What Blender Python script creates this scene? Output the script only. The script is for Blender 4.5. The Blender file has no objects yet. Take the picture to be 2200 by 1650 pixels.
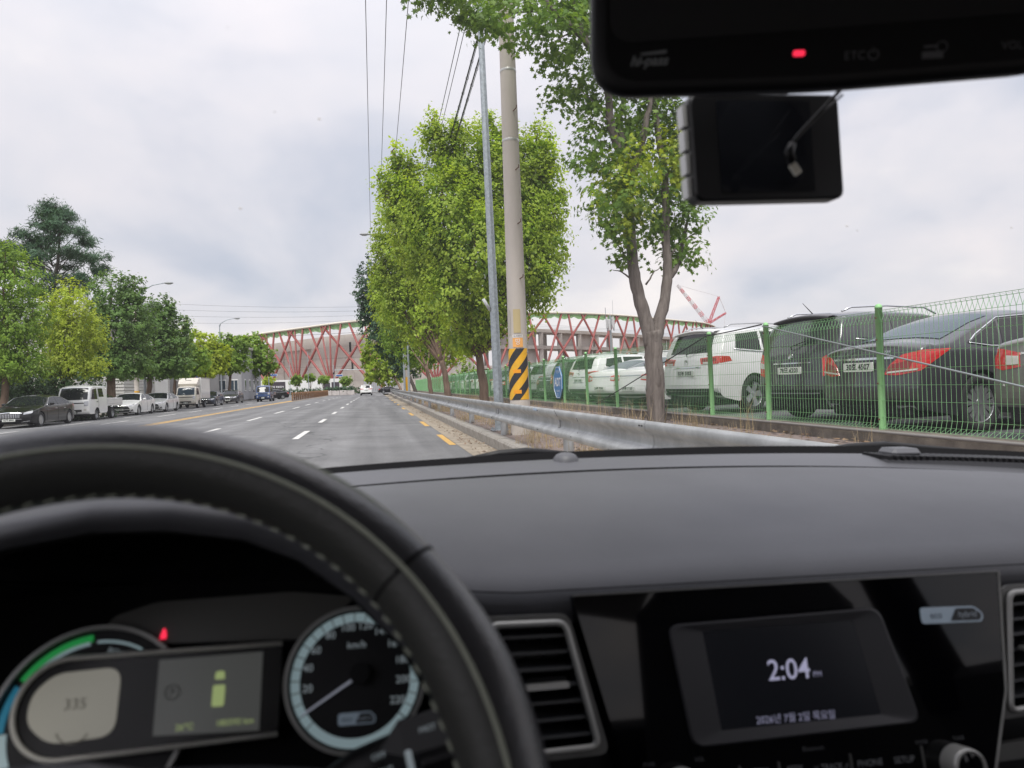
import bpy, math, random
import numpy as np
from mathutils import Vector, Matrix
from mathutils.bvhtree import BVHTree
from math import sin, cos, pi, radians as R, sqrt, atan2

SC = bpy.context.scene
COL = SC.collection

# ------------------------------------------------------------------ camera
ROLL = R(1.8)
cd = bpy.data.cameras.new('camera'); cam = bpy.data.objects.new('camera', cd); COL.objects.link(cam)
_r = Vector((0.981, -0.191, -0.031)); _f = Vector((0.1910, 0.9816, -0.0022)).normalized()
_psi, _th = R(11.015), R(-0.125)
_f = Vector((sin(_psi)*cos(_th), cos(_psi)*cos(_th), sin(_th)))
_r0 = Vector((cos(_psi), -sin(_psi), 0)); _u0 = _r0.cross(_f)
_r = _r0*cos(ROLL) - _u0*sin(ROLL); _u = _r.cross(_f)
cam.matrix_world = Matrix(((_r.x, _u.x, -_f.x, 0), (_r.y, _u.y, -_f.y, 0), (_r.z, _u.z, -_f.z, 1.2), (0, 0, 0, 1)))
cd.sensor_width = 36; cd.sensor_fit = 'HORIZONTAL'; cd.lens = 1526/2200*36
cd.clip_start = .02; cd.clip_end = 3000
cd.dof.use_dof = True; cd.dof.focus_distance = 22; cd.dof.aperture_fstop = 8.6
SC.camera = cam

# ------------------------------------------------------------------ sky, sun, exposure
SUN_EL, SUN_AZ = R(58), R(200)          # azimuth clockwise from +Y (the road direction)
w = bpy.data.worlds.new('World'); SC.world = w; w.use_nodes = True
N = w.node_tree.nodes; Lk = w.node_tree.links; N.clear()
def nd(t, **k):
    n = N.new(t)
    for a, b in k.items(): setattr(n, a, b)
    return n
out = nd('ShaderNodeOutputWorld'); bg = nd('ShaderNodeBackground')
sky = nd('ShaderNodeTexSky', sky_type='NISHITA', sun_disc=False)
sky.sun_elevation = SUN_EL; sky.sun_rotation = SUN_AZ; sky.air_density = 1.0; sky.dust_density = 1.5
sc_ = nd('ShaderNodeVectorMath', operation='SCALE'); sc_.inputs['Scale'].default_value = .1
Lk.new(sky.outputs[0], sc_.inputs[0])
tc = nd('ShaderNodeTexCoord')
sep = nd('ShaderNodeSeparateXYZ'); Lk.new(tc.outputs['Generated'], sep.inputs[0])
zz = nd('ShaderNodeMath', operation='MAXIMUM'); Lk.new(sep.outputs[2], zz.inputs[0]); zz.inputs[1].default_value = 0
za = nd('ShaderNodeMath', operation='ADD'); Lk.new(zz.outputs[0], za.inputs[0]); za.inputs[1].default_value = .42
dx = nd('ShaderNodeMath', operation='DIVIDE'); Lk.new(sep.outputs[0], dx.inputs[0]); Lk.new(za.outputs[0], dx.inputs[1])
dy = nd('ShaderNodeMath', operation='DIVIDE'); Lk.new(sep.outputs[1], dy.inputs[0]); Lk.new(za.outputs[0], dy.inputs[1])
cv = nd('ShaderNodeCombineXYZ'); Lk.new(dx.outputs[0], cv.inputs[0]); Lk.new(dy.outputs[0], cv.inputs[1])
def wnoise(scale, detail, rough, dist, off):
    mp = nd('ShaderNodeMapping'); mp.inputs['Location'].default_value = off; Lk.new(cv.outputs[0], mp.inputs[0])
    n = nd('ShaderNodeTexNoise'); n.inputs['Scale'].default_value = scale; n.inputs['Detail'].default_value = detail
    n.inputs['Roughness'].default_value = rough; n.inputs['Distortion'].default_value = dist
    Lk.new(mp.outputs[0], n.inputs['Vector']); return n
n1 = wnoise(1.5, 5, .5, .35, (3.1, 1.7, 0)); n2 = wnoise(3.4, 4, .5, .3, (-2.2, 4.4, 2))
r1 = nd('ShaderNodeValToRGB'); Lk.new(n1.outputs[0], r1.inputs[0])
e = r1.color_ramp.elements
e[0].position = .37; e[0].color = (.575, .595, .665, 1); e[1].position = .67; e[1].color = (.93, .875, .85, 1)
m = e.new(.48); m.color = (.735, .720, .755, 1); m = e.new(.58); m.color = (.805, .770, .785, 1)
r2 = nd('ShaderNodeValToRGB'); Lk.new(n2.outputs[0], r2.inputs[0])
e = r2.color_ramp.elements; e[0].position = .3; e[0].color = (.93, .94, .97, 1); e[1].position = .72; e[1].color = (1.09, 1.05, 1.04, 1)
mu = nd('ShaderNodeMix', data_type='RGBA', blend_type='MULTIPLY'); mu.inputs[0].default_value = 1
Lk.new(r1.outputs[0], mu.inputs[6]); Lk.new(r2.outputs[0], mu.inputs[7])
mx = nd('ShaderNodeMix', data_type='RGBA'); mx.inputs[0].default_value = .9
Lk.new(sc_.outputs[0], mx.inputs[6]); Lk.new(mu.outputs[2], mx.inputs[7])
# an overcast sky brightens evenly towards the zenith
zq = nd('ShaderNodeMath', operation='POWER'); Lk.new(zz.outputs[0], zq.inputs[0]); zq.inputs[1].default_value = 2.1
gr = nd('ShaderNodeMapRange'); Lk.new(zq.outputs[0], gr.inputs[0])
gr.inputs[1].default_value = 0; gr.inputs[2].default_value = 1; gr.inputs[3].default_value = .82; gr.inputs[4].default_value = 1.9
fin = nd('ShaderNodeVectorMath', operation='SCALE'); Lk.new(mx.outputs[2], fin.inputs[0]); Lk.new(gr.outputs[0], fin.inputs['Scale'])
Lk.new(fin.outputs[0], bg.inputs[0]); bg.inputs[1].default_value = 1.0; Lk.new(bg.outputs[0], out.inputs[0])

sd = bpy.data.lights.new('sun', 'SUN'); sun = bpy.data.objects.new('sun', sd); COL.objects.link(sun)
sd.energy = 2.3; sd.angle = R(22); sd.color = (1, .96, .9)
_sv = Vector((sin(SUN_AZ)*cos(SUN_EL), cos(SUN_AZ)*cos(SUN_EL), sin(SUN_EL)))
sun.rotation_euler = _sv.to_track_quat('Z', 'Y').to_euler()
sun.location = (0, 0, 60)
SC.view_settings.view_transform = 'Standard'; SC.view_settings.look = 'None'
SC.view_settings.exposure = 0.42; SC.view_settings.gamma = 1
SC.render.engine = 'CYCLES'
SC.cycles.use_denoising = True
SC.cycles.max_bounces = 7; SC.cycles.transparent_max_bounces = 12; SC.cycles.diffuse_bounces = 3
SC.cycles.glossy_bounces = 3; SC.cycles.caustics_reflective = False; SC.cycles.caustics_refractive = False
SC.cycles.sample_clamp_indirect = 6
SC.render.film_transparent = False

# ------------------------------------------------------------------ materials
MATS = {}
def mat(name, col, rough=.6, metal=0, spec=.5, var=0, vscale=8, bump=0, bscale=60, coat=0, emis=None, estr=0, trans=0, alpha=1, stretch=None, col2=None, island=0, sheen=0):
    """principled material; var = strength of large soft colour variation (towards col2), bump = fine relief"""
    if name in MATS: return MATS[name]
    m = bpy.data.materials.new(name); m.use_nodes = True; MATS[name] = m
    T = m.node_tree; b = T.nodes['Principled BSDF']
    b.inputs['Base Color'].default_value = (*col, 1); b.inputs['Roughness'].default_value = rough
    b.inputs['Metallic'].default_value = metal; b.inputs['Specular IOR Level'].default_value = spec
    if coat: b.inputs['Coat Weight'].default_value = coat; b.inputs['Coat Roughness'].default_value = .04
    if emis: b.inputs['Emission Color'].default_value = (*emis, 1); b.inputs['Emission Strength'].default_value = estr
    if sheen: b.inputs['Sheen Weight'].default_value = sheen
    if var or bump or island:
        co = T.nodes.new('ShaderNodeTexCoord'); vec = co.outputs['Object']
        if stretch:
            mp = T.nodes.new('ShaderNodeMapping'); mp.inputs['Scale'].default_value = stretch
            T.links.new(vec, mp.inputs[0]); vec = mp.outputs[0]
    src = None
    if var:
        n = T.nodes.new('ShaderNodeTexNoise'); n.inputs['Scale'].default_value = vscale; n.inputs['Detail'].default_value = 6
        n.inputs['Roughness'].default_value = .62
        T.links.new(vec, n.inputs['Vector'])
        mr = T.nodes.new('ShaderNodeMapRange'); T.links.new(n.outputs[0], mr.inputs[0])
        mr.inputs[1].default_value = .32; mr.inputs[2].default_value = .68
        mx = T.nodes.new('ShaderNodeMix'); mx.data_type = 'RGBA'
        c2 = col2 if col2 else tuple(c*(1-var) for c in col)
        c1 = col if col2 else tuple(min(1, c*(1+var)) for c in col)
        mx.inputs[6].default_value = (*c1, 1); mx.inputs[7].default_value = (*c2, 1)
        T.links.new(mr.outputs[0], mx.inputs[0]); src = mx.outputs[2]
        T.links.new(src, b.inputs['Base Color'])
        rr = T.nodes.new('ShaderNodeMapRange'); T.links.new(n.outputs[0], rr.inputs[0])
        rr.inputs[3].default_value = max(0, rough-.08); rr.inputs[4].default_value = min(1, rough+.08)
        T.links.new(rr.outputs[0], b.inputs['Roughness'])
    if bump:
        n = T.nodes.new('ShaderNodeTexNoise'); n.inputs['Scale'].default_value = bscale; n.inputs['Detail'].default_value = 4
        T.links.new(vec, n.inputs['Vector'])
        bp = T.nodes.new('ShaderNodeBump'); bp.inputs['Strength'].default_value = bump; bp.inputs['Distance'].default_value = .02
        T.links.new(n.outputs[0], bp.inputs['Height']); T.links.new(bp.outputs[0], b.inputs['Normal'])
    return m

def leaf_mat(name, a, b_, c, trans=.35):
    """foliage: three leaf colours picked per leaf, diffuse + light passing through the blade"""
    if name in MATS: return MATS[name]
    m = bpy.data.materials.new(name); m.use_nodes = True; MATS[name] = m; T = m.node_tree; T.nodes.clear()
    o = T.nodes.new('ShaderNodeOutputMaterial'); g = T.nodes.new('ShaderNodeNewGeometry')
    r = T.nodes.new('ShaderNodeValToRGB'); T.links.new(g.outputs['Random Per Island'], r.inputs[0])
    e = r.color_ramp.elements; e[0].color = (*a, 1); e[1].color = (*c, 1); x = e.new(.5); x.color = (*b_, 1)
    # broad patches of lighter and darker foliage
    co = T.nodes.new('ShaderNodeTexCoord'); n = T.nodes.new('ShaderNodeTexNoise'); n.inputs['Scale'].default_value = .8; n.inputs['Detail'].default_value = 3
    T.links.new(co.outputs['Object'], n.inputs['Vector'])
    mr = T.nodes.new('ShaderNodeMapRange'); T.links.new(n.outputs[0], mr.inputs[0]); mr.inputs[1].default_value = .35; mr.inputs[2].default_value = .65
    mr.inputs[3].default_value = .72; mr.inputs[4].default_value = 1.25
    sc = T.nodes.new('ShaderNodeVectorMath'); sc.operation = 'SCALE'; T.links.new(r.outputs[0], sc.inputs[0]); T.links.new(mr.outputs[0], sc.inputs['Scale'])
    d = T.nodes.new('ShaderNodeBsdfPrincipled'); d.inputs['Roughness'].default_value = .5; d.inputs['Specular IOR Level'].default_value = .35
    t = T.nodes.new('ShaderNodeBsdfTranslucent'); mx = T.nodes.new('ShaderNodeMixShader'); mx.inputs[0].default_value = trans
    T.links.new(sc.outputs[0], d.inputs['Base Color'])
    b2 = T.nodes.new('ShaderNodeVectorMath'); b2.operation = 'MULTIPLY'; b2.inputs[1].default_value = (1.5, 1.45, .7)
    T.links.new(sc.outputs[0], b2.inputs[0]); T.links.new(b2.outputs[0], t.inputs[0])
    T.links.new(d.outputs[0], mx.inputs[1]); T.links.new(t.outputs[0], mx.inputs[2]); T.links.new(mx.outputs[0], o.inputs[0])
    return m

def pane_mat(name, tint, fac):
    """clear pane: passes light, with a weak mirror reflection"""
    m = bpy.data.materials.new(name); m.use_nodes = True; T = m.node_tree; T.nodes.clear(); MATS[name] = m
    o = T.nodes.new('ShaderNodeOutputMaterial'); a = T.nodes.new('ShaderNodeBsdfTransparent'); a.inputs[0].default_value = (*tint, 1)
    g = T.nodes.new('ShaderNodeBsdfGlossy'); g.inputs['Roughness'].default_value = .02
    l = T.nodes.new('ShaderNodeMixShader'); l.inputs[0].default_value = fac
    T.links.new(a.outputs[0], l.inputs[1]); T.links.new(g.outputs[0], l.inputs[2])
    # film of dust on the pane that scatters some daylight
    t = T.nodes.new('ShaderNodeBsdfTranslucent'); t.inputs[0].default_value = (.9, .92, .95, 1); d = T.nodes.new('ShaderNodeMixShader'); d.inputs[0].default_value = .011
    T.links.new(l.outputs[0], d.inputs[1]); T.links.new(t.outputs[0], d.inputs[2]); T.links.new(d.outputs[0], o.inputs[0])
    return m

# ------------------------------------------------------------------ mesh helpers
def tag(o, label=None, cat=None, group=None, kind=None):
    if label: o['label'] = label
    if cat: o['category'] = cat
    if group: o['group'] = group
    if kind: o['kind'] = kind
    return o
def empty(name, loc=(0, 0, 0), rz=0, parent=None):
    o = bpy.data.objects.new(name, None); COL.objects.link(o); o.location = loc; o.rotation_euler = (0, 0, rz); o.parent = parent
    o.empty_display_size = .1
    return o
def mesh(name, V, Fc, m=None, parent=None, smooth=False, mats=None, fm=None, loc=None):
    me = bpy.data.meshes.new(name); me.from_pydata([tuple(v) for v in V], [], Fc)
    for q in (mats if mats else [m]): me.materials.append(q)
    if fm is not None: me.polygons.foreach_set('material_index', fm)
    if smooth: me.polygons.foreach_set('use_smooth', [True]*len(Fc))
    me.update()
    o = bpy.data.objects.new(name, me); COL.objects.link(o); o.parent = parent
    if loc: o.location = loc
    return o
def inst(src, parent=None, loc=None, name=None):
    o = bpy.data.objects.new(name or src.name.split('.')[0], src.data); COL.objects.link(o); o.parent = parent
    o.matrix_local = src.matrix_local.copy()
    if loc is not None: o.location = loc
    return o
def copy_tree(o, parent=None, remap=None):
    c = o.copy(); COL.objects.link(c); c.parent = parent
    for ch in list(o.children): copy_tree(ch, c, remap)
    if remap and c.type == 'MESH':
        for s in c.material_slots:
            if s.material and s.material.name in remap:
                mm = remap[s.material.name]; s.link = 'OBJECT'; s.material = mm
    return c
class MB:
    """collects simple solids for one mesh object"""
    def __init__(s): s.V = []; s.F = []; s.M = []
    def add(s, V, Fc, mi=0):
        n = len(s.V); s.V += [tuple(v) for v in V]; s.F += [tuple(i+n for i in f) for f in Fc]; s.M += [mi]*len(Fc); return s
    def box(s, c, d, bev=0, mi=0, M=None):
        hx, hy, hz = d[0]/2, d[1]/2, d[2]/2
        if bev <= 0:
            V = [(x, y, z) for z in (-hz, hz) for y in (-hy, hy) for x in (-hx, hx)]
            Fc = [(0, 2, 3, 1), (4, 5, 7, 6), (0, 1, 5, 4), (2, 6, 7, 3), (0, 4, 6, 2), (1, 3, 7, 5)]
        else:
            b = min(bev, hx*.99, hy*.99, hz*.99); V = []; idx = {}
            for sx in (-1, 1):
                for sy in (-1, 1):
                    for sz in (-1, 1):
                        for a in range(3):
                            p = [sx*(hx-b), sy*(hy-b), sz*(hz-b)]; p[a] = (sx*hx, sy*hy, sz*hz)[a]
                            idx[(sx, sy, sz, a)] = len(V); V.append(tuple(p))
            Fc = []
            for a in range(3):
                o1, o2 = [i for i in range(3) if i != a]
                for s0 in (-1, 1):
                    q = []
                    for (p, r) in ((-1, -1), (1, -1), (1, 1), (-1, 1)):
                        k = [0, 0, 0]; k[a] = s0; k[o1] = p; k[o2] = r; q.append(idx[(*k, a)])
                    if (s0 > 0) == (a == 1): q = q[::-1]
                    Fc.append(tuple(q))
            for a in range(3):
                o1, o2 = [i for i in range(3) if i != a]
                for p in (-1, 1):
                    for r in (-1, 1):
                        k1 = [0, 0, 0]; k1[o1] = p; k1[o2] = r; q = []
                        for s0, order in ((-1, (o1, o2)), (1, (o2, o1))):
                            k1[a] = s0
                            for ax in order: q.append(idx[(*k1, ax)])
                        Fc.append(tuple(q))
            for sx in (-1, 1):
                for sy in (-1, 1):
                    for sz in (-1, 1): Fc.append(tuple(idx[(sx, sy, sz, a)] for a in range(3)))
        if M is not None: V = [tuple(M @ Vector(v)) for v in V]
        V = [(v[0]+c[0], v[1]+c[1], v[2]+c[2]) for v in V]
        return s.add(V, Fc, mi)
    def tube(s, P, r, n=8, mi=0, cap=True, closed=False):
        P = [Vector(p) for p in P]; k = len(P); rs = r if hasattr(r, '__len__') else [r]*k
        V = []; Fc = []; up = None
        for i, p in enumerate(P):
            if closed: t = (P[(i+1) % k]-P[i-1])
            else: t = (P[min(i+1, k-1)]-P[max(i-1, 0)])
            t = t.normalized() if t.length > 1e-9 else Vector((0, 0, 1))
            if up is None:
                up = Vector((0, 0, 1)) if abs(t.z) < .9 else Vector((1, 0, 0))
            a = (up - t*up.dot(t)); a = a.normalized() if a.length > 1e-6 else t.orthogonal().normalized(); up = a; b = t.cross(a)
            for j in range(n):
                q = 2*pi*(j+.5)/n; V.append(p+a*(cos(q)*rs[i])+b*(sin(q)*rs[i]))
        for i in range(k if closed else k-1):
            for j in range(n):
                i2 = (i+1) % k; Fc.append((i*n+j, i*n+(j+1) % n, i2*n+(j+1) % n, i2*n+j))
        if cap and not closed: Fc.append(tuple(range(n))[::-1]); Fc.append(tuple((k-1)*n+j for j in range(n)))
        return s.add(V, Fc, mi)
    def lathe(s, prof, n=24, mi=0, c=(0, 0, 0), axis='z', M=None):
        V = []; Fc = []; k = len(prof)
        for j in range(n):
            q = 2*pi*j/n
            for (r, h) in prof:
                v = (r*cos(q), r*sin(q), h) if axis == 'z' else ((h, r*cos(q), r*sin(q)) if axis == 'x' else (r*sin(q), h, r*cos(q)))
                V.append(v)
        for j in range(n):
            j2 = (j+1) % n
            for i in range(k-1): Fc.append((j*k+i, j2*k+i, j2*k+i+1, j*k+i+1))
        if M is not None: V = [tuple(M @ Vector(v)) for v in V]
        return s.add([(v[0]+c[0], v[1]+c[1], v[2]+c[2]) for v in V], Fc, mi)
    def prism(s, poly, f0, f1, mi=0):
        """poly: 2-D points; f0/f1: functions (a,b)->3-D point of the two faces"""
        n = len(poly); V = [f0(*p) for p in poly]+[f1(*p) for p in poly]
        Fc = [tuple(range(n))[::-1], tuple(range(n, 2*n))]+[(i, (i+1) % n, n+(i+1) % n, n+i) for i in range(n)]
        return s.add(V, Fc, mi)
    def grid(s, P, mi=0, close=False):
        a = len(P); b = len(P[0]); V = [p for row in P for p in row]
        Fc = [(i*b+j, i*b+(j+1) % b, (i+1)*b+(j+1) % b, (i+1)*b+j) for i in range(a-1) for j in range(b if close else b-1)]
        return s.add(V, Fc, mi)
    def build(s, name, m, parent=None, smooth=False, loc=None):
        ms = m if isinstance(m, (list, tuple)) else [m]
        return mesh(name, s.V, s.F, None, parent, smooth, ms, s.M, loc)
def rrect(x0, y0, x1, y1, r, n=5):
    P = []
    for cx, cy, a in ((x1-r, y1-r, 0), (x0+r, y1-r, 90), (x0+r, y0+r, 180), (x1-r, y0+r, 270)):
        for i in range(n+1):
            q = R(a+90*i/n); P.append((cx+r*cos(q), cy+r*sin(q)))
    return P
def rpoly(pts, r, n=4):
    """polygon with rounded corners"""
    P = []; k = len(pts)
    for i in range(k):
        p = Vector(pts[i]); a = (Vector(pts[i-1])-p); b = (Vector(pts[(i+1) % k])-p)
        d = min(r, a.length*.45, b.length*.45); p0 = p+a.normalized()*d; p1 = p+b.normalized()*d
        for j in range(n+1):
            t = j/n; q = p0*(1-t)**2+p*2*t*(1-t)+p1*t*t; P.append((q.x, q.y))
    return P
class Plane:
    def __init__(s, o, u, v):
        s.o = Vector(o); s.u = Vector(u).normalized(); s.v = Vector(v).normalized(); s.n = s.u.cross(s.v)
    def p(s, a, b, h=0): return tuple(s.o+s.u*a+s.v*b+s.n*h)
    def plate(s, poly, h0, h1, mb, mi=0): mb.prism(poly, lambda a, b: s.p(a, b, h0), lambda a, b: s.p(a, b, h1), mi); return mb
    def mat4(s, a, b, h=0, rot=0):
        u = s.u*cos(rot)+s.v*sin(rot); v = s.n.cross(u); p = s.p(a, b, h)
        return Matrix(((u.x, v.x, s.n.x, p[0]), (u.y, v.y, s.n.y, p[1]), (u.z, v.z, s.n.z, p[2]), (0, 0, 0, 1)))
def text(name, body, size, M4, m, parent=None, align='CENTER', shear=0, sx=1, ext=0, bold=0):
    c = bpy.data.curves.new(name, 'FONT'); c.body = body; c.size = size; c.align_x = align; c.align_y = 'CENTER'
    c.shear = shear; c.extrude = ext; c.offset = bold; c.resolution_u = 3
    t = bpy.data.objects.new(name, c); COL.objects.link(t)
    dg = bpy.context.evaluated_depsgraph_get(); me = bpy.data.meshes.new_from_object(t.evaluated_get(dg))
    bpy.data.objects.remove(t); bpy.data.curves.remove(c)
    me.materials.clear(); me.materials.append(m)
    for v in me.vertices: v.co.x *= sx
    o = bpy.data.objects.new(name, me); COL.objects.link(o); o.parent = parent; o.matrix_local = M4
    return o
# ------------------------------------------------------------------ the car the view is taken from (car frame: x right, y forward, camera at (0,0,1.2))
car = empty('driven_car', (0, 0, 0))
_R = Matrix.Rotation(ROLL, 3, 'Y'); car.rotation_euler = (0, ROLL, 0)
car.location = Vector((0, 0, 1.2)) - _R @ Vector((0, 0, 1.2))
tag(car, 'black cabin of the car we sit in, dashboard and steering wheel filling the lower half', 'car')
PAD = mat('dash_pad', (.082, .084, .094), .5, spec=.5, bump=.12, bscale=650, var=.13, vscale=2.6)
PAD2 = mat('dash_defroster', (.09, .092, .102), .5, bump=.05, bscale=900)
BLK = mat('black_plastic', (.008, .008, .009), .45, spec=.3)
MATTE = mat('black_matte', (.010, .010, .011), .9, spec=.1)
GLOSS = mat('piano_black', (.002, .002, .003), .04, spec=.35)
SILV = mat('satin_silver', (.42, .42, .40), .35, metal=.35)
SATIN = mat('grey_satin_trim', (.12, .12, .115), .4, metal=.4)
LEATH = mat('wheel_leather', (.024, .024, .028), .30, spec=1.0, bump=.12, bscale=500)
LEATH2 = mat('wheel_leather_reflect', (.040, .041, .037), .38, bump=.1, bscale=500)  # paler olive copy of the leather; side window reflections put into its colour
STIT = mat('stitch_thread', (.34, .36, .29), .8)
WHT = mat('printed_white_glow', (.5, .52, .55), .6, emis=(.7, .85, .9), estr=.12)
DIM = mat('printed_grey', (.22, .23, .24), .6)

def zgroove(x): return 1.081+.0606*x-.0752*x*x
def zbase(x): return 1.0881+.0519*x-.0539*x*x
def zfrit(x): return 1.0915+.0593*x-.0569*x*x
XS = [-.52+1.76*i/70 for i in range(71)]
def znear(x):
    if x < .067: return 1.0505+.25*max(0, .067-x)*.3
    return 1.0465+.004*math.exp(-((x-.067)/.02)**2)
dash = empty('dashboard', parent=car)
rows = []
for t in [0, .02, .05, .1, .2, .3, .4, .5, .6, .7, .8, .9, .96, 1]:
    row = []
    for x in XS:
        a = Vector((x, .528, znear(x))); b = Vector((x, .876, zgroove(x)-.002*(t > .97)))
        p = a.lerp(b, t); p.z += .014*sin(pi*min(1, t))**.8 - .012*max(0, 1-t/.06)**2
        row.append(tuple(p))
    rows.append(row)
rows.insert(0, [(x, .534, znear(x)-.03) for x in XS])
rows.append([(x, .878, zgroove(x)-.012) for x in XS])
o = MB().grid(rows).build('pad', PAD, dash, True)
MB().grid([[(x, .878, zgroove(x)-.012) for x in XS], [(x, .892, zgroove(x)-.012) for x in XS]]).build('groove', MATTE, dash)
MB().grid([[(x, .892, zgroove(x)-.012) for x in XS], [(x, .894, zgroove(x)-.0015) for x in XS]]).build('groove_wall', MATTE, dash)
rows = []
for t in (0, .1, .3, .5, .7, .9, 1):
    rows.append([(x, .895+.085*t, zgroove(x)*(1-t)+zbase(x)*t-.001+.003*sin(pi*t)) for x in XS])
rows.append([(x, .982, zbase(x)-.02) for x in XS])
MB().grid(rows).build('defroster_panel', PAD2, dash, True)
g = MB()
for k in range(30):
    x = .74+k*.011; g.box((x, .94, zbase(x)-.001), (.005, .06, .006))
g.build('defroster_grille', BLK, dash)
# sun sensor dome and a second small dome
def dome(name, c, r, h, m, parent):
    b = MB(); b.lathe([(r, 0), (r*.95, h*.4), (r*.75, h*.75), (r*.4, h*.95), (0.0005, h)], 20, c=c); return b.build(name, m, parent, True)
dome('sun_sensor', (.262, .955, zbase(.262)-.003), .018, .014, PAD2, dash)
b = MB(); b.box((.79, .955, zbase(.79)+.004), (.05, .04, .014), .006); b.build('centre_bracket', PAD2, dash)
# black rim of the windscreen and the cowl behind it
MB().grid([[(x, .99, zbase(x)-.03) for x in XS], [(x, 1.02, zfrit(x)) for x in XS], [(x, 1.03, zfrit(x)-.002) for x in XS]]).build('windscreen_black_border', MATTE, car)
# windscreen
wt = lambda x: 1.56-.10*(x-.33)**2
P = [[(x*(1-.12*t)+.33*.12*t, 1.025-.645*t, zfrit(x)*(1-t)+wt(x)*t+.045*sin(pi*t)) for x in XS] for t in [i/10 for i in range(11)]]
pane = MB().grid(P).build('windscreen', pane_mat('windscreen_glass', (.97, .985, .985), .022), car, True)
# specks of dirt on the glass
rgd = random.Random(12); b = MB()
for i in range(20):
    t = rgd.uniform(.12, .92); x = rgd.uniform(-.25, .95); r_ = rgd.choice((.0006, .0008, .001, .0016)); p = Vector((x*(1-.12*t)+.33*.12*t, 1.025-.645*t-.003, zfrit(x)*(1-t)+wt(x)*t+.045*sin(pi*t)-.003))
    b.lathe([(r_, 0), (r_*.6, .0004), (.00005, .0005)], 6, c=p, M=Matrix.Rotation(R(52), 3, 'X'))
tag(b.build('dirt_specks', mat('dirt_speck', (.45, .44, .42), .9), car), kind='stuff')
# wipers resting at the foot of the windscreen
for pts in ([(.14, 1.085, 1.088), (.19, 1.085, 1.096), (.235, 1.085, 1.099), (.30, 1.085, 1.094)], [(.74, 1.085, 1.090), (.80, 1.085, 1.097), (.87, 1.085, 1.099), (1.05, 1.085, 1.084)]):
    b = MB(); b.tube(pts, [.004, .006, .0065, .004], 8); b.build('wiper_arm', BLK, car, True)
# black band under the pad and trim behind the vents
MB().grid([[(x, .534, 1.02) for x in XS], [(x, .538, .995) for x in XS], [(x, .515, .86) for x in XS], [(x, .56, .5) for x in XS]]).build('lower_fascia', BLK, car)
MB().grid([[(x, .5335, znear(x)-.004) for x in XS], [(x, .536, 1.015) for x in XS]]).build('shadow_gap', MATTE, dash)

# binnacle hood over the instruments
LIP = [(-.33, .93), (-.322, 1.0), (-.30, 1.055), (-.262, 1.098), (-.22, 1.121), (-.178, 1.134), (-.137, 1.141), (-.10, 1.1405), (-.06, 1.134), (-.03, 1.121), (.0, 1.098), (.03, 1.066), (.055, 1.02), (.068, .96), (.07, .90)]
hood = empty('instrument_hood', parent=car)
def ring(y, s, dz): return [(-.15+(x+.15)*s, y, .95+(z-.95)*s+dz) for x, z in LIP]
MB().grid([ring(.387, .93, 0), ring(.382, .96, 0), ring(.386, .99, 0), ring(.395, 1.0, 0), ring(.44, 1.02, -.002), ring(.52, 1.03, -.012), ring(.60, 1.03, -.035), ring(.68, 1.03, -.07)]).build('cover', PAD, hood, True)
MB().grid([ring(.389, .928, 0), ring(.40, .91, 0), ring(.50, .9, -.0)]).build('inner_shell', MATTE, hood, True)

# instrument cluster
CL = Plane((-.0113, .448, 1.0197), (1, 0, 0), (0, sin(R(25)), cos(R(25))))
clu = empty('instrument_cluster', parent=car)
b = MB(); CL.plate([(-.33, -.16), (.05, -.16), (.05, .02), (.03, .05), (0, .063), (-.12, .066), (-.2, .06), (-.27, .03), (-.33, -.02)], -.02, -.004, b); b.build('backing', MATTE, clu)
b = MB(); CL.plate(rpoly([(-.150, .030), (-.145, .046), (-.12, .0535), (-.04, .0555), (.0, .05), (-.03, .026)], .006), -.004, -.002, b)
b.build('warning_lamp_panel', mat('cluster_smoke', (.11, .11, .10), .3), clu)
def arc_band(pl, c, r0, r1, a0, a1, h0, h1, n=40):
    V = []; Fc = []
    for i in range(n+1):
        q = R(a0+(a1-a0)*i/n)
        for r, h in ((r0, h0), (r0, h1), (r1, h1), (r1, h0)): V.append(pl.p(c[0]+r*cos(q), c[1]+r*sin(q), h))
    for i in range(n):
        for j in range(4): Fc.append((i*4+j, i*4+(j+1) % 4, i*4+4+(j+1) % 4, i*4+4+j))
    return V, Fc
ICE = mat('dial_scale', (.40, .50, .52), .55, emis=(.55, .75, .8), estr=.16)
def dial(c, r):
    b = MB(); CL.plate([(c[0]+r*cos(2*pi*i/48), c[1]+r*sin(2*pi*i/48)) for i in range(48)], -.003, .001, b); b.build('dial_face', mat('dial_black', (.006, .006, .008), .5), clu)
    b = MB(); b.add(*arc_band(CL, c, r-.0012, r+.0012, 0, 360, -.003, .006, 60)); b.build('dial_rim', SILV, clu, False)
S0 = (.0005, .0008)
dial(S0, .0412)
b = MB()
for k in range(24):
    a0 = 222-k*10.9; a1 = a0-10.0
    b.add(*arc_band(CL, S0, .0332, .0385, a1, a0, .001, .0018, 6))
b.add(*arc_band(CL, S0, .0332, .0385, 223, 320, .001, .0018, 24))
b.build('scale_band', ICE, clu)
for (a, b_), t in zip([(-.0279, -.0032), (-.028, .0084), (-.0236, .0184), (-.0151, .0266), (-.0046, .0306), (.0062, .0310), (.016, .0272), (.0240, .0194), (.0288, .0095), (.0293, -.0019), (.0256, -.0133)], ['20', '40', '60', '80', '100', '120', '140', '160', '180', '200', '220']):
    text('numeral', t, .0062, CL.mat4(a, b_, .0022), WHT, clu)
text('unit_lettering', 'km/h', .0058, CL.mat4(.0009, .0200, .0022), WHT, clu)
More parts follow.
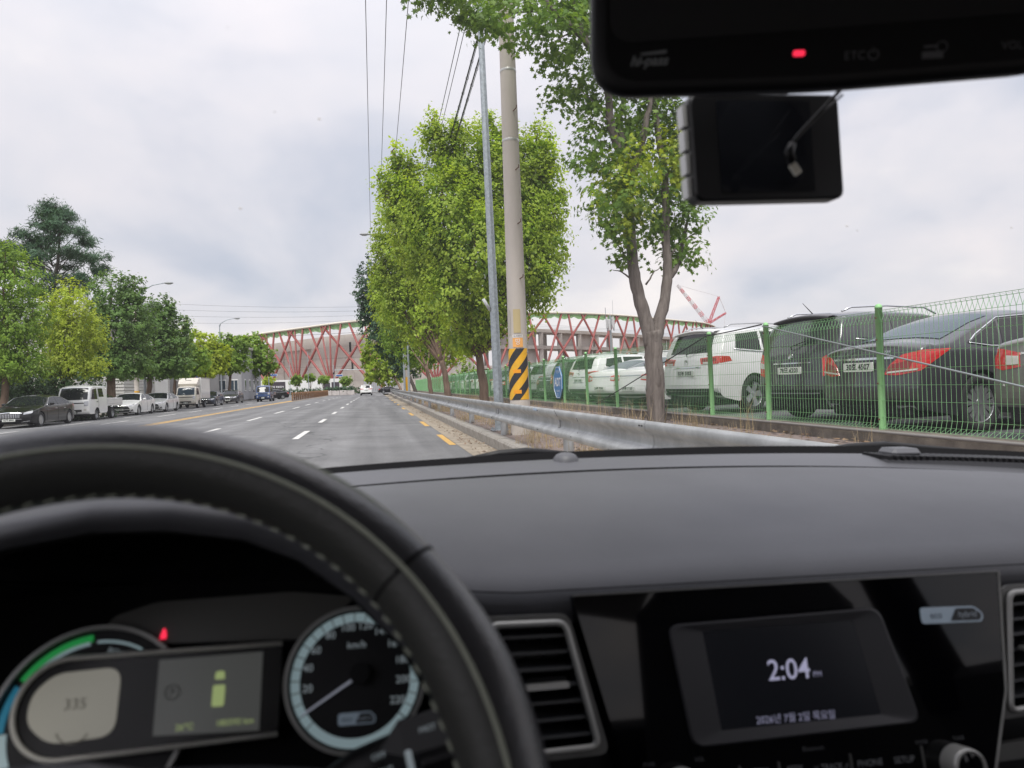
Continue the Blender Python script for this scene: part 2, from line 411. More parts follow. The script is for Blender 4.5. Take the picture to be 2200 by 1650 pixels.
b = MB(); p = [(-.0310, -.0172), (.0016, .0026), (.0024, .0012), (-.0303, -.0180)]; CL.plate(p, .004, .0052, b); b.build('needle', mat('needle', (.5, .52, .6), .4, emis=(.7, .75, .9), estr=.12), clu)
b = MB(); CL.plate([(.003+.0062*cos(2*pi*i/20), .003+.0062*sin(2*pi*i/20)) for i in range(20)], .003, .008, b); b.build('needle_hub', BLK, clu)
def eco_badge(pl, c, wd, ht, parent, h, rot=0):
    s = wd/.0235
    def T(a, b_): return (c[0]+a*wd*cos(rot)-b_*ht*sin(rot), c[1]+a*wd*sin(rot)+b_*ht*cos(rot))
    outer = rpoly([T(-.5, -.5), T(.46, -.5), T(.5, .0), T(.36, .5), T(-.5, .5)], ht*.25)
    b = MB(); pl.plate(outer, h, h+.0006, b); b.build('badge_frame', mat('badge_silver', (.32, .38, .45), .35, emis=(.5, .65, .8), estr=.07), parent)
    b = MB(); pl.plate(rpoly([T(-.05, -.38), T(.43, -.38), T(.46, 0), T(.34, .38), T(.06, .38)], ht*.15), h+.0006, h+.001, b); b.build('badge_panel', mat('badge_dark', (.01, .012, .016), .4), parent)
    text('badge_lettering', 'eco', ht*.62, pl.mat4(*T(-.27, 0), h+.0012, rot), mat('badge_ink', (.03, .04, .06), .5), parent)
    text('badge_lettering', 'hybrid', ht*.55, pl.mat4(*T(.22, 0), h+.0016, rot), mat('badge_text', (.30, .34, .40), .4, emis=(.6, .7, .8), estr=.05), parent, shear=.15)
eco_badge(CL, (.0016, -.0216), .0225, .0068, clu, .0012)
# power gauge at the left
S1 = (-.146, -.012); r1_ = .0515
dial(S1, r1_)
for a0, a1, m_ in ((97, 148, mat('gauge_green', (.02, .30, .06), .5, emis=(.05, .9, .2), estr=.12)), (152, 182, mat('gauge_blue', (.02, .18, .28), .5, emis=(.05, .5, .8), estr=.12))):
    b = MB(); b.add(*arc_band(CL, S1, .0445, .0482, a0, a1, .001, .0018, 20)); b.build('gauge_zone', m_, clu)
for a0, a1 in ((99, 148), (60, 94), (183, 206), (208, 240)):
    b = MB(); b.add(*arc_band(CL, S1, .0425 if a0 != 60 else .043, .0445 if a0 < 150 else .0482, a0, a1, .001, .0018, 16)); b.build('gauge_scale', ICE, clu)
for t, a in (('POWER', 72), ('ECO', 121), ('CHARGE', 166)):
    q = R(a); text('gauge_lettering', t, .0050, CL.mat4(S1[0]+.0375*cos(q), S1[1]+.0375*sin(q), .002, R(a-90)), WHT, clu)
# pill shaped screen frame running from the power gauge to the speedometer
b = MB(); pill = []
for i in range(25):
    q = R(90+180*i/24); pill.append((-.1575+.0262*cos(q), -.0035+.0262*sin(q)))
CLp = [(-.043, .0232)]+pill+[(-.043, -.0262)]
b.tube([CL.p(a, c_, .010) for a, c_ in CLp], .0015, 8); b.build('screen_frame', mat('frame_silver', (.80, .79, .72), .35, metal=.1), clu, True)
b = MB(); CL.plate(CLp, .0008, .0085, b); b.build('screen_surround', mat('screen_surround', (.012, .012, .012), .25), clu)
LCD1 = mat('lcd_pale', (.30, .29, .25), .3, emis=(.85, .82, .7), estr=.12)  # pale colour and glow stand in for rear window light reflected here
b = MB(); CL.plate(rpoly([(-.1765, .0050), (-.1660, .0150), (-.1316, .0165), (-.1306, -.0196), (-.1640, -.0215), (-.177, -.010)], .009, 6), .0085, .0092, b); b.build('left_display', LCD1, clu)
LCD2 = mat('lcd_grey', (.12, .122, .113), .2, emis=(.5, .52, .5), estr=.05)  # grey glow likewise holds the window light reflected in the display
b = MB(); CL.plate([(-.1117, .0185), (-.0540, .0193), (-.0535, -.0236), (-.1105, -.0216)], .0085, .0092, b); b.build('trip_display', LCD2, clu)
LIME = mat('lcd_lime', (.3, .36, .16), .5, emis=(.6, .75, .3), estr=.25)
b = MB(); CL.plate(rpoly([(-.0805, -.009), (-.0738, -.009), (-.0738, .0025), (-.0805, .0025)], .0012), .0096, .0100, b); CL.plate(rpoly([(-.080, .0055), (-.0743, .0055), (-.0748, .0100), (-.0795, .0100)], .0012), .0096, .0100, b)
b.build('car_symbol', LIME, clu)
text('trip_lettering', '26℃', .0046, CL.mat4(-.094, -.0185, .0096), LIME, clu); text('trip_lettering', '185592 km', .0046, CL.mat4(-.067, -.0180, .0096), LIME, clu)
b = MB(); b.add(*arc_band(CL, (-.1025, .0005), .0036, .0042, 0, 360, .0096, .0100, 24)); b.build('parking_symbol', mat('lcd_faint', (.14, .15, .13), .5), clu)
text('parking_lettering', 'P', .0055, CL.mat4(-.1025, .0005, .0098), MATS['lcd_faint'], clu)
b = MB(); b.add(*arc_band(CL, (-.152, -.013), .0085, .0092, 200, 330, .0096, .0100, 16)); b.build('range_arc', mat('lcd_faint2', (.28, .27, .22), .5), clu)
text('range_lettering', '335', .008, CL.mat4(-.153, -.002, .0096), MATS['lcd_faint2'], clu)
RED = mat('red_lamp', (.5, .01, .02), .4, emis=(1, .03, .08), estr=.9)
b = MB(); CL.plate([(-.1155, .0315), (-.1120, .0315), (-.1122, .0345), (-.1131, .0372), (-.1141, .0372), (-.1150, .0345)], -.0015, -.001, b); b.build('seat_belt_lamp', RED, clu)

# steering column shroud and wiper stalk
b = MB(); P = []
for y, s, dz in ((.27, .9, -.03), (.30, 1, -.008), (.335, 1.05, .004), (.362, 1.05, .008), (.368, 1.05, -.02)):
    P.append([(-.112+dx_, y, 1.012+dz-1.05*dx_*dx_-(.08 if abs(dx_) > .19 else 0)) for dx_ in [-.20+.02*i for i in range(21)]])
b.grid(P); b.build('steering_column_cover', mat('column_plastic', (.06, .06, .07), .5, bump=.04, bscale=700), car, True)
st = empty('wiper_stalk', parent=car)
b = MB(); b.tube([(-.05, .385, .972), (-.005, .374, 1.002), (.022, .370, 1.012)], [.010, .012, .013], 12); b.build('arm', BLK, st, True)
M3 = Matrix.Rotation(R(-12), 3, 'Y')
b = MB(); b.box((.028, .362, 1.010), (.046, .026, .050), .012, M=M3); b.build('end_cap', mat('stalk_grip', (.02, .02, .022), .5), st)
b = MB(); b.box((.033, .3475, 1.007), (.018, .004, .028), .004, M=M3); b.build('rocker_switch', BLK, st)
sp = Plane((.018, .3482, 1.012), (cos(R(12)), 0, sin(R(12))), (-sin(R(12)), 0, cos(R(12))))
b = MB(); sp.plate(rrect(-.001, -.02, .0022, .012, .0010), .0, .0008, b); b.build('switch_mark', WHT, st)
for (a, c_), t in {(-.013, .014): 'OFF', (-.014, .006): 'FRONT', (-.013, -.001): 'INT', (-.013, -.008): 'LO', (-.013, -.015): 'HI', (.012, .020): 'MIST'}.items():
    text('stalk_lettering', t, .004, sp.mat4(a, c_, .0012), WHT, st)  # glowing print stands in for cabin light on the stalk labels

# steering wheel
sw = empty('steering_wheel', parent=car)
WC = Vector((-.1143, .2642, 1.0200)); tau = .514; WX = Vector((1, 0, 0)); WU = Vector((0, sin(tau), cos(tau))); WN = WX.cross(WU)
RM, TA = .1686, .0166
def wp(q, f, k=1.0, ta=TA):
    rad = WX*cos(q)+WU*sin(q); return WC+rad*(RM+ta*k*cos(f))+WN*(ta*1.08*k*sin(f))
nq, nf = 120, 24
def grip(q):      # thumb grips at ten and two o'clock
    d = min(abs(((q-R(22)+pi) % (2*pi))-pi), abs(((q-R(158)+pi) % (2*pi))-pi)); return 1+.10*math.exp(-(d/.22)**2)
P = [[wp(2*pi*i/nq, 2*pi*j/nf, grip(2*pi*i/nq)) for j in range(nf)] for i in range(nq+1)]
MB().grid(P, close=True).build('rim', LEATH, sw, True)
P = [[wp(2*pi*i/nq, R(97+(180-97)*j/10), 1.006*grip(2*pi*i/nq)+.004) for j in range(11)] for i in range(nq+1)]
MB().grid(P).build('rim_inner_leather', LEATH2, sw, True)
b = MB(); b.tube([wp(2*pi*i/nq, R(95), 1.03*grip(2*pi*i/nq)) for i in range(nq)], .0010, 6, closed=True); b.build('seam', STIT, sw, True)  # pale seam ring, also standing in for the olive highlight along the rim
b = MB()
for i in range(118):
    q = 2*pi*i/118
    b.tube([wp(q, R(172), 1.05*grip(q)), wp(q+.028, R(178), 1.05*grip(q))], .0006, 5)
b.build('stitching', STIT, sw)
for qa in (R(41), R(139)):
    b = MB(); b.tube([wp(qa, 2*pi*j/24, grip(qa)*.975) for j in range(24)], .0012, 6, closed=True); b.build('leather_joint', MATTE, sw, True)
b = MB()
for i in range(13):
    pass
P = [[WC+WX*(.075*a*cos(q))+WU*(.06*a*sin(q)-.012)+WN*(.012+.03*(1-a*a)) for q in [2*pi*i/32 for i in range(33)]] for a in (.01, .3, .6, .85, 1)]
P.append([p-WN*.05 for p in P[-1]])
b.grid(P); b.build('airbag_cover', LEATH, sw, True)
for s in (-1, 1):
    b = MB(); b.tube([WC+WX*(s*.06)-WU*.01+WN*.004, WC+WX*(s*.115)-WU*.012-WN*.004, WC+WX*(s*.16)-WU*.006-WN*.004], [.026, .022, .018], 10); b.build('spoke', BLK, sw, True)
b = MB(); b.tube([WC-WU*.05, WC-WU*.11-WN*.004, WC-WU*.165-WN*.002], [.03, .024, .016], 10); b.build('spoke', SATIN, sw, True)

# centre console
CN = Plane((.3299, .528, 1.0451), (1, 0, 0), (0, sin(R(14)), cos(R(14))))
con = empty('centre_console', parent=car)
pan = rpoly([(-.1825, -.0045), (.1978, -.0050), (.182, -.10), (.150, -.175), (.118, -.25), (-.12, -.25), (-.143, -.16)], .006)
b = MB(); CN.plate(pan, -.03, .006, b); b.build('panel', GLOSS, con)
b = MB(); b.tube([CN.p(-.1820, -.0055, .0065), CN.p(.1972, -.0058, .0065)], .0008, 6); b.build('panel_edge', SATIN, con)
b = MB(); b.tube([CN.p(.1976, -.0055, .0062), CN.p(.1815, -.10, .0062), CN.p(.15, -.175, .0062)], .0011, 6); b.build('panel_edge', SILV, con)
# recessed screen: bezel ring with sloping inner faces
bo = rpoly([(-.1086, -.0310), (.0747, -.0285), (.0961, -.1163), (-.0977, -.1181)], .010, 5)
bi = rpoly([(-.0800, -.0374), (.0511, -.0373), (.0630, -.1085), (-.0731, -.1085)], .0012, 5)
b = MB(); b.grid([[CN.p(a, c_, .0062) for a, c_ in bo], [CN.p(a, c_, .0085) for a, c_ in bo], [CN.p(a*.985, -.074+(c_+.074)*.975, .0090) for a, c_ in bo], [CN.p(a, c_, .0068) for a, c_ in bi]], close=True)
b.build('screen_bezel', mat('bezel_grey', (.045, .045, .05), .42), con)
b = MB(); CN.plate(bi, .0055, .0066, b); b.build('screen', mat('screen_off', (.006, .006, .008), .22, emis=(.3, .35, .5), estr=.004), con)
DIG = mat('screen_digits', (.5, .5, .6), .5, emis=(.66, .66, .95), estr=.24)
DIG2 = mat('screen_text', (.4, .4, .5), .5, emis=(.5, .5, .75), estr=.18)
text('clock_digits', '2:04', .0215, CN.mat4(-.0115, -.0705, .0070, R(-1)), DIG, con, bold=.0001)
text('clock_suffix', 'PM', .0060, CN.mat4(.0125, -.0752, .0070, R(-1)), DIG2, con)
text('date_lettering', '2026년 7월 2일 목요일', .0072, CN.mat4(-.0105, -.1048, .0070, R(-1)), DIG2, con)
eco_badge(CN, (.1440, -.0382), .060, .0128, con, .0063, R(-1.5))
def knob(c, r):
    b = MB(); M4 = CN.mat4(*c, .006); b.lathe([(r, 0), (r, .012), (r*.96, .016), (r*.82, .0165), (r*.78, .0145), (.0005, .0145)], 32, M=M4.to_3x3(), c=M4.to_translation())
    b.build('knob', SILV, con, True)
    b = MB(); b.lathe([(r*.78, .0152), (r*.5, .0158), (.0004, .016)], 24, M=M4.to_3x3(), c=M4.to_translation()); b.build('knob_face', GLOSS, con, True)
knob((.1225, -.1495), .0145); knob((-.1090, -.1445), .0145)
for (a, c_), t, s in (((-.0165, -.1404), 'SEEK', .0066), ((.0140, -.1415), '∨ TRACK ∧', .0058), ((.0470, -.1420), 'PHONE', .0066), ((.0770, -.1425), 'SETUP', .0066), ((-.047, -.1395), 'MEDIA', .0066), ((-.078, -.1385), 'RADIO', .0066),
                  ((.0949, -.1315), 'ENTER', .0038), ((.1285, -.1315), 'TUNE', .0042), ((-.1325, -.1266), 'PWR', .0042), ((-.0930, -.1266), 'VOL', .0042), ((.0005, -.1275), 'Bluetooth', .0046)):
    text('button_lettering', t, s, CN.mat4(a, c_, .0066, R(-1)), DIM if s > .005 else mat('printed_dim', (.1, .105, .11), .6), con)
for a in (-.0905, -.062, -.030, .0305, .0935):
    b = MB(); CN.plate(rrect(a-.0008, -.150, a+.0008, -.134, .0005), .006, .0075, b); b.build('button_divider', SATIN, con)

def vent(name, fr, mirror=False):
    """fr: four corners (top-left, top-right, bottom-right, bottom-left) of the vent opening on the console plane"""
    v = empty(name, parent=car)
    fo = rpoly([fr[0], fr[1], fr[2], fr[3]], .007, 5)
    cx = sum(p[0] for p in fr)/4; cy = sum(p[1] for p in fr)/4
    def sc(s, t): return [(cx+(a-cx)*s, cy+(c-cy)*t) for a, c in fo]
    b = MB(); b.grid([[CN.p(a, c, .002) for a, c in sc(1.30, 1.17)], [CN.p(a, c, .004) for a, c in sc(1.28, 1.16)], [CN.p(a, c, .004) for a, c in sc(1.06, 1.04)]], close=True); b.build('surround', SATIN, v)
    b = MB(); b.tube([CN.p(a, c, .0055) for a, c in sc(1.03, 1.02)], .0026, 8, closed=True); b.build('frame', SILV, v, True)
    b = MB(); b.grid([[CN.p(a, c, .003) for a, c in sc(1, 1)], [CN.p(a, c, -.05) for a, c in sc(.9, .9)]], close=True); CN.plate(sc(.92, .92), -.052, -.05, b); b.build('duct', MATTE, v)
    tl, tr, br, bl = fr
    for k in range(7):
        t = (k+.75)/7.4
        a = (tl[0]*(1-t)+bl[0]*t, tl[1]*(1-t)+bl[1]*t); c = (tr[0]*(1-t)+br[0]*t, tr[1]*(1-t)+br[1]*t)
        b = MB(); hh = .0011
        V = [CN.p(a[0]+.001, a[1]-hh, .001), CN.p(c[0]-.001, c[1]-hh, .001), CN.p(c[0]-.001, c[1]+hh, .001), CN.p(a[0]+.001, a[1]+hh, .001), CN.p(a[0]+.001, a[1]-hh+.004, -.02), CN.p(c[0]-.001, c[1]-hh+.004, -.02), CN.p(c[0]-.001, c[1]+hh+.004, -.02), CN.p(a[0]+.001, a[1]+hh+.004, -.02)]
        b.add(V, [(0, 1, 2, 3), (3, 2, 6, 7), (0, 4, 5, 1), (4, 7, 6, 5), (0, 3, 7, 4), (1, 5, 6, 2)]); b.build('slat', mat('vent_slat', (.05, .053, .058), .35), v)
    for k in range(4):
        t = (k+.5)/4
        b = MB(); b.box(CN.p(tl[0]*(1-t)+tr[0]*t+.01, cy, -.028), (.0015, .01, .085)); b.build('vane', BLK, v)
    b = MB(); CN.plate(rrect(cx-.016, cy-.0022, cx+.016, cy+.0022, .0015), .001, .0075, b); b.build('tab', SILV, v)
    b = MB()
    for k in range(16): CN.plate([(cx-.014+k*.0018, cy+.0025), (cx-.0132+k*.0018, cy+.0025), (cx-.0132+k*.0018, cy+.0055), (cx-.014+k*.0018, cy+.0055)], .001, .005, b)
    b.build('tab_grip', BLK, v)
    return v
vent('air_vent', [(-.2450, -.0238), (-.1895, -.0250), (-.1702, -.1105), (-.2150, -.1110)])
vent('air_vent', [(.2050, -.0250), (.262, -.0240), (.240, -.1120), (.184, -.1150)])
b = MB(); CN.plate([(.165, -.140), (.28, -.135), (.278, -.150), (.158, -.152)], -.002, .006, b); b.build('passenger_trim', SATIN, car)

# rear view mirror
MR = Plane((.2544, .40, 1.407), (.9613, -.2756, 0), (-.0288, -.1005, .9945))
mir = empty('rear_view_mirror', parent=car)
mo = rpoly([(-.1240, .065), (-.1235, -.0215), (.02, -.0220), (.165, -.0150), (.165, .072)], .026, 8)
b = MB()
def off(poly, s, cx=.02, cy=.025): return [(cx+(a-cx)*s, cy+(c-cy)*(1-(1-s)*2.5)) for a, c in poly]
b.grid([[MR.p(a, c, .001) for a, c in off(mo, .93)], [MR.p(a, c, .001) for a, c in off(mo, .97)], [MR.p(a, c, -.001) for a, c in off(mo, .993)], [MR.p(a, c, -.006) for a, c in mo], [MR.p(a, c, -.016) for a, c in off(mo, .98)], [MR.p(a, c, -.026) for a, c in off(mo, .88)]], close=True)
MR.plate(off(mo, .9), -.027, -.024, b)
b.build('housing', mat('mirror_housing', (.006, .006, .007), .4, spec=.3), mir, True)
b = MB(); MR.plate(off(mo, .935), -.004, .0005, b); b.build('face', mat('mirror_lower_face', (.004, .004, .005), .25, spec=.3), mir)
gl = rpoly([(-.1120, .06), (-.1110, .0098), (-.02, .0125), (.156, .0185), (.156, .066)], .016, 6)
b = MB(); MR.plate(gl, .0003, .0013, b); b.build('glass', mat('mirror_glass', (.02, .02, .021), .12, spec=.4), mir)
b = MB(); MR.plate(rrect(.0015, -.0018, .0085, .0016, .0012), .0005, .0012, b); b.build('red_lamp', RED, mir)
IC = mat('mirror_print', (.16, .17, .17), .6)
text('mirror_lettering', 'hi-pass', .0085, MR.mat4(-.087, -.0012, .0010), IC, mir, shear=.3, bold=.0003)
b = MB(); MR.plate([(-.093, .0036), (-.076, .0052), (-.076, .0030), (-.09, .0024)], .0008, .0011, b); b.build('mirror_logo_stroke', IC, mir)
text('mirror_lettering', 'ETC', .0072, MR.mat4(.0385, -.0030, .0010), mat('mirror_print2', (.09, .09, .095), .6), mir)
b = MB(); b.add(*arc_band(MR, (.0495, -.0025), .0026, .0033, 115, 425, .0008, .0012, 20)); MR.plate([(.0492, -.002), (.0498, -.002), (.0498, .0016), (.0492, .0016)], .0008, .0012, b); b.build('power_symbol', MATS['mirror_print2'], mir)
b = MB(); MR.plate([(.078, -.0065), (.0905, -.0062), (.0905, -.0020), (.078, -.0022)], .0008, .0011, b); MR.plate([(.079, .0), (.087, .0002), (.087, .0016), (.079, .0014)], .0008, .0011, b); b.add(*arc_band(MR, (.0895, .0005), .0028, .0034, 0, 360, .0008, .0012, 20)); b.build('card_symbol', MATS['mirror_print2'], mir)
text('mirror_lettering', 'VOL', .0065, MR.mat4(.1300, -.0005, .0010), MATS['mirror_print2'], mir)
b = MB(); b.tube([MR.p(.03, .03, -.02), MR.p(.03, .05, -.05), MR.p(.03, .10, -.09)], [.014, .01, .012], 12); b.build('stem', BLK, mir, True)

# roof, pillars, doors and bonnet that close the cabin
LIN = mat('headliner', (.50, .50, .48), .9, bump=.1, bscale=300)
def curved(xs, y, z0, drop): return [(x, y, z0-drop*((x-.33)/.75)**2) for x in xs]
xs = [-.36+1.38*i/14 for i in range(15)]
MB().grid([curved(xs, .385, 1.555, .06), curved(xs, .2, 1.60, .08), curved(xs, -.4, 1.63, .09), curved(xs, -1.4, 1.58, .1), curved(xs, -1.75, 1.45, .1)]).build('headliner', LIN, car, True)
MB().grid([curved(xs, .40, 1.56, .06), curved(xs, .2, 1.64, .08), curved(xs, -.4, 1.67, .09), curved(xs, -1.4, 1.62, .1), curved(xs, -1.8, 1.47, .1)]).build('roof_panel', mat('car_paint_dark', (.03, .03, .035), .25, coat=.6), car, True)
for s, x0, x1 in ((-1, -.56, -.43), (1, 1.22, 1.09)):
    b = MB(); b.tube([(x0, 1.02, 1.06), ((x0+x1)/2, .72, 1.31), (x1, .36, 1.53)], [.045, .036, .045], 10); b.build('windscreen_pillar', MATS['black_plastic'], car, True)
    b = MB(); b.tube([(x0, -.42, .95), (x1, -.45, 1.56)], [.06, .05], 8); b.build('door_pillar', MATS['black_plastic'], car, True)
    b = MB(); b.tube([(x0, -1.3, .95), (x1, -1.5, 1.52)], [.09, .08], 8); b.build('rear_pillar', MATS['black_plastic'], car, True)
    b = MB(); b.box((x0-.05*-s if s < 0 else x0+.0, -.45, .66), (.06, 2.9, .72), .02); b.build('door_panel', mat('door_trim', (.09, .09, .09), .7), car)
b = MB(); b.box((.33, -1.75, .65), (1.6, .1, .75), .03); b.build('rear_bulkhead', BLK, car)
b = MB(); b.box((.33, -.3, .27), (1.62, 3.0, .05), .01); b.build('floor_pan', BLK, car)
for sx in (-.114, .76):
    b = MB(); b.box((sx, -.42, .92), (.48, .14, .62), .06, M=Matrix.Rotation(R(-14), 3, 'X')); b.box((sx, -.15, .55), (.50, .5, .16), .06); b.box((sx, -.52, 1.33), (.24, .09, .16), .035); b.build('seat', mat('seat_cloth', (.10, .10, .10), .9), car)
xs2 = [-.42+1.5*i/16 for i in range(17)]
P = [[(x, 1.1+.95*t, .985-.05*((x-.33)/.75)**2-.14*t-.10*max(0, t-.75)*4*t) for x in xs2] for t in [i/10 for i in range(11)]]
MB().grid(P).build('bonnet', MATS['car_paint_dark'], car, True)
MB().grid([[(x, 1.03, 1.03) for x in xs2], [(x, 1.10, .985-.05*((x-.33)/.75)**2) for x in xs2]]).build('cowl', BLK, car)
MB().grid([[p for p in P[-1]], [(x, 2.1, .5) for x in xs2], [(x, 2.05, .3) for x in xs2]]).build('front_bumper', MATS['car_paint_dark'], car, True)
for sx in (-.42, 1.08):
    b = MB(); b.grid([[(sx, 1.0+1.1*t, z) for t in (0, .5, 1)] for z in (.25, .84)]); b.build('front_wing', MATS['car_paint_dark'], car)

# dash camera hanging behind the mirror
DCR = R(4.0)
DC = Plane((.2970, .50, 1.3845), (cos(DCR), 0, sin(DCR)), (-sin(DCR), 0, cos(DCR)))
def world_child(o): o.parent = None; o.matrix_world = car.matrix_world @ o.matrix_local
bpy.context.view_layer.update()
def cabin_thing(name, label, cat):
    e_ = empty(name); e_.location = car.location; e_.rotation_euler = car.rotation_euler; return tag(e_, label, cat)
dc = cabin_thing('dash_camera', 'black dash camera with rectangular screen hanging below the rear view mirror', 'camera')
db = rrect(-.0615, -.0405, .0655, .0415, .007, 5)
b = MB(); b.grid([[DC.p(a*.97, c*.96, .001) for a, c in db], [DC.p(a, c, -.001) for a, c in db], [DC.p(a, c, -.014) for a, c in db], [DC.p(a*.96, c*.95, -.019) for a, c in db]], close=True); DC.plate([(a*.97, c*.96) for a, c in db], -.0015, .0012, b)
b.build('body', mat('camera_body', (.006, .006, .007), .35), dc, False)
b = MB(); DC.plate(rrect(-.0400, -.0350, .0390, .0355, .002, 3), .001, .0018, b); b.build('screen', mat('camera_screen', (.010, .011, .014), .08, spec=.5), dc)
b = MB()
for c0, c1 in ((-.036, -.021), (-.018, -.003), (.0, .015), (.018, .034)):
    DC.plate([(-.0650, c0), (-.0618, c0), (-.0618, c1), (-.0650, c1)], -.014, -.004, b)
b.build('side_button_strip', mat('camera_silver', (.5, .5, .5), .35, metal=.3), dc)
b = MB(); DC.plate(rrect(-.030, .041, .024, .047, .002, 3), -.014, -.003, b); b.tube([DC.p(-.005, .045, -.008), DC.p(-.005, .06, -.02)], .009, 10); b.build('mount', BLK, dc)
b = MB(); b.lathe([(.011, 0), (.012, .008), (.009, .011), (.0005, .009)], 20, c=DC.p(.02, 0, -.03), axis='y'); b.build('lens', GLOSS, dc, True)
cb = cabin_thing('dash_camera_cable', 'thin black cable with a metal plug dangling before the dash camera screen', 'cable')
b = MB(); b.tube([(.345, .452, 1.432), (.3305, .455, 1.4145), (.318, .457, 1.401), (.3040, .458, 1.3865), (.2955, .459, 1.3770), (.2918, .459, 1.3700)], .0014, 8); b.build('cord', BLK, cb, True)
b = MB(); b.tube([(.333, .458, 1.411), (.318, .460, 1.398), (.3005, .461, 1.3805), (.2935, .460, 1.3735)], .0009, 6); b.build('second_cord', mat('cord_grey', (.06, .06, .065), .5), cb, True)
b = MB(); b.tube([(.2935, .459, 1.3735), (.2905, .459, 1.367), (.2930, .459, 1.3605)], [.0028, .0038, .0034], 10); b.build('plug_body', BLK, cb, True)
b = MB(); b.box((.2955, .459, 1.3555), (.0058, .003, .009), .0006, M=Matrix.Rotation(R(-38), 3, 'Y')); b.build('plug_tip', mat('plug_metal', (.75, .72, .62), .3, metal=.6), cb)
# ------------------------------------------------------------------ ground, road, kerb, verge
def zroad(x, y):
    """cambered cross-section that falls away gently towards the junction"""
    P = [(-60, -.17), (-17.6, -.17), (-14.2, -.155), (-12.2, -.13), (-8.8, -.04), (-5.0, -.01), (-1.82, .05), (0, 0), (1.62, -.025), (2.2, -.035), (60, -.035)]
    t = max(0, min(1, (y-45)/95)); d = .21*t*t*(3-2*t)*(1 if x > -9 else .25)
    for (a, za), (b, zb) in zip(P, P[1:]):
        if x <= b: return za+(zb-za)*(x-a)/(b-a)-d
    return P[-1][1]-d
ASPH = mat('asphalt', (.165, .165, .168), .88, spec=.25, var=.16, vscale=.55, bump=.35, bscale=190)
def _asphalt():
    T = ASPH.node_tree; b = T.nodes['Principled BSDF']; src = b.inputs['Base Color'].links[0].from_socket
    co = [n for n in T.nodes if n.type == 'TEX_COORD'][0]
    v = T.nodes.new('ShaderNodeTexVoronoi'); v.inputs['Scale'].default_value = 95; T.links.new(co.outputs['Object'], v.inputs['Vector'])
    mr = T.nodes.new('ShaderNodeMapRange'); T.links.new(v.outputs['Color'], mr.inputs[0]); mr.inputs[3].default_value = .72; mr.inputs[4].default_value = 1.3
    # long worn wheel tracks and patches along the driving direction
    mp = T.nodes.new('ShaderNodeMapping'); mp.inputs['Scale'].default_value = (1.1, .035, 1); T.links.new(co.outputs['Object'], mp.inputs[0])
    n = T.nodes.new('ShaderNodeTexNoise'); n.inputs['Scale'].default_value = 1.3; n.inputs['Detail'].default_value = 5; T.links.new(mp.outputs[0], n.inputs['Vector'])
    m2 = T.nodes.new('ShaderNodeMapRange'); T.links.new(n.outputs[0], m2.inputs[0]); m2.inputs[1].default_value = .3; m2.inputs[2].default_value = .7; m2.inputs[3].default_value = .74; m2.inputs[4].default_value = 1.22
    mu0 = T.nodes.new('ShaderNodeMath'); mu0.operation = 'MULTIPLY'; T.links.new(mr.outputs[0], mu0.inputs[0]); T.links.new(m2.outputs[0], mu0.inputs[1])
    # fine cracks: edges of large warped cells, only here and there
    nw = T.nodes.new('ShaderNodeTexNoise'); nw.inputs['Scale'].default_value = .9; nw.inputs['Detail'].default_value = 5; T.links.new(co.outputs['Object'], nw.inputs['Vector'])
    ad = T.nodes.new('ShaderNodeVectorMath'); ad.operation = 'MULTIPLY_ADD'; ad.inputs[1].default_value = (1.6, 1.6, 0); T.links.new(nw.outputs['Color'], ad.inputs[0]); T.links.new(co.outputs['Object'], ad.inputs[2])
    vc = T.nodes.new('ShaderNodeTexVoronoi'); vc.feature = 'DISTANCE_TO_EDGE'; vc.inputs['Scale'].default_value = .16; T.links.new(ad.outputs[0], vc.inputs['Vector'])
    cr_ = T.nodes.new('ShaderNodeMapRange'); T.links.new(vc.outputs['Distance'], cr_.inputs[0]); cr_.inputs[1].default_value = 0; cr_.inputs[2].default_value = .006; cr_.inputs[3].default_value = .55; cr_.inputs[4].default_value = 1
    mu = T.nodes.new('ShaderNodeMath'); mu.operation = 'MULTIPLY'; T.links.new(mu0.outputs[0], mu.inputs[0]); T.links.new(cr_.outputs[0], mu.inputs[1])
    sc = T.nodes.new('ShaderNodeVectorMath'); sc.operation = 'SCALE'; T.links.new(src, sc.inputs[0]); T.links.new(mu.outputs[0], sc.inputs['Scale'])
    T.links.new(sc.outputs[0], b.inputs['Base Color'])
_asphalt()
SOIL = mat('soil', (.16, .13, .09), .95, var=.3, vscale=.4, bump=.4, bscale=25)
CONC = mat('concrete', (.34, .325, .30), .85, var=.22, vscale=2.2, bump=.3, bscale=70, spec=.3)
CONC_D = mat('concrete_dirty', (.23, .20, .165), .9, var=.35, vscale=3.5, bump=.4, bscale=60, col2=(.11, .095, .08))
GUT = mat('gutter_concrete', (.35, .30, .235), .9, var=.3, vscale=2.8, bump=.35, bscale=80, col2=(.22, .185, .14))
PAVE = mat('verge_paving', (.205, .16, .148), .92, var=.3, vscale=2.0, bump=.4, bscale=40, col2=(.15, .12, .10))
WPAINT = mat('road_paint_white', (.74, .73, .70), .8, var=.16, col2=(.42, .41, .40), vscale=7, bump=.2, bscale=150)
YPAINT = mat('road_paint_yellow', (.64, .37, .07), .8, var=.18, col2=(.42, .28, .12), vscale=6, bump=.2, bscale=150)
def sheet(name, xs, ys, zf, m, **k):
    o = MB().grid([[(x, y, zf(x, y)) for x in xs] for y in ys]).build(name, m); return tag(o, kind='structure')
sheet('ground', [-1500, -60, 60, 1500], [-300, -60, 160, 2500], lambda x, y: -.45, SOIL)
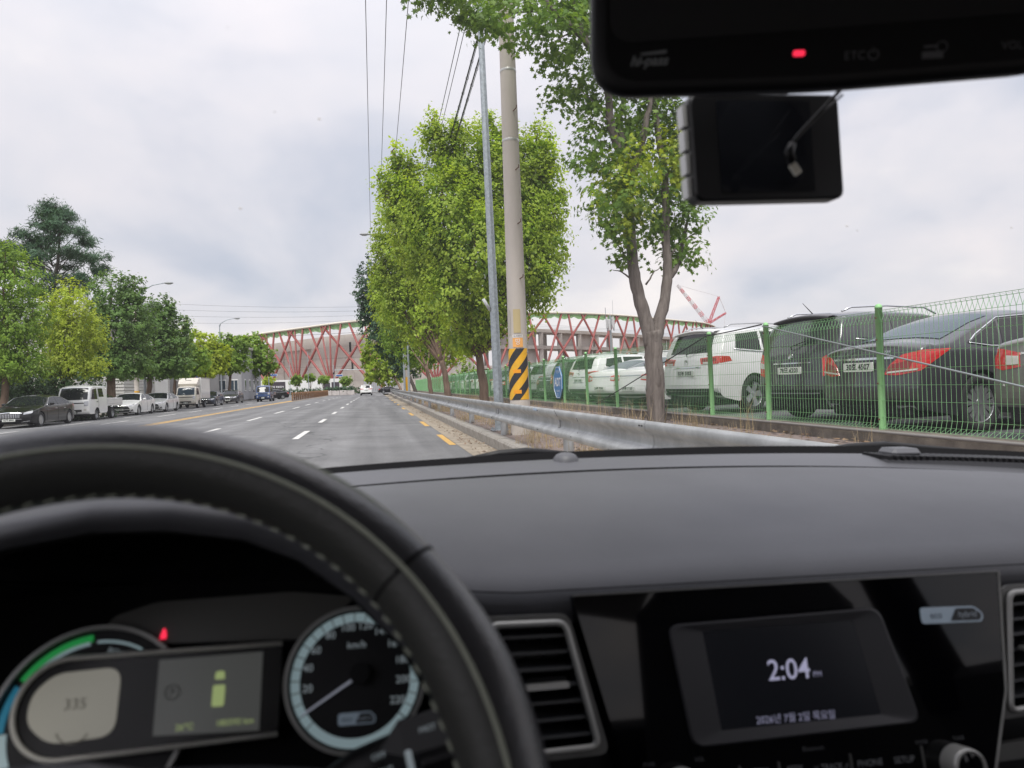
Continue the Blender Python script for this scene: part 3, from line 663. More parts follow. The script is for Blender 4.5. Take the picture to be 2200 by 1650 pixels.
rx = [-17.6, -14.2, -12.2, -10.5, -8.8, -7, -5.0, -3.4, -1.82, -.9, 0, .8, 1.62]
road = sheet('road', rx, [-40, 0, 30, 45, 55, 65, 75, 85, 95, 105, 115, 125, 141], lambda x, y: zroad(x, y), ASPH)
sheet('cross_road', [-140, -18, 0, 140], [141.02, 174], lambda x, y: -.225, ASPH)
sheet('gutter', [1.62, 2.19], [-40, 0, 30, 45, 60, 75, 90, 112], lambda x, y: zroad(x, y)+.004, GUT)
sheet('verge', [2.44, 4.0, 6.3], [-40, 0, 30, 60, 112], lambda x, y: .16 if x < 3 else (.22 if x < 5 else .28), PAVE)
sheet('parking_lot', [6.5, 40, 90], [-25, 0, 60, 118], lambda x, y: .34, mat('lot_asphalt', (.085, .085, .088), .9, var=.2, vscale=.7, bump=.3, bscale=80))
sheet('pavement', [-75, -24, -17.75], [-40, 30, 60, 134], lambda x, y: -.03, mat('pavement_blocks', (.30, .28, .26), .9, var=.2, vscale=3, bump=.3, bscale=50))
def strip(x0, x1, y0, y1, m):
    n = max(1, int((y1-y0)/4)); b = MB()
    b.grid([[(x0, y0+(y1-y0)*i/n, zroad(x0, y0+(y1-y0)*i/n)+.005), (x1, y0+(y1-y0)*i/n, zroad(x1, y0+(y1-y0)*i/n)+.005)] for i in range(n+1)]); return b.build('lane_marking', m, road)
for y0, y1 in [(9.2, 12.3), (17.0, 20.1), (24.7, 27.4), (32.4, 35.2), (40.7, 43.6), (49.0, 52), (57, 60), (65, 68), (73, 76), (81, 84), (89, 92)]: strip(-1.89, -1.74, y0, y1, WPAINT)
for y0, y1 in [(19.6, 22.2), (27.0, 30.2), (34.2, 37.6), (41.7, 45.2), (49.3, 52.8), (57, 60.5), (65, 68.5), (73, 76.5), (81, 84), (89, 92), (97, 100)]: strip(-5.08, -4.92, y0*1.11, y1*1.11, WPAINT)
strip(-8.74, -8.56, -5, 82, YPAINT); strip(-9.06, -8.88, -5, 82, YPAINT)
strip(-8.75, -8.58, 82.2, 138, YPAINT)
for y0 in [26.5, 35.3, 44.1, 51.2, 58.3, 65.4, 72.6, 79.7, 86.9, 94, 101]: strip(-12.35, -12.18, y0, y0+3.7, WPAINT)
for y0 in [23.2, 29.0, 36.4, 44.5, 52.6, 60.7, 69, 77.3, 85.7]: strip(-14.3, -14.15, y0, y0+3.2, WPAINT)
for y0, y1 in [(7.5, 10.6), (14.3, 17.4), (21.2, 24.1), (29.2, 32.2), (37.4, 40.3), (45.5, 48.4), (53.5, 56.4), (61.5, 64.4), (69.5, 72.4)]: strip(1.46, 1.60, y0, y1, YPAINT)
# kerb stones
KERB = mat('kerb_concrete', (.33, .31, .28), .88, var=.3, vscale=6, bump=.4, bscale=90, col2=(.21, .19, .165))
random.seed(5)
kerb = tag(empty('kerb', (2.2, 0, 0)), kind='structure')
kb = MB(); kb.prism([(0, -.06), (0, .13), (.03, .165), (.235, .17), (.24, -.06)], lambda a, c: (a, 0, c), lambda a, c: (a, .985, c))
k0 = kb.build('kerb_stone', KERB, kerb)
for i in range(62):
    o = k0 if i == 0 else inst(k0, kerb)
    o.location = (random.uniform(-.006, .006), 3+i, random.uniform(-.005, .004)); o.rotation_euler = (0, 0, random.uniform(-.004, .004))
b = MB(); b.prism([(0, -.06), (0, .13), (.03, .165), (.235, .17), (.24, -.06)], lambda a, c: (a, 65, c), lambda a, c: (a, 112, c)); o = b.build('far_kerb_run', KERB, kerb)
b = MB(); b.prism([(-17.76, -.4), (-17.76, -.02), (-17.64, -.02), (-17.58, -.06), (-17.58, -.4)], lambda a, c: (a, -40, c), lambda a, c: (a, 134, c)); tag(b.build('far_side_kerb', KERB), kind='structure')

# ------------------------------------------------------------------ low wall, mesh fence
lw = MB(); lw.prism([(6.22, .1), (6.24, .42), (6.26, .445), (6.52, .45), (6.55, .1)], lambda a, c: (a, -12, c), lambda a, c: (a, 112, c))
tag(lw.build('low_wall', CONC_D), 'long low dirty concrete wall under the green mesh fence', 'wall')
GRN = mat('fence_green', (.25, .52, .24), .45, var=.18, vscale=2.5)
GRNP = mat('fence_post_green', (.30, .60, .26), .5, var=.2, vscale=3.5, col2=(.24, .50, .21))
RUST = mat('rusty_bolt', (.12, .06, .035), .8)
fence = tag(empty('mesh_fence', (6.4, 8.05, .42)), 'long green welded wire mesh fence along the parking lot', 'fence')
ys = [5.3, 8.05, 10.72, 12.72, 15.42, 18.16, 20.85, 23.5, 26.3, 28.9]
while ys[-1] < 108: ys.append(ys[-1]+2.72)
ys = [-.2, 2.55]+ys
b = MB(); b.lathe([(.044, 0), (.044, 1.585), (.047, 1.585), (.046, 1.60), (.036, 1.625), (.018, 1.638), (.0005, 1.642)], 16)
p0 = b.build('post', GRNP, fence, True)
b = MB(); b.tube([(-.055, 0, 0), (-.040, 0, 0)], .012, 6); bolt0 = b.build('post_bolt', RUST, None); bolt0.rotation_euler = (0, 0, R(50))
first = True
for i, y in enumerate(ys):
    o = p0 if first else inst(p0, fence)
    o.location = (0, y-8.05, 0); o.rotation_euler = (R(random.uniform(-.3, .3)), R(-.6+random.uniform(-.3, .3)), 0)
    if y < 30:
        for z in (.16, .62, 1.18, 1.46):
            q = bolt0 if first else inst(bolt0)
            q.parent = o; q.location = (-.0, -.0, z); first = False
    first = False
def wire_panel(L, r):
    b = MB(); n = int(round(L/.075)); path = [(.05, .10), (-.035, .045), (-.002, .19), (0, .8), (0, 1.40), (-.045, 1.545), (.05, 1.52), (.002, 1.40)]
    for k in range(n):
        y = .05+(L-.1)*(k+.5)/n
        b.tube([(x, y, z) for x, z in path], r, 3, cap=False)
    for x, z in [(.05, .10), (-.035, .045), (.004, .19), (.004, .40), (.004, .60), (.004, .80), (.004, 1.0), (.004, 1.20), (.004, 1.40), (-.045, 1.545), (.05, 1.52)]:
        b.tube([(x, .03, z), (x, L-.03, z)], r*1.05, 3, cap=False)
    return b
pcache = {}
for a, c in zip(ys, ys[1:]):
    L = round(c-a, 2)
    if L not in pcache:
        o = wire_panel(L, .0030).build('wire_panel', GRN, fence); pcache[L] = o
    else: o = inst(pcache[L], fence)
    o.location = (-.03, a-8.05, 0); o.rotation_euler = (0, R(-.6), 0)
def rope(name, pts, r, m, label, n=10, sag=0):
    P = []
    for (a, c) in zip(pts, pts[1:]):
        for i in range(n):
            t = i/n; p = Vector(a).lerp(Vector(c), t); p.z -= sag*4*t*(1-t); P.append(p)
    P.append(Vector(pts[-1])); b = MB(); b.tube(P, r, 6); o = b.build(name, m, None, True); return tag(o, label, 'cable')
STEELC = mat('cable_steel', (.32, .35, .36), .4, metal=.6); BLKC = mat('cable_black', (.012, .012, .014), .5)
rope('brace_cable', [(6.33, 10.72, 2.0), (6.33, 5.3, .86)], .011, STEELC, 'taut grey steel cable running diagonally down the nearest fence bays')
rope('brace_cable', [(6.33, 10.75, 2.03), (6.33, 12.75, 1.98), (6.33, 19.8, .5)], .012, BLKC, 'black cable slanting down the fence behind the forked tree', sag=.01)
rope('ground_pipe', [(6.20, 3, .45), (6.20, 10, .44), (6.2, 18, .45)], .02, mat('pipe_grey', (.2, .19, .18), .6), 'thin grey pipe lying along the foot of the mesh fence', sag=.01)
# octagonal blue security sign on the fence
sg = tag(empty('security_sign', (6.28, 23.9, 1.15)), 'blue octagonal security company sign hung on the mesh fence', 'sign')
SP = Plane((0, 0, 0), (0, -1, 0), (0, 0, 1))
oc = [(.58*cos(R(22.5+45*i))*1.05, .6*sin(R(22.5+45*i))) for i in range(8)]
b = MB(); SP.plate(oc, -.012, .008, b); b.build('board', mat('sign_blue', (.06, .22, .48), .4), sg)
b = MB()
for i in range(8):
    a, c = Vector(oc[i])*.94, Vector(oc[(i+1) % 8])*.94; b.tube([SP.p(a.x, a.y, .012), SP.p(c.x, c.y, .012)], .008, 5)
b.build('border_line', mat('sign_white', (.75, .77, .8), .5), sg)
text('lettering', 'ADT', .40, SP.mat4(0, .0, .014), MATS['sign_white'], sg, bold=.012)
text('lettering', '무인경비', .12, SP.mat4(0, .36, .014), MATS['sign_white'], sg)
text('lettering', '1588-6400', .11, SP.mat4(0, -.30, .014), MATS['sign_white'], sg); text('lettering', '캡스', .12, SP.mat4(0, -.43, .014), MATS['sign_white'], sg)

# ------------------------------------------------------------------ guardrail
GALV = mat('galvanised', (.40, .41, .415), .45, metal=.5, var=.24, vscale=3.2, bump=.08, bscale=40)
gr = tag(empty('guardrail', (2.32, 2, .16)), 'galvanised steel guardrail running along the kerb beside the road', 'guardrail')
prof = [(.03, .30), (.012, .305), (.0, .325), (.0, .365), (.012, .39), (.07, .425), (.082, .45), (.082, .515), (.07, .54), (.012, .575), (.0, .60), (.0, .64), (.012, .66), (.03, .665)]
def beam(L):
    b = MB(); b.grid([[(x, y, z) for x, z in prof] for y in (0, L)]); b.grid([[(x+.006, y, z) for x, z in prof] for y in (0, L)])
    return b
bm0 = beam(4.14).build('beam', GALV, gr, True)
BOLT = mat('bolt_dark', (.05, .05, .05), .6)
b = MB(); b.box((0, 0, 0), (.004, .035, .014), .001); sl = b.build('beam_slot', BOLT, None); first = True
for i in range(26):
    o = bm0 if i == 0 else inst(bm0, gr)
    y = -4.3+i*4.1; o.location = (.004*(i % 2), y-2+2, 0); o.rotation_euler = (0, 0, R(random.uniform(-.06, .06)))
    if i < 9:
        for dy in (.06, .12):
            for z in (.345, .62):
                q = sl if first else inst(sl); q.parent = o; q.location = (-.003, dy, z); q.rotation_euler = (0, 0, 0)
                first = False
b = MB(); b.lathe([(.07, -.06), (.07, .58), (.066, .60), (.0005, .605)], 16); gp = b.build('post', GALV, gr, True)
b = MB(); b.box((.08, 0, .47), (.09, .07, .1), .01); gs = b.build('spacer', GALV, None)
y = 4.5-4.9; i = 0; first = True
while y < 103:
    o = gp if first else inst(gp, gr); o.location = (.19, y-2, 0)
    q = gs if first else inst(gs); q.parent = o; q.location = (-.19+.02, 0, 0); first = False
    y += 4.75
SCUF = mat('scuff_dark', (.10, .10, .10), .8)
for (yy, z, l, a) in [(9.0, .62, .18, 25), (8.2, .40, .1, -20), (8.3, .36, .05, 0), (6.9, .33, .04, 0), (8.0, .58, .08, 30), (13.1, .45, .07, 0)]:
    b = MB(); b.box((0, 0, 0), (.003, l, .010), .001, M=Matrix.Rotation(R(a), 3, 'X')); o = b.build('scuff_mark', SCUF, gr); o.location = (-.001 if z > .57 or z < .38 else .045, yy-2, z)
b = MB(); b.box((0, 0, 0), (.004, .22, .035), .001); o = b.build('reflector_sticker', mat('sticker_blue', (.35, .45, .6), .4), gr); o.location = (-.003, 10.2-2, .635)

# ------------------------------------------------------------------ concrete utility pole with hazard wrap
cp = tag(empty('utility_pole', (2.82, 13.7, .16)), 'concrete utility pole with yellow and black hazard wrap', 'utility pole')
POLE = mat('pole_concrete', (.52, .475, .43), .85, var=.10, vscale=1.6, bump=.15, bscale=60, spec=.3, stretch=(1, 1, .25))
H_ = 15.0
def pr(z): return .200-.0062*z
b = MB(); b.lathe([(pr(z), z) for z in (-.1, 2, 5, 8, 12, H_)]+[(.0005, H_)], 40); b.build('shaft', POLE, cp, True)
cp.rotation_euler = (0, R(-.30), 0)
YEL = mat('hazard_yellow', (.80, .43, .02), .5, bump=.3, bscale=70, var=.1, vscale=5); HBL = mat('hazard_black', (.02, .021, .024), .6, bump=.3, bscale=70)
wz0, wz1 = .70, 1.70
ph0, ph1 = R(172), R(322)               # wrap angles seen from the road
def pp(a, z, d): r = pr(z)+d; return (r*cos(a), r*sin(a), z)
for nm, mm, d, rng in (('hazard_wrap', YEL, .005, None),):
    b = MB(); n = 30
    b.grid([[pp(ph0+(ph1-ph0)*i/n, z, d) for i in range(n+1)] for z in (wz0, wz0+.25, wz0+.5, wz0+.75, wz1)]); b.build(nm, mm, cp, True)
def stripe(poly):      # poly in (s along the wrap 0..1, t height 0..1)
    b = MB(); n = 24; rows = []
    (lo, hi) = poly
    for i in range(n+1):
        s = lo[0][0]+(lo[-1][0]-lo[0][0])*i/n
        def ev(P):
            for (a, za), (c, zc) in zip(P, P[1:]):
                if s <= c+1e-9: return za+(zc-za)*(s-a)/(c-a)
            return P[-1][1]
        z0, z1 = max(0, min(1, ev(lo))), max(0, min(1, ev(hi)))
        a = ph0+(ph1-ph0)*s
        rows.append([pp(a, wz0+(wz1-wz0)*(z0+(z1-z0)*k/4), .008) for k in range(5)])
    b.grid(rows); b.build('hazard_stripe', HBL, cp, True)
k = .62
for z0 in (-.36, .06, .48, .90):
    stripe(([(0, z0), (1, z0+k)], [(0, z0+.21), (1, z0+.21+k)]))
for z in (1.22, .82): 
    b = MB(); b.grid([[pp(ph0+(ph1-ph0)*(.35+.3*i/6), zz_, .011) for i in range(7)] for zz_ in (z, z+.07)]); b.build('reflector_patch', mat('hazard_orange', (.85, .33, .01), .35), cp, True)
def pole_plate(name, a0, a1, z0, z1, m, d=.006):
    b = MB(); b.grid([[pp(a0+(a1-a0)*i/8, z, d) for i in range(9)] for z in (z0, z1)]); return b.build(name, m, cp, True)
pole_plate('notice_board', R(236), R(278), 2.0, 2.46, mat('notice_cream', (.52, .42, .22), .6), .01)
pole_plate('number_tag', R(196), R(216), 1.96, 2.45, mat('tag_grey', (.42, .40, .36), .6), .008)
pole_plate('flyer', R(228), R(288), 1.72, 1.94, mat('flyer_orange', (.85, .42, .12), .6), .008)
pole_plate('flyer_header', R(228), R(288), 1.905, 1.965, mat('flyer_white', (.7, .68, .66), .6), .009)
FP = Plane((cos(R(258))*.207, sin(R(258))*.207, 1.82), (-sin(R(258)), cos(R(258)), 0), (0, 0, 1))
text('lettering', '땅', .13, FP.mat4(0, 0, .004, 0), mat('flyer_ink_white', (.8, .78, .75), .6), cp, sx=.9)
text('lettering', '토지매매', .045, FP.mat4(0, .118, .006), mat('ink_dark', (.05, .04, .04), .7), cp)
for z in (5.78, 7.15):
    b = MB(); b.lathe([(pr(z)+.004, z-.025), (pr(z)+.006, z-.02), (pr(z)+.006, z+.02), (pr(z)+.004, z+.025)], 32); b.build('steel_band', mat('band_steel', (.55, .55, .53), .35, metal=.5), cp, True)
for i, z in enumerate((3.05, 4.12, 5.17, 6.32, 7.38, 8.4)):
    a = R(286); b = MB(); b.tube([pp(a, z, -.02), pp(a, z+.02, .13), pp(a, z+.07, .14)], .010, 6); b.build('climbing_peg', RUST, cp)
for z in (.9, 1.3, 1.62):
    b = MB(); b.tube([pp(R(318), z, .008), pp(R(345), z+.01, .012)], .008, 5); b.build('strap_end', STEELC, cp)
b = MB(); b.box((-.9, 0, 13.9), (3.4, .09, .09), .01); b.build('crossarm', GALV, cp)
for x in (-2.5, -1.85, -1.2, .5):
    b = MB(); b.lathe([(.03, 0), (.06, .05), (.035, .08), (.06, .13), (.03, .17), (.0005, .18)], 12, c=(x, 0, 13.95)); b.build('insulator', mat('porcelain', (.5, .5, .5), .3), cp, True)
# two further poles along the verge
def far_pole(x, y, label, hz=True):
    p = tag(empty('utility_pole', (x, y, .16)), label, 'utility pole', 'concrete utility poles')
    b = MB(); b.lathe([(pr(z), z) for z in (-.1, 5, 10, H_)]+[(.0005, H_)], 20); b.build('shaft', POLE, p, True)
    b = MB(); b.lathe([(pr(z)+.006, z) for z in (.5, 1.8)], 20); b.build('hazard_wrap', YEL, p, True)
    b = MB(); b.box((-.9, 0, 13.9), (3.4, .09, .09), .01); b.build('crossarm', GALV, p)
    return p
far_pole(2.82, 63.5, 'distant concrete utility pole wrapped in yellow among the roadside trees')
cp['group'] = 'concrete utility poles'
# ------------------------------------------------------------------ galvanised lamp post beside it
lp = tag(empty('street_lamp', (2.66, 15.2, .16)), 'octagonal galvanised lamp post beside the concrete utility pole', 'street lamp', 'street lamps')
GALV2 = mat('galvanised_spangle', (.36, .40, .43), .45, metal=.45, var=.22, vscale=14, bump=.06, bscale=40)
b = MB(); b.lathe([(.135, 0), (.135, .02)], 8); b.lathe([(.105, .02), (.060, 9.6), (.0005, 9.62)], 8); b.build('shaft', GALV2, lp)
b = MB(); b.box((0, 0, .02), (.36, .36, .025), .004); b.build('base_plate', GALV2, lp)
for sx in (-1, 1):
    for sy in (-1, 1):
        b = MB(); b.lathe([(.02, 0), (.02, .05), (.0005, .055)], 6, c=(sx*.14, sy*.14, .03)); b.build('anchor_bolt', GALV2, lp)
b = MB(); b.tube([(-.09, -.02, 2.62), (-.24, -.06, 2.86)], .035, 10); b.build('conduit_stub', mat('stub_white', (.6, .62, .63), .5), lp, True)
def lamp_arm(p, z, dirx, reach=2.2):
    b = MB(); b.tube([(0, 0, z-.3), (dirx*.15, 0, z+.15), (dirx*reach*.45, 0, z+.55), (dirx*reach, 0, z+.75)], [.05, .045, .04, .035], 8); b.build('arm', GALV2, p, True)
    b = MB(); b.lathe([(.0005, .09), (.10, .075), (.16, .0), (.15, -.05), (.10, -.09), (.0005, -.1)], 14, M=Matrix.Scale(2.3, 3, (1, 0, 0)), c=(dirx*(reach+.25), 0, z+.74)); b.build('lamp_head', mat('lamp_grey', (.30, .31, .32), .5), p, True)
    b = MB(); b.lathe([(.11, 0), (.08, -.045), (.0005, -.06)], 12, M=Matrix.Scale(2.0, 3, (1, 0, 0)), c=(dirx*(reach+.27), 0, z+.66)); b.build('lamp_glass', mat('lamp_glass', (.5, .5, .48), .2), p, True)
lamp_arm(lp, 9.6, -1)
lp.rotation_euler = (R(.2), R(-1.0), 0)
def lamp(x, y, z, dirx, label, reach=2.2):
    p = tag(empty('street_lamp', (x, y, .16)), label, 'street lamp', 'street lamps')
    b = MB(); b.lathe([(.10, 0), (.055, z), (.0005, z+.02)], 8); b.build('shaft', GALV2, p)
    lamp_arm(p, z, dirx, reach); return p
lamp(-18.2, 62.2, 9.3, 1, 'lamp post with curved arm rising from the trees behind the white sedans', 1.8)
lamp(-18.2, 91.7, 9.2, 1, 'slim lamp post with curved arm standing behind the box truck', 1.8)
lamp(2.66, 55, 11.9, -1, 'lamp head peeking out left of the tall roadside trees', 2.75)
lamp(2.66, 63, 5.2, -1, 'short grey post beside the distant yellow wrapped pole', .3)

# ------------------------------------------------------------------ overhead wires
def wire(x0, z0, x1, z1, y0, y1, sag, r, label):
    P = []
    for i in range(25):
        t = i/24; P.append((x0+(x1-x0)*t, y0+(y1-y0)*t, z0+(z1-z0)*t-sag*4*t*(1-t)))
    b = MB(); b.tube(P, r, 5); o = b.build('overhead_wire', BLKC, None, True); return tag(o, label, 'wire', 'overhead wires')
for i, (x, z, nm) in enumerate([(.13, 14.2, 'leftmost thin overhead power wire above the road'), (.80, 14.2, 'second thin overhead power wire above the road'), (1.50, 14.2, 'third overhead power wire, nearest the lamp post')]):
    P = []
    for s, (ya, yb) in enumerate([(-36, 13.7), (13.7, 63.5), (63.5, 113)]):
        for k in range(16):
            t = k/16; P.append((x, ya+(yb-ya)*t, z-.75*4*t*(1-t)))
    b = MB(); b.tube(P, .013, 5); tag(b.build('overhead_wire', BLKC, None, True), nm, 'wire', 'overhead wires')
wire(2.86, 12.1, 2.9, 12.1, 13.7, 63.5, .5, .013, 'upper of two thin cables running from the concrete pole')
wire(3.03, 12.2, 3.1, 12.2, 13.7, 63.5, .5, .012, 'thin cable next to the upper one from the concrete pole')
for j, (dz, dx, nm) in enumerate([(0, 0, 'thick bundled telecom cable leaving the concrete pole'), (-.22, .14, 'lower bundled telecom cable leaving the concrete pole')]):
    P = []; Q = MB()
    for i in range(40):
        t = i/39; P.append(Vector((3.2+dx+.1*t, 13.6+49.9*t, 11.3+dz-.6*4*t*(1-t))))
    Q.tube(P, .024, 6); e_ = tag(Q.build('telecom_cable', BLKC, None, True), nm, 'cable')
    q = MB(); q.tube([p+Vector((.03, 0, -.03+.012*sin(i*1.7))) for i, p in enumerate(P)], .010, 5); q.build('lashing_wire', BLKC, e_, True)
    for i in range(1, 12):
        t = i*.022; c = Vector((3.2+dx+.1*t, 13.6+49.9*t, 11.3+dz-.6*4*t*(1-t)-.045))
        q = MB(); q.tube([c+Vector((.05*cos(2*pi*k/12), 0, .05*sin(2*pi*k/12))) for k in range(12)], .005, 4, closed=True); q.build('hanger_ring', BLKC, e_)
for i, (xa, za, xb, zb, y, nm) in enumerate([(-52.4, 18.34, 0.0, 15.96, 133, 'topmost thin wire crossing the sky before the stadium'), (-52.4, 17.15, 0.0, 15.24, 133, 'second thin wire crossing the sky before the stadium'), (-52.4, 15.96, 0.0, 14.41, 133, 'third thin wire crossing the sky before the stadium'), (-52.4, 14.53, 0.0, 13.58, 133, 'fourth thin wire crossing the sky before the stadium'), (-47.6, 11.55, 4.8, 11.67, 133, 'darker low wire crossing before the stadium rim'), (-35.7, 7.98, 9.5, 7.39, 140, 'sagging wire in front of the stadium wall'), (-35.7, 6.2, 9.5, 5.96, 140, 'lowest sagging wire in front of the stadium wall')]):
    P = [(xa+(xb-xa)*t, y, za+(zb-za)*t-.8*4*t*(1-t)) for t in [k/20 for k in range(21)]]
    b = MB(); b.tube(P, .02 if i != 4 else .035, 4); tag(b.build('overhead_wire', BLKC, None, True), nm, 'wire', 'overhead wires')
# ------------------------------------------------------------------ trees
LOBES = {}
LOBES['A'] = [(4.22, 12.2, 5.51, 0.63, 0.56, 0.67), (5.23, 12.5, 5.39, 0.74, 0.66, 1.04), (4.3, 11.8, 4.4, 0.69, 0.62, 0.65), (5.57, 12.5, 4.53, 0.61, 0.55, 0.79), (5.17, 12.7, 3.95, 0.57, 0.52, 0.53), (4.31, 11.9, 3.61, 0.37, 0.33, 0.41), (5.78, 12.2, 4.02, 0.43, 0.39, 0.6), (3.81, 12.2, 6.41, 0.62, 0.56, 0.5), (3.27, 11.7, 6.97, 0.79, 0.71, 0.48), (2.61, 11.6, 7.27, 0.86, 0.77, 0.43), (2.02, 11.4, 7.06, 0.45, 0.41, 0.34), (1.63, 11.3, 7.28, 0.37, 0.34, 0.26), (0.89, 11.2, 7.33, 0.33, 0.3, 0.2), (1.26, 11.2, 7.46, 0.44, 0.4, 0.29), (3.86, 12.2, 7.83, 0.67, 0.6, 0.5), (2.61, 12.2, 8.39, 1.47, 1.32, 0.57), (4.32, 12.2, 8.53, 1.26, 1.13, 1.01), (4.95, 12.8, 7.51, 0.97, 0.88, 0.97), (6.0, 13.0, 8.03, 1.09, 0.98, 1.09), (5.53, 12.7, 6.61, 0.8, 0.72, 0.71), (3.66, 11.7, 4.92, 0.32, 0.29, 0.28), (6.07, 12.7, 5.75, 0.54, 0.48, 0.71), (4.11, 12.0, 4.04, 0.33, 0.3, 0.29), (5.95, 12.4, 3.5, 0.3, 0.27, 0.3), (4.46, 12.2, 3.34, 0.25, 0.23, 0.2), (5.53, 12.5, 3.39, 0.31, 0.27, 0.26), (5.02, 12.4, 6.04, 0.6, 0.54, 0.6), (4.24, 12.2, 6.1, 0.5, 0.45, 0.42)]
LOBES['B'] = [(2.94, 28.0, 10.31, 0.83, 0.74, 1.47), (3.84, 28.0, 9.6, 1.29, 1.16, 2.03), (5.08, 28.5, 10.54, 0.85, 0.77, 1.61), (5.6, 28.5, 8.84, 1.71, 1.54, 2.28), (6.74, 28.3, 9.19, 0.95, 0.86, 2.38), (7.31, 28.2, 9.56, 0.53, 0.48, 1.9), (7.38, 28.0, 7.23, 0.66, 0.6, 1.7), (1.26, 28.0, 8.99, 0.54, 0.49, 1.45), (1.58, 28.0, 7.72, 0.91, 0.82, 1.64), (2.77, 27.2, 7.55, 1.61, 1.44, 1.96), (3.93, 26.8, 6.23, 1.77, 1.6, 1.95), (6.0, 28.0, 6.47, 1.59, 1.43, 2.06), (6.74, 28.0, 5.34, 0.85, 0.76, 1.51), (5.38, 28.0, 4.97, 1.31, 1.18, 1.49), (3.2, 27.0, 4.85, 1.42, 1.28, 1.42), (4.32, 27.5, 3.82, 1.09, 0.98, 1.09), (3.63, 28.0, 3.13, 0.92, 0.83, 0.83), (2.41, 27.7, 6.03, 1.0, 0.9, 1.27), (5.72, 28.0, 3.66, 0.75, 0.67, 0.94), (0.88, 28.0, 8.26, 0.4, 0.36, 1.09), (2.6, 28.0, 11.13, 0.37, 0.33, 0.92), (3.63, 28.2, 10.95, 0.41, 0.37, 1.11), (4.8, 28.4, 11.35, 0.38, 0.34, 1.04), (5.62, 28.3, 10.68, 0.45, 0.41, 1.13), (6.79, 28.3, 10.81, 0.38, 0.34, 1.14), (7.31, 28.2, 10.8, 0.29, 0.26, 1.05), (1.11, 28.0, 9.89, 0.27, 0.24, 1.0), (1.63, 28.0, 9.36, 0.36, 0.33, 1.09), (7.72, 28.0, 8.56, 0.27, 0.24, 0.95), (0.54, 28.0, 8.97, 0.22, 0.2, 0.72), (5.88, 28.3, 9.74, 0.76, 0.68, 2.08), (5.89, 28.2, 7.64, 1.23, 1.1, 2.08), (2.06, 28.0, 8.46, 0.73, 0.66, 1.55), (4.36, 28.0, 8.32, 1.39, 1.25, 1.85), (1.91, 28.0, 6.81, 1.0, 0.9, 1.46), (7.07, 28.2, 8.03, 0.67, 0.6, 1.9)]
LOBES['C'] = [(1.54, 42.0, 10.16, 1.22, 1.1, 2.99), (2.29, 42.0, 8.53, 1.91, 1.72, 3.0), (0.68, 42.0, 8.52, 0.81, 0.73, 2.44), (3.62, 42.0, 7.43, 1.65, 1.48, 3.02), (2.73, 42.0, 5.24, 1.64, 1.48, 2.19), (4.36, 42.0, 4.67, 1.38, 1.24, 1.65), (4.58, 42.0, 3.01, 1.1, 0.99, 0.83), (1.42, 42.0, 6.35, 1.5, 1.35, 2.17), (1.74, 42.0, 7.98, 1.63, 1.47, 2.45), (2.89, 42.0, 10.17, 1.37, 1.23, 2.46), (3.57, 42.0, 5.78, 1.65, 1.48, 1.92), (0.9, 42.0, 6.9, 1.08, 0.98, 2.17)]
LOBES['D'] = [(2.97, 56.0, 8.06, 1.82, 1.64, 2.91), (4.32, 56.0, 5.12, 1.83, 1.65, 2.19), (3.55, 56.0, 3.68, 1.64, 1.48, 1.46), (1.83, 56.0, 6.25, 1.45, 1.3, 2.54)]
LOBES['E'] = [(0.17, 71.0, 10.84, 1.74, 1.56, 3.2), (1.43, 71.0, 8.08, 2.52, 2.27, 3.9), (2.72, 71.0, 5.76, 2.3, 2.07, 2.76), (-0.34, 71.0, 9.02, 1.14, 1.03, 2.28), (3.1, 71.0, 3.45, 1.61, 1.45, 1.61)]
LOBES['F'] = [(0.29, 95.0, 6.76, 1.71, 1.54, 2.75), (0.82, 95.0, 4.3, 2.33, 2.09, 2.75), (2.29, 95.0, 3.03, 2.46, 2.21, 1.84), (-0.66, 95.0, 4.95, 0.98, 0.88, 2.14), (2.95, 95.0, 4.86, 1.84, 1.66, 2.46)]
LOBES['L0'] = [(-17.35, 39.3, 7.09, 1.39, 1.25, 1.73), (-16.57, 39.3, 5.24, 1.04, 0.94, 1.62), (-17.62, 39.3, 5.02, 1.61, 1.45, 1.61), (-19.23, 39.3, 5.96, 1.83, 1.65, 2.74), (-16.84, 39.3, 3.38, 0.93, 0.83, 0.81), (-17.74, 39.3, 8.02, 0.81, 0.73, 0.92), (-17.17, 39.3, 2.7, 1.39, 1.25, 0.69), (-18.3, 39.3, 2.84, 1.61, 1.45, 0.69), (-18.06, 39.3, 3.87, 1.38, 1.24, 1.15)]
LOBES['L1'] = [(-17.1, 45.2, 6.62, 1.08, 0.97, 1.48), (-16.78, 45.2, 5.0, 1.62, 1.46, 1.75), (-17.66, 45.2, 4.21, 1.07, 0.97, 1.34), (-16.05, 45.2, 4.72, 1.03, 0.93, 1.08), (-17.2, 45.2, 3.12, 1.35, 1.21, 0.94), (-18.1, 45.2, 5.56, 0.94, 0.84, 1.61), (-16.84, 45.2, 2.98, 1.62, 1.46, 0.75), (-17.94, 45.2, 3.01, 1.07, 0.97, 0.8)]
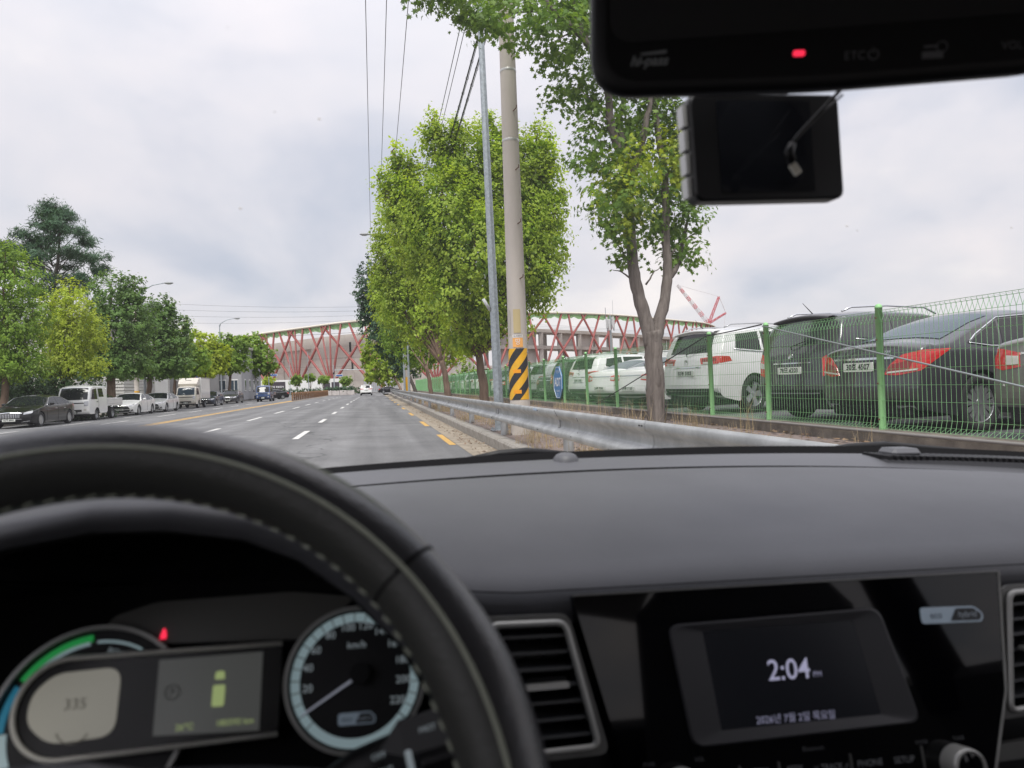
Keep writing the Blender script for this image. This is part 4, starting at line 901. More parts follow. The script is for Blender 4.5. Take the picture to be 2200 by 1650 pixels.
LOBES['L2'] = [(-17.59, 53.5, 7.92, 1.61, 1.45, 1.77), (-16.24, 53.5, 8.55, 0.97, 0.87, 1.13), (-17.37, 53.5, 5.66, 2.26, 2.03, 1.93), (-18.3, 53.5, 4.07, 1.61, 1.45, 1.45), (-16.16, 53.5, 6.29, 1.46, 1.31, 1.94), (-16.68, 53.5, 3.71, 1.62, 1.45, 1.29), (-18.53, 53.5, 6.32, 0.96, 0.87, 1.6), (-17.74, 53.5, 3.09, 2.25, 2.03, 0.84), (-18.91, 53.5, 3.28, 1.44, 1.3, 0.9)]
LOBES['L3'] = [(-16.79, 61.3, 7.0, 1.49, 1.34, 2.05), (-16.24, 61.3, 7.74, 0.82, 0.74, 1.31), (-17.2, 61.3, 4.77, 1.86, 1.68, 1.86), (-15.63, 61.3, 5.11, 1.31, 1.18, 1.69), (-18.26, 61.3, 4.05, 1.3, 1.17, 1.3), (-14.88, 61.3, 6.6, 0.56, 0.51, 0.94), (-16.2, 61.3, 3.44, 1.12, 1.01, 0.93), (-17.25, 61.3, 3.28, 2.24, 2.01, 0.89), (-15.33, 61.3, 3.42, 1.31, 1.18, 0.98)]
LOBES['L4'] = [(-16.99, 69.0, 6.01, 1.27, 1.14, 1.69), (-16.85, 69.0, 3.9, 1.48, 1.33, 1.48), (-17.82, 69.0, 4.34, 1.26, 1.14, 1.48), (-17.06, 69.0, 3.48, 1.9, 1.71, 0.93), (-15.85, 69.0, 4.29, 1.48, 1.34, 1.19)]
LOBES['L5'] = [(-17.27, 77.3, 6.08, 1.66, 1.5, 1.43), (-16.64, 77.3, 4.64, 1.91, 1.71, 1.67), (-18.0, 77.3, 3.96, 1.42, 1.28, 1.19), (-15.98, 77.3, 4.15, 1.05, 0.94, 0.95), (-16.45, 77.3, 3.44, 1.91, 1.72, 0.76), (-15.51, 77.3, 4.85, 1.34, 1.2, 1.24)]
LOBES['L6'] = [(-18.03, 92.8, 7.01, 1.72, 1.55, 1.44), (-16.97, 92.8, 6.12, 2.01, 1.81, 2.01), (-16.14, 92.8, 6.68, 1.27, 1.14, 1.61), (-17.57, 92.8, 4.41, 1.72, 1.55, 1.15), (-16.75, 92.8, 4.67, 2.3, 2.07, 1.15), (-18.63, 92.8, 5.3, 1.72, 1.55, 1.43)]
LOBES['L7'] = [(-17.48, 111.9, 7.76, 2.23, 2.01, 2.09), (-16.53, 111.9, 6.0, 2.66, 2.39, 2.1), (-18.53, 111.9, 5.7, 1.95, 1.76, 1.95), (-15.23, 111.9, 4.91, 1.26, 1.14, 1.26), (-16.91, 111.9, 4.61, 2.65, 2.39, 1.26)]
LOBES['pine'] = [(-22.89, 62.3, 9.78, 0.71, 0.64, 0.3), (-24.98, 64.8, 9.87, 1.04, 0.94, 0.35), (-26.3, 63.1, 10.06, 0.67, 0.6, 0.34), (-25.24, 59.9, 9.19, 0.95, 0.86, 0.32), (-23.92, 59.5, 9.2, 0.99, 0.89, 0.42), (-22.3, 59.8, 9.26, 0.86, 0.77, 0.32), (-22.82, 62.8, 10.3, 1.05, 0.95, 0.38), (-24.75, 65.4, 10.96, 1.09, 0.98, 0.43), (-26.96, 63.5, 10.64, 0.86, 0.78, 0.34), (-26.83, 61.0, 10.63, 0.65, 0.58, 0.39), (-23.88, 59.0, 10.08, 0.73, 0.66, 0.42), (-21.91, 59.7, 10.32, 0.89, 0.8, 0.32), (-21.58, 63.0, 11.57, 0.91, 0.82, 0.45), (-24.16, 64.0, 11.82, 1.03, 0.93, 0.38), (-26.84, 64.1, 11.87, 0.87, 0.78, 0.3), (-26.15, 59.7, 10.64, 0.95, 0.85, 0.42), (-24.49, 59.5, 10.61, 0.95, 0.86, 0.35), (-21.04, 61.0, 10.92, 0.77, 0.69, 0.33), (-22.59, 62.8, 12.37, 1.13, 1.01, 0.34), (-24.02, 63.9, 12.71, 1.03, 0.93, 0.34), (-26.39, 63.6, 12.09, 0.86, 0.78, 0.34), (-26.18, 61.8, 12.32, 0.95, 0.85, 0.33), (-24.39, 59.2, 11.82, 1.05, 0.95, 0.28), (-20.96, 59.9, 11.85, 1.08, 0.97, 0.36), (-22.17, 62.4, 13.38, 0.82, 0.74, 0.34), (-26.14, 65.1, 13.58, 0.66, 0.59, 0.35), (-26.21, 63.6, 13.48, 1.05, 0.95, 0.34), (-27.11, 61.8, 12.9, 1.09, 0.98, 0.36), (-22.52, 59.0, 12.25, 0.95, 0.85, 0.35), (-22.38, 60.0, 12.37, 1.04, 0.93, 0.43), (-22.44, 62.6, 13.83, 0.94, 0.84, 0.41), (-24.96, 64.3, 14.23, 0.76, 0.69, 0.46), (-25.76, 62.3, 13.63, 1.1, 0.99, 0.41), (-26.49, 61.8, 14.07, 1.09, 0.98, 0.4), (-24.25, 60.3, 13.45, 0.86, 0.77, 0.39), (-22.46, 61.4, 14.1, 1.06, 0.96, 0.29), (-24.1, 63.0, 14.69, 1.01, 0.91, 0.45), (-25.91, 63.4, 15.17, 0.98, 0.88, 0.34), (-24.22, 60.2, 14.32, 0.86, 0.77, 0.29), (-23.44, 60.2, 14.3, 1.0, 0.9, 0.36), (-23.29, 62.1, 15.28, 0.89, 0.8, 0.3), (-25.49, 62.6, 15.81, 0.89, 0.8, 0.37), (-24.28, 61.0, 15.37, 0.83, 0.75, 0.43), (-23.7, 61.0, 15.12, 1.05, 0.95, 0.36), (-23.65, 62.3, 15.91, 0.67, 0.6, 0.45), (-24.51, 62.5, 15.91, 0.82, 0.73, 0.41), (-24.78, 61.7, 16.15, 0.69, 0.63, 0.37), (-23.6, 61.2, 15.57, 0.95, 0.85, 0.29), (-27.27, 61.9, 12.48, 1.46, 1.31, 0.58), (-28.23, 61.9, 13.02, 1.45, 1.31, 0.65), (-26.27, 61.9, 13.04, 1.28, 1.15, 0.51), (-29.21, 61.9, 12.48, 1.45, 1.3, 0.72), (-24.13, 61.9, 16.17, 0.37, 0.33, 0.59), (-24.7, 61.9, 15.8, 0.33, 0.3, 0.51), (-23.21, 61.9, 15.56, 0.33, 0.3, 0.52)]
LS_MAPLE = np.array([(0, -.5), (.10, -.22), (.42, -.30), (.24, -.04), (.5, .16), (.2, .16), (.0, .55), (-.2, .16), (-.5, .16), (-.24, -.04), (-.42, -.30), (-.10, -.22)])
LS_LEAF = np.array([(0, -.5), (.30, -.12), (.24, .16), (0, .5), (-.24, .16), (-.30, -.12)])
LS_QUAD = np.array([(-.1, -.5), (.4, -.1), (.1, .5), (-.4, .12)])
def leaf_mesh(name, lobes, n, size, seed, mat_, parent, shape, spray=12, spread=.28, shell=.55, outward=False, org=(0, 0, 0), ratio=1.0):
    """leaves in sprays spread through a set of ellipsoids, one polygon per leaf"""
    rg = np.random.default_rng(seed); Lb = np.array(lobes, float)
    wgt = (Lb[:, 3]*Lb[:, 4]*Lb[:, 5])**(2/3); wgt /= wgt.sum()
    ns = max(1, n//spray); li = rg.choice(len(Lb), ns, p=wgt)
    d = rg.normal(size=(ns, 3)); d /= np.linalg.norm(d, axis=1)[:, None]
    rad = (shell+(1.06-shell)*rg.random(ns)**.7)*(1+.05*rg.normal(size=ns))
    c = Lb[li, :3]+d*Lb[li, 3:6]*rad[:, None]
    sp = spread*(.6+.8*rg.random(ns))
    # leaves of a spray hang along a twig pointing outwards
    tw = d+rg.normal(size=(ns, 3))*.5+np.array([0, 0, .25]); tw /= np.linalg.norm(tw, axis=1)[:, None]
    t = rg.random((ns, spray))*1.3-.65
    pos = c[:, None]+tw[:, None]*(t*sp[:, None])[..., None]+rg.normal(size=(ns, spray, 3))*(sp*.32)[:, None, None]
    nor = d[:, None]*.75+np.array([0, 0, .5])+rg.normal(size=(ns, 1, 3))*.22+rg.normal(size=(ns, spray, 3))*.30
    pos = pos.reshape(-1, 3)-np.array(org); nor = nor.reshape(-1, 3); nor /= np.linalg.norm(nor, axis=1)[:, None]
    up = np.tile(np.array([0, 0, -1.0]), (len(pos), 1))+rg.normal(size=(len(pos), 3))*.6
    if outward: up = np.repeat(tw, spray, axis=0)+rg.normal(size=(len(pos), 3))*.45
    a = up-nor*(up*nor).sum(1)[:, None]; a /= np.linalg.norm(a, axis=1)[:, None]; b = np.cross(nor, a)
    s = size*(.65+.7*rg.random(len(pos)))
    k = len(shape); V = pos[:, None]+(a[:, None]*shape[None, :, 1, None]+b[:, None]*shape[None, :, 0, None]*ratio)*s[:, None, None]
    if k > 4: V += nor[:, None]*(-(np.abs(shape[:, 0])**1.5)[None, :, None]*.35*s[:, None, None])
    V = V.reshape(-1, 3); m = len(pos)
    me = bpy.data.meshes.new(name); me.vertices.add(len(V)); me.vertices.foreach_set('co', V.ravel())
    me.loops.add(m*k); me.loops.foreach_set('vertex_index', np.arange(m*k)); me.polygons.add(m)
    me.polygons.foreach_set('loop_start', np.arange(m)*k); me.materials.append(mat_); me.update(calc_edges=True)
    o = bpy.data.objects.new(name, me); COL.objects.link(o); o.parent = parent; return o
BARK = mat('bark_grey', (.23, .20, .18), .95, var=.5, vscale=13, bump=1.0, bscale=34, stretch=(1, 1, .12), spec=.15, col2=(.115, .098, .088))
BARK2 = mat('bark_brown', (.17, .12, .09), .95, var=.3, vscale=6, bump=.8, bscale=20, stretch=(1, 1, .25), spec=.15)
BARKD = mat('bark_dark', (.075, .065, .055), .95, var=.3, vscale=6, bump=.8, bscale=20, spec=.15)
LA = leaf_mat('leaf_backlit', (.105, .195, .038), (.14, .24, .042), (.19, .285, .048), .42)  # green darkened so the backlit shade sits in the leaf colour
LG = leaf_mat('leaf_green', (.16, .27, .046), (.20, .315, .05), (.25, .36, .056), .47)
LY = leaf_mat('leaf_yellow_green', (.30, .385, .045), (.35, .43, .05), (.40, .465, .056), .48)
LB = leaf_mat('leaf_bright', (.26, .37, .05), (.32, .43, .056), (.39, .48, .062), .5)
LD = leaf_mat('leaf_dark', (.10, .185, .052), (.125, .22, .058), (.155, .25, .064), .42)
LDD = leaf_mat('leaf_deep', (.034, .082, .045), (.05, .11, .055), (.075, .14, .06), .25)
PINE = leaf_mat('pine_needles', (.040, .092, .050), (.055, .118, .06), (.075, .142, .07), .2)
HED = leaf_mat('hedge_leaf', (.032, .07, .028), (.046, .092, .034), (.065, .115, .04), .2)
def limb(b, P, r0, r1, jit=.03, seed=0, n=10, sub=4):
    rg = random.Random(seed); Q = []
    P = [Vector(p) for p in P]
    for i in range(len(P)-1):
        for k in range(sub):
            t = k/sub; p0 = P[max(i-1, 0)]; p1 = P[i]; p2 = P[i+1]; p3 = P[min(i+2, len(P)-1)]
            q = .5*((2*p1)+(p2-p0)*t+(2*p0-5*p1+4*p2-p3)*t*t+(3*p1-p0-3*p2+p3)*t**3)
            Q.append(q+Vector((rg.uniform(-1, 1), rg.uniform(-1, 1), 0))*jit*(.3 if not Q else 1))
    Q.append(P[-1]); m = len(Q)
    b.tube(Q, [(r0+(r1-r0)*(i/(m-1))**.8)*(1+rg.uniform(-.06, .06)) for i in range(m)], n)
def tree(name, label, key, base, fork, r, leafm, n, size, shape, seed, bark=BARK2, group='street trees', shell=.5, spray=12, spread=.3, extra=None):
    org = Vector(base); t = tag(empty(name, base), label, 'tree', group)
    lob = LOBES[key]; b = MB(); fk = Vector(fork)
    limb(b, [(0, 0, -.1), ((fk-org)*.5)+Vector((.04, 0, 0)), fk-org], r, r*.72, .03, seed, 12)
    cz = [l for l in lob]; rg = random.Random(seed)
    for l in cz:
        c = Vector(l[:3])-org
        if c.z < (fk-org).z+.3: continue
        mid = (fk-org).lerp(c, .5)+Vector((rg.uniform(-.2, .2), rg.uniform(-.2, .2), -.15*abs(c.x)))
        limb(b, [fk-org-Vector((0, 0, .2)), mid, c, c+Vector((0, 0, l[5]*.6))], r*.42, .012, .04, rg.random(), 7, 3)
    b.build('trunk', bark, t, True)
    leaf_mesh('crown', lob, n, size, seed, leafm, t, shape, spray, spread, shell, org=base)
    return t
# the forked tree in front of the fence, limbs as in the photograph
base = (5.03, 12.2, .24); org = Vector(base)
tA = tag(empty('forked_tree', base), 'tall grey barked tree forking into two stems before the mesh fence', 'tree', 'street trees')
b = MB(); A = lambda *p: [Vector(q)-org for q in p]
limb(b, A((5.04, 12.2, .1), (5.03, 12.2, .9), (5.02, 12.2, 1.6), (5.0, 12.2, 2.05)), .175, .165, .012, 1, 16)
limb(b, A((4.99, 12.2, 1.75), (4.86, 12.2, 2.35), (4.75, 12.2, 2.75), (4.68, 12.2, 3.25), (4.65, 12.25, 4.19), (4.66, 12.3, 4.89), (4.42, 12.2, 5.5), (4.29, 12.1, 5.82), (4.21, 12, 6.4), (3.84, 11.9, 7.08), (3.08, 11.7, 7.61), (2.67, 11.6, 7.95)), .135, .045, .012, 2, 14)
limb(b, A((5.03, 12.2, 1.75), (5.2, 12.25, 2.35), (5.33, 12.3, 2.75), (5.38, 12.3, 3.25), (5.37, 12.3, 3.77), (5.38, 12.3, 4.91), (5.31, 12.4, 5.86), (5.3, 12.5, 7.2), (5.4, 12.6, 8.5)), .125, .04, .012, 3, 14)
limb(b, A((4.66, 12.3, 4.8), (4.58, 12.3, 5.5), (4.54, 12.35, 5.94), (4.65, 12.4, 6.3), (4.6, 12.5, 8.0)), .085, .03, .01, 4, 10)
limb(b, A((4.66, 12.2, 4.7), (4.85, 12.1, 5.4), (4.96, 12.05, 5.84), (5.03, 12, 6.32), (5.1, 12, 8)), .085, .03, .01, 5, 10)
limb(b, A((4.25, 12, 6.3), (4.0, 12, 6.9), (3.75, 12.1, 7.6), (3.6, 12.1, 8.4)), .075, .03, .01, 6, 10)
limb(b, A((5.36, 12.3, 3.0), (5.6, 12.35, 3.25), (5.75, 12.4, 3.73), (5.9, 12.4, 4.4)), .07, .02, .01, 7, 9)
for i, (p, q) in enumerate([((4.66, 12.2, 4.4), (3.95, 11.9, 5.05)), ((4.7, 12.2, 3.1), (4.2, 12, 3.75)), ((4.35, 12.1, 5.7), (3.65, 11.9, 6.3)), ((5.4, 12.3, 3.4), (6.0, 12.3, 3.9)), ((5.38, 12.3, 4.4), (5.8, 12.5, 5.2)), ((4.9, 12.2, 2.9), (5.2, 12.2, 3.2)), ((4.69, 12.2, 2.95), (4.25, 12.1, 3.15)), ((3.2, 11.75, 7.5), (2.0, 11.4, 7.1)), ((2.67, 11.6, 7.9), (1.0, 11.2, 7.4)), ((3.6, 11.8, 7.2), (3.1, 11.6, 6.8))]):
    a, c = Vector(p)-org, Vector(q)-org; limb(b, [a, a.lerp(c, .5)+Vector((0, 0, .06)), c], .022, .006, .02, i+10, 6)
b.build('trunk', BARK, tA, True)
rg = random.Random(9)
b = MB()
for i in range(26):       # peeling strips of bark
    a = rg.uniform(0, 2*pi); z = rg.uniform(.1, 1.7); h = rg.uniform(.1, .4); r0 = .17
    b.add([(r0*cos(a), r0*sin(a), z), (r0*cos(a+.25), r0*sin(a+.25), z), ((r0+.03)*cos(a+.2), (r0+.03)*sin(a+.2), z+h), ((r0+.02)*cos(a), (r0+.02)*sin(a), z+h*.9)], [(0, 1, 2, 3)])
b.build('bark_strips', BARK, tA)
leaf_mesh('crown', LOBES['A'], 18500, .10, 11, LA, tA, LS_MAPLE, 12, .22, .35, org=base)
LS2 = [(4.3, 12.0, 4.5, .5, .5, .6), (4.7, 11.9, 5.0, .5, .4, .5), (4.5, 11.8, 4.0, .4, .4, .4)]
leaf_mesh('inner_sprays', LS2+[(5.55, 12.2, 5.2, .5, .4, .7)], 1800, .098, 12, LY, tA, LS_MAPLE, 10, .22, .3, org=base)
# the row behind it
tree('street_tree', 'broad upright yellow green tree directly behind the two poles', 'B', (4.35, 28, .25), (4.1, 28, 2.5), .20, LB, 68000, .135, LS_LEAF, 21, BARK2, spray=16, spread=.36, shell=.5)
leaf_mesh('inner_crown', [(l[0], l[1], l[2], l[3]*.75, l[4]*.75, l[5]*.75) for l in LOBES['B']], 16000, .16, 22, LG, COL.objects['street_tree'], LS_LEAF, 12, .3, .2, org=(4.35, 28, .25))  # darker filler leaves added to block sky and give the crown inner shade
tree('street_tree', 'second roadside tree beyond the two poles, standing upright', 'C', (4.25, 41, .25), (3.9, 41, 2.6), .21, LB, 34000, .165, LS_LEAF, 31, BARK2)
tree('street_tree', 'third roadside tree from the two poles, slender trunk', 'D', (4.25, 53.5, .25), (3.9, 53.5, 2.6), .18, LG, 15000, .19, LS_LEAF, 32, BARK2)
tree('street_tree', 'dark green roadside tree leaning out over the road edge', 'E', (4.1, 69, .25), (3.0, 70, 3.0), .2, LDD, 18000, .22, LS_QUAD, 33, BARKD)
tree('street_tree', 'low yellow green tree at the far end of the roadside row', 'F', (3.6, 92, .2), (2.6, 94, 2.6), .18, LB, 8000, .32, LS_QUAD, 34, BARK2)
# the row on the far side of the road
tree('street_tree', 'leafy green tree at the left edge above the black sedan', 'L0', (-18.09, 39.27, 0.01), (-17.85, 39.27, 2.63), 0.202, LG, 18000, .15, LS_LEAF, 41)
tree('street_tree', 'small yellow tree with thin trunk behind the black sedan', 'L1', (-17.85, 45.46, 0.01), (-17.61, 45.46, 2.39), 0.107, LY, 15000, .145, LS_LEAF, 42)
tree('street_tree', 'large dark green tree behind the double cab truck bed', 'L2', (-17.85, 53.55, 0.01), (-17.85, 53.55, 2.87), 0.321, LD, 20000, .18, LS_QUAD, 43)
tree('street_tree', 'dark green tree behind the two white sedans', 'L3', (-17.85, 61.52, 0.01), (-17.61, 61.52, 2.87), 0.238, LD, 16000, .19, LS_QUAD, 44)
tree('street_tree', 'slim green tree between the second white sedan and the box truck', 'L4', (-17.85, 68.9, 0.01), (-17.61, 68.9, 2.51), 0.167, LG, 5000, .27, LS_QUAD, 45)
tree('street_tree', 'yellow tree above the refrigerated box truck', 'L5', (-17.85, 78.06, 0.01), (-17.61, 78.06, 2.51), 0.19, LY, 6500, .28, LS_QUAD, 46)
tree('street_tree', 'green tree above the dark parked sedans', 'L6', (-17.85, 94.01, 0.01), (-17.61, 94.01, 3.1), 0.214, LG, 6500, .3, LS_QUAD, 47)
tree('street_tree', 'rounded green tree beside the blue truck', 'L7', (-17.85, 112.69, 0.01), (-17.61, 112.69, 3.58), 0.238, LG, 7000, .34, LS_QUAD, 48)
# tall pine behind them
pn = tag(empty('pine_tree', (-24.9, 61.9, .0)), 'tall dark pine rising above the left row of trees', 'tree')
b = MB(); org = Vector((-24.9, 61.9, .0))
limb(b, [(0, 0, -.1), (.1, 0, 4.8), (.35, 0, 9.5), (.8, 0, 12.5), (.9, 0, 15.4)], .3, .05, .03, 3, 12)
for l in LOBES['pine']:
    c = Vector(l[:3])-org; s = Vector((.3, 0, max(8.3, c.z-1.9))); limb(b, [s, s.lerp(c, .5)+Vector((0, 0, -.1)), c], .06, .015, .05, l[0], 7, 3)
b.build('trunk', BARKD, pn, True)
leaf_mesh('crown', LOBES['pine'], 24000, .42, 51, PINE, pn, LS_LEAF, 20, .42, .2, True, org=(-24.9, 61.9, .0), ratio=.2)
def bush(name, label, lobes, n, size, seed, leafm, cat='bush', group=None):
    base = (lobes[0][0], lobes[0][1], 0); t = tag(empty(name, base), label, cat, group)
    b = MB()
    for l in lobes: limb(b, [Vector((l[0]-base[0], l[1]-base[1], 0)), Vector((l[0]-base[0]+.1, l[1]-base[1], l[2]))], .05, .02, .03, 1, 6)
    b.build('stem', BARKD, t)
    leaf_mesh('foliage', lobes, n, size, seed, leafm, t, LS_QUAD, 12, .25, .4, org=base); return t
bush('hedge', 'dense dark clipped hedge bank behind the black sedan', [(-22.6+i*1.07, 39.3+i*1.07, 1.35+.15*math.sin(i), 1.9, 1.7, 1.75) for i in range(-3, 6)]+[(-20.9+i*.83, 40.5+i*1.4, .5, 1.3, 1.4, .95) for i in range(-3, 6)], 34000, .15, 61, HED, 'hedge')
bush('bush', 'dark rounded shrub behind the white truck cab', [(-20.9, 50, 1.2, 1.1, 1.1, 1.4), (-21.2, 53, 1.4, 1.3, 1.2, 1.8)], 4000, .16, 62, HED, group='shrubs on the far side')
bush('bush', 'tall dark conifer shrub under the pine', [(-23.2, 47.6, 2.5, 1.5, 1.4, 1.9), (-22.1, 49.4, 2.0, 1.2, 1.2, 1.4), (-25, 48.8, 2.9, 1.5, 1.4, 1.8)], 7000, .18, 63, LDD, group='shrubs on the far side')
# ------------------------------------------------------------------ dry grass and fallen leaves along the verge
def blades(name, spots, label, seed, m):
    rg = random.Random(seed); V = []; Fc = []
    for (x, y, z, n, h, spr) in spots:
        for i in range(n):
            a = rg.uniform(0, 2*pi); r = spr*rg.random()**.6; bx, by = x+r*cos(a), y+r*sin(a); hh = h*rg.uniform(.35, 1.1); l = rg.uniform(.1, .55)*hh; d = rg.uniform(0, 2*pi)
            w_ = rg.uniform(.002, .0045); dx_, dy_ = cos(d), sin(d); k = len(V); px, py = -dy_*w_, dx_*w_
            for t in (0, .5, 1):
                ox, oy, oz = bx+dx_*l*t*t, by+dy_*l*t*t, z+hh*(t-.18*t*t*(l/hh))
                ww = 1-.85*t; V += [(ox-px*ww, oy-py*ww, oz), (ox+px*ww, oy+py*ww, oz)]
            Fc += [(k, k+1, k+3, k+2), (k+2, k+3, k+5, k+4)]
    o = mesh(name, V, Fc, m); return tag(o, label, kind='stuff')
DRY = leaf_mat('dry_grass_blades', (.32, .24, .14), (.40, .31, .19), (.48, .39, .25), .2)
rg = random.Random(3); sp_ = []
for i in range(46):
    y = 6.5+i*1.0+rg.uniform(-.4, .4); sp_.append((rg.uniform(2.55, 2.95), y, .165, rg.choice((8, 14, 30, 60, 90)), rg.uniform(.15, .42), rg.uniform(.12, .4)))
for i in range(40):
    y = 8+i*1.1+rg.uniform(-.4, .4); sp_.append((rg.uniform(5.7, 6.15), y, .29, rg.choice((10, 20, 40)), rg.uniform(.2, .5), .3))
sp_ += [(3.3, 17.3, .17, 260, .55, .55), (2.8, 20.3, .17, 200, .5, .5), (2.75, 27.5, .17, 220, .6, .5), (2.7, 8.0, .165, 40, .9, .2), (2.8, 7.0, .165, 30, .85, .22), (3.5, 9.4, .17, 50, .9, .35), (4.6, 12, .24, 50, .6, .3), (5.5, 11.8, .26, 40, .55, .3), (5.6, 10.0, .28, 14, .8, .1)]
blades('dry_grass', sp_, 'dry straw coloured grass tufts along the verge and guardrail', 4, DRY)
rg = np.random.default_rng(8)
lv = [(1.9+.2*0, 20, -.02, .35, 20, .004), (4.2, 22, .20, 1.9, 22, .02)]
LIT = leaf_mat('fallen_leaf', (.15, .085, .05), (.21, .13, .08), (.28, .2, .12), .1)
def litter(name, x0, x1, y0, y1, zf, n, seed, size, label):
    rg = np.random.default_rng(seed); x = x0+(x1-x0)*rg.random(n); y = y0+(y1-y0)*rg.random(n)**1.4; V = []; Fc = []
    for i in range(n):
        a = rg.random()*6.28; s = size*(.5+rg.random()); z = zf(x[i])+.008; k = len(V)
        for (p, q) in LS_QUAD: V.append((x[i]+s*(p*cos(a)-q*sin(a)), y[i]+s*(p*sin(a)+q*cos(a)), z+rg.random()*.02))
        Fc.append((k, k+1, k+2, k+3))
    return tag(mesh(name, V, Fc, LIT), label, kind='stuff')
litter('fallen_leaves', 2.5, 6.2, 5, 60, lambda x: .17+(x-2.5)*.035, 5200, 5, .07, 'brown fallen leaves scattered over the verge')
litter('gutter_leaves', 1.75, 2.18, 5, 50, lambda x: zroad(x, 20)+.005, 700, 6, .05, 'dry leaf litter caught in the gutter')
# ------------------------------------------------------------------ vehicles
def paint(name, col, metal=0.0, rough=.3): return mat(name, col, rough, metal=metal, coat=.8, spec=.5, var=.05, vscale=1.2)
P_WHITE = paint('paint_white', (.74, .74, .73)); P_BLACK = mat('paint_black', (.005, .005, .006), .3, spec=.2, coat=.7); P_DGREY = paint('paint_dark_grey', (.045, .043, .05), .3)
P_GREY = paint('paint_grey', (.17, .165, .155), .5); P_NAVY = paint('paint_navy', (.02, .03, .06), .3); P_BLUE = paint('paint_blue', (.03, .065, .17)); P_SILVER = paint('paint_silver', (.42, .43, .44), .5)
P_CREAM = paint('paint_cream', (.66, .62, .54))
GLASS_D = mat('tinted_glass', (.010, .012, .014), .06, spec=.4); GLASS_B = mat('blue_glass', (.045, .065, .085), .06, spec=.5)
CHROME = mat('chrome', (.72, .73, .74), .12, metal=1); TYRE = mat('tyre_rubber', (.018, .018, .019), .85, bump=.2, bscale=80); RIM = mat('alloy_rim', (.50, .51, .52), .28, metal=.8)
RIMD = mat('steel_rim', (.30, .31, .32), .4, metal=.5); UNDER = mat('underbody_black', (.010, .010, .011), .85); TRIM = mat('black_trim', (.015, .015, .016), .55)
TAIL = mat('tail_red', (.42, .010, .016), .12, coat=.9, var=.35, vscale=9, stretch=(1, 1, 4), col2=(.62, .03, .03)); TAILD = mat('tail_dark_red', (.22, .01, .012), .18, coat=.6); CLEARL = mat('lamp_clear', (.55, .54, .50), .15, coat=.6)
HEADL = mat('headlamp_glass', (.42, .43, .45), .1, metal=.4, coat=.8); PLATE = mat('plate_white', (.60, .62, .58), .5); INK = mat('plate_ink', (.015, .02, .02), .6); AMBER = mat('amber_lens', (.6, .2, .02), .2)
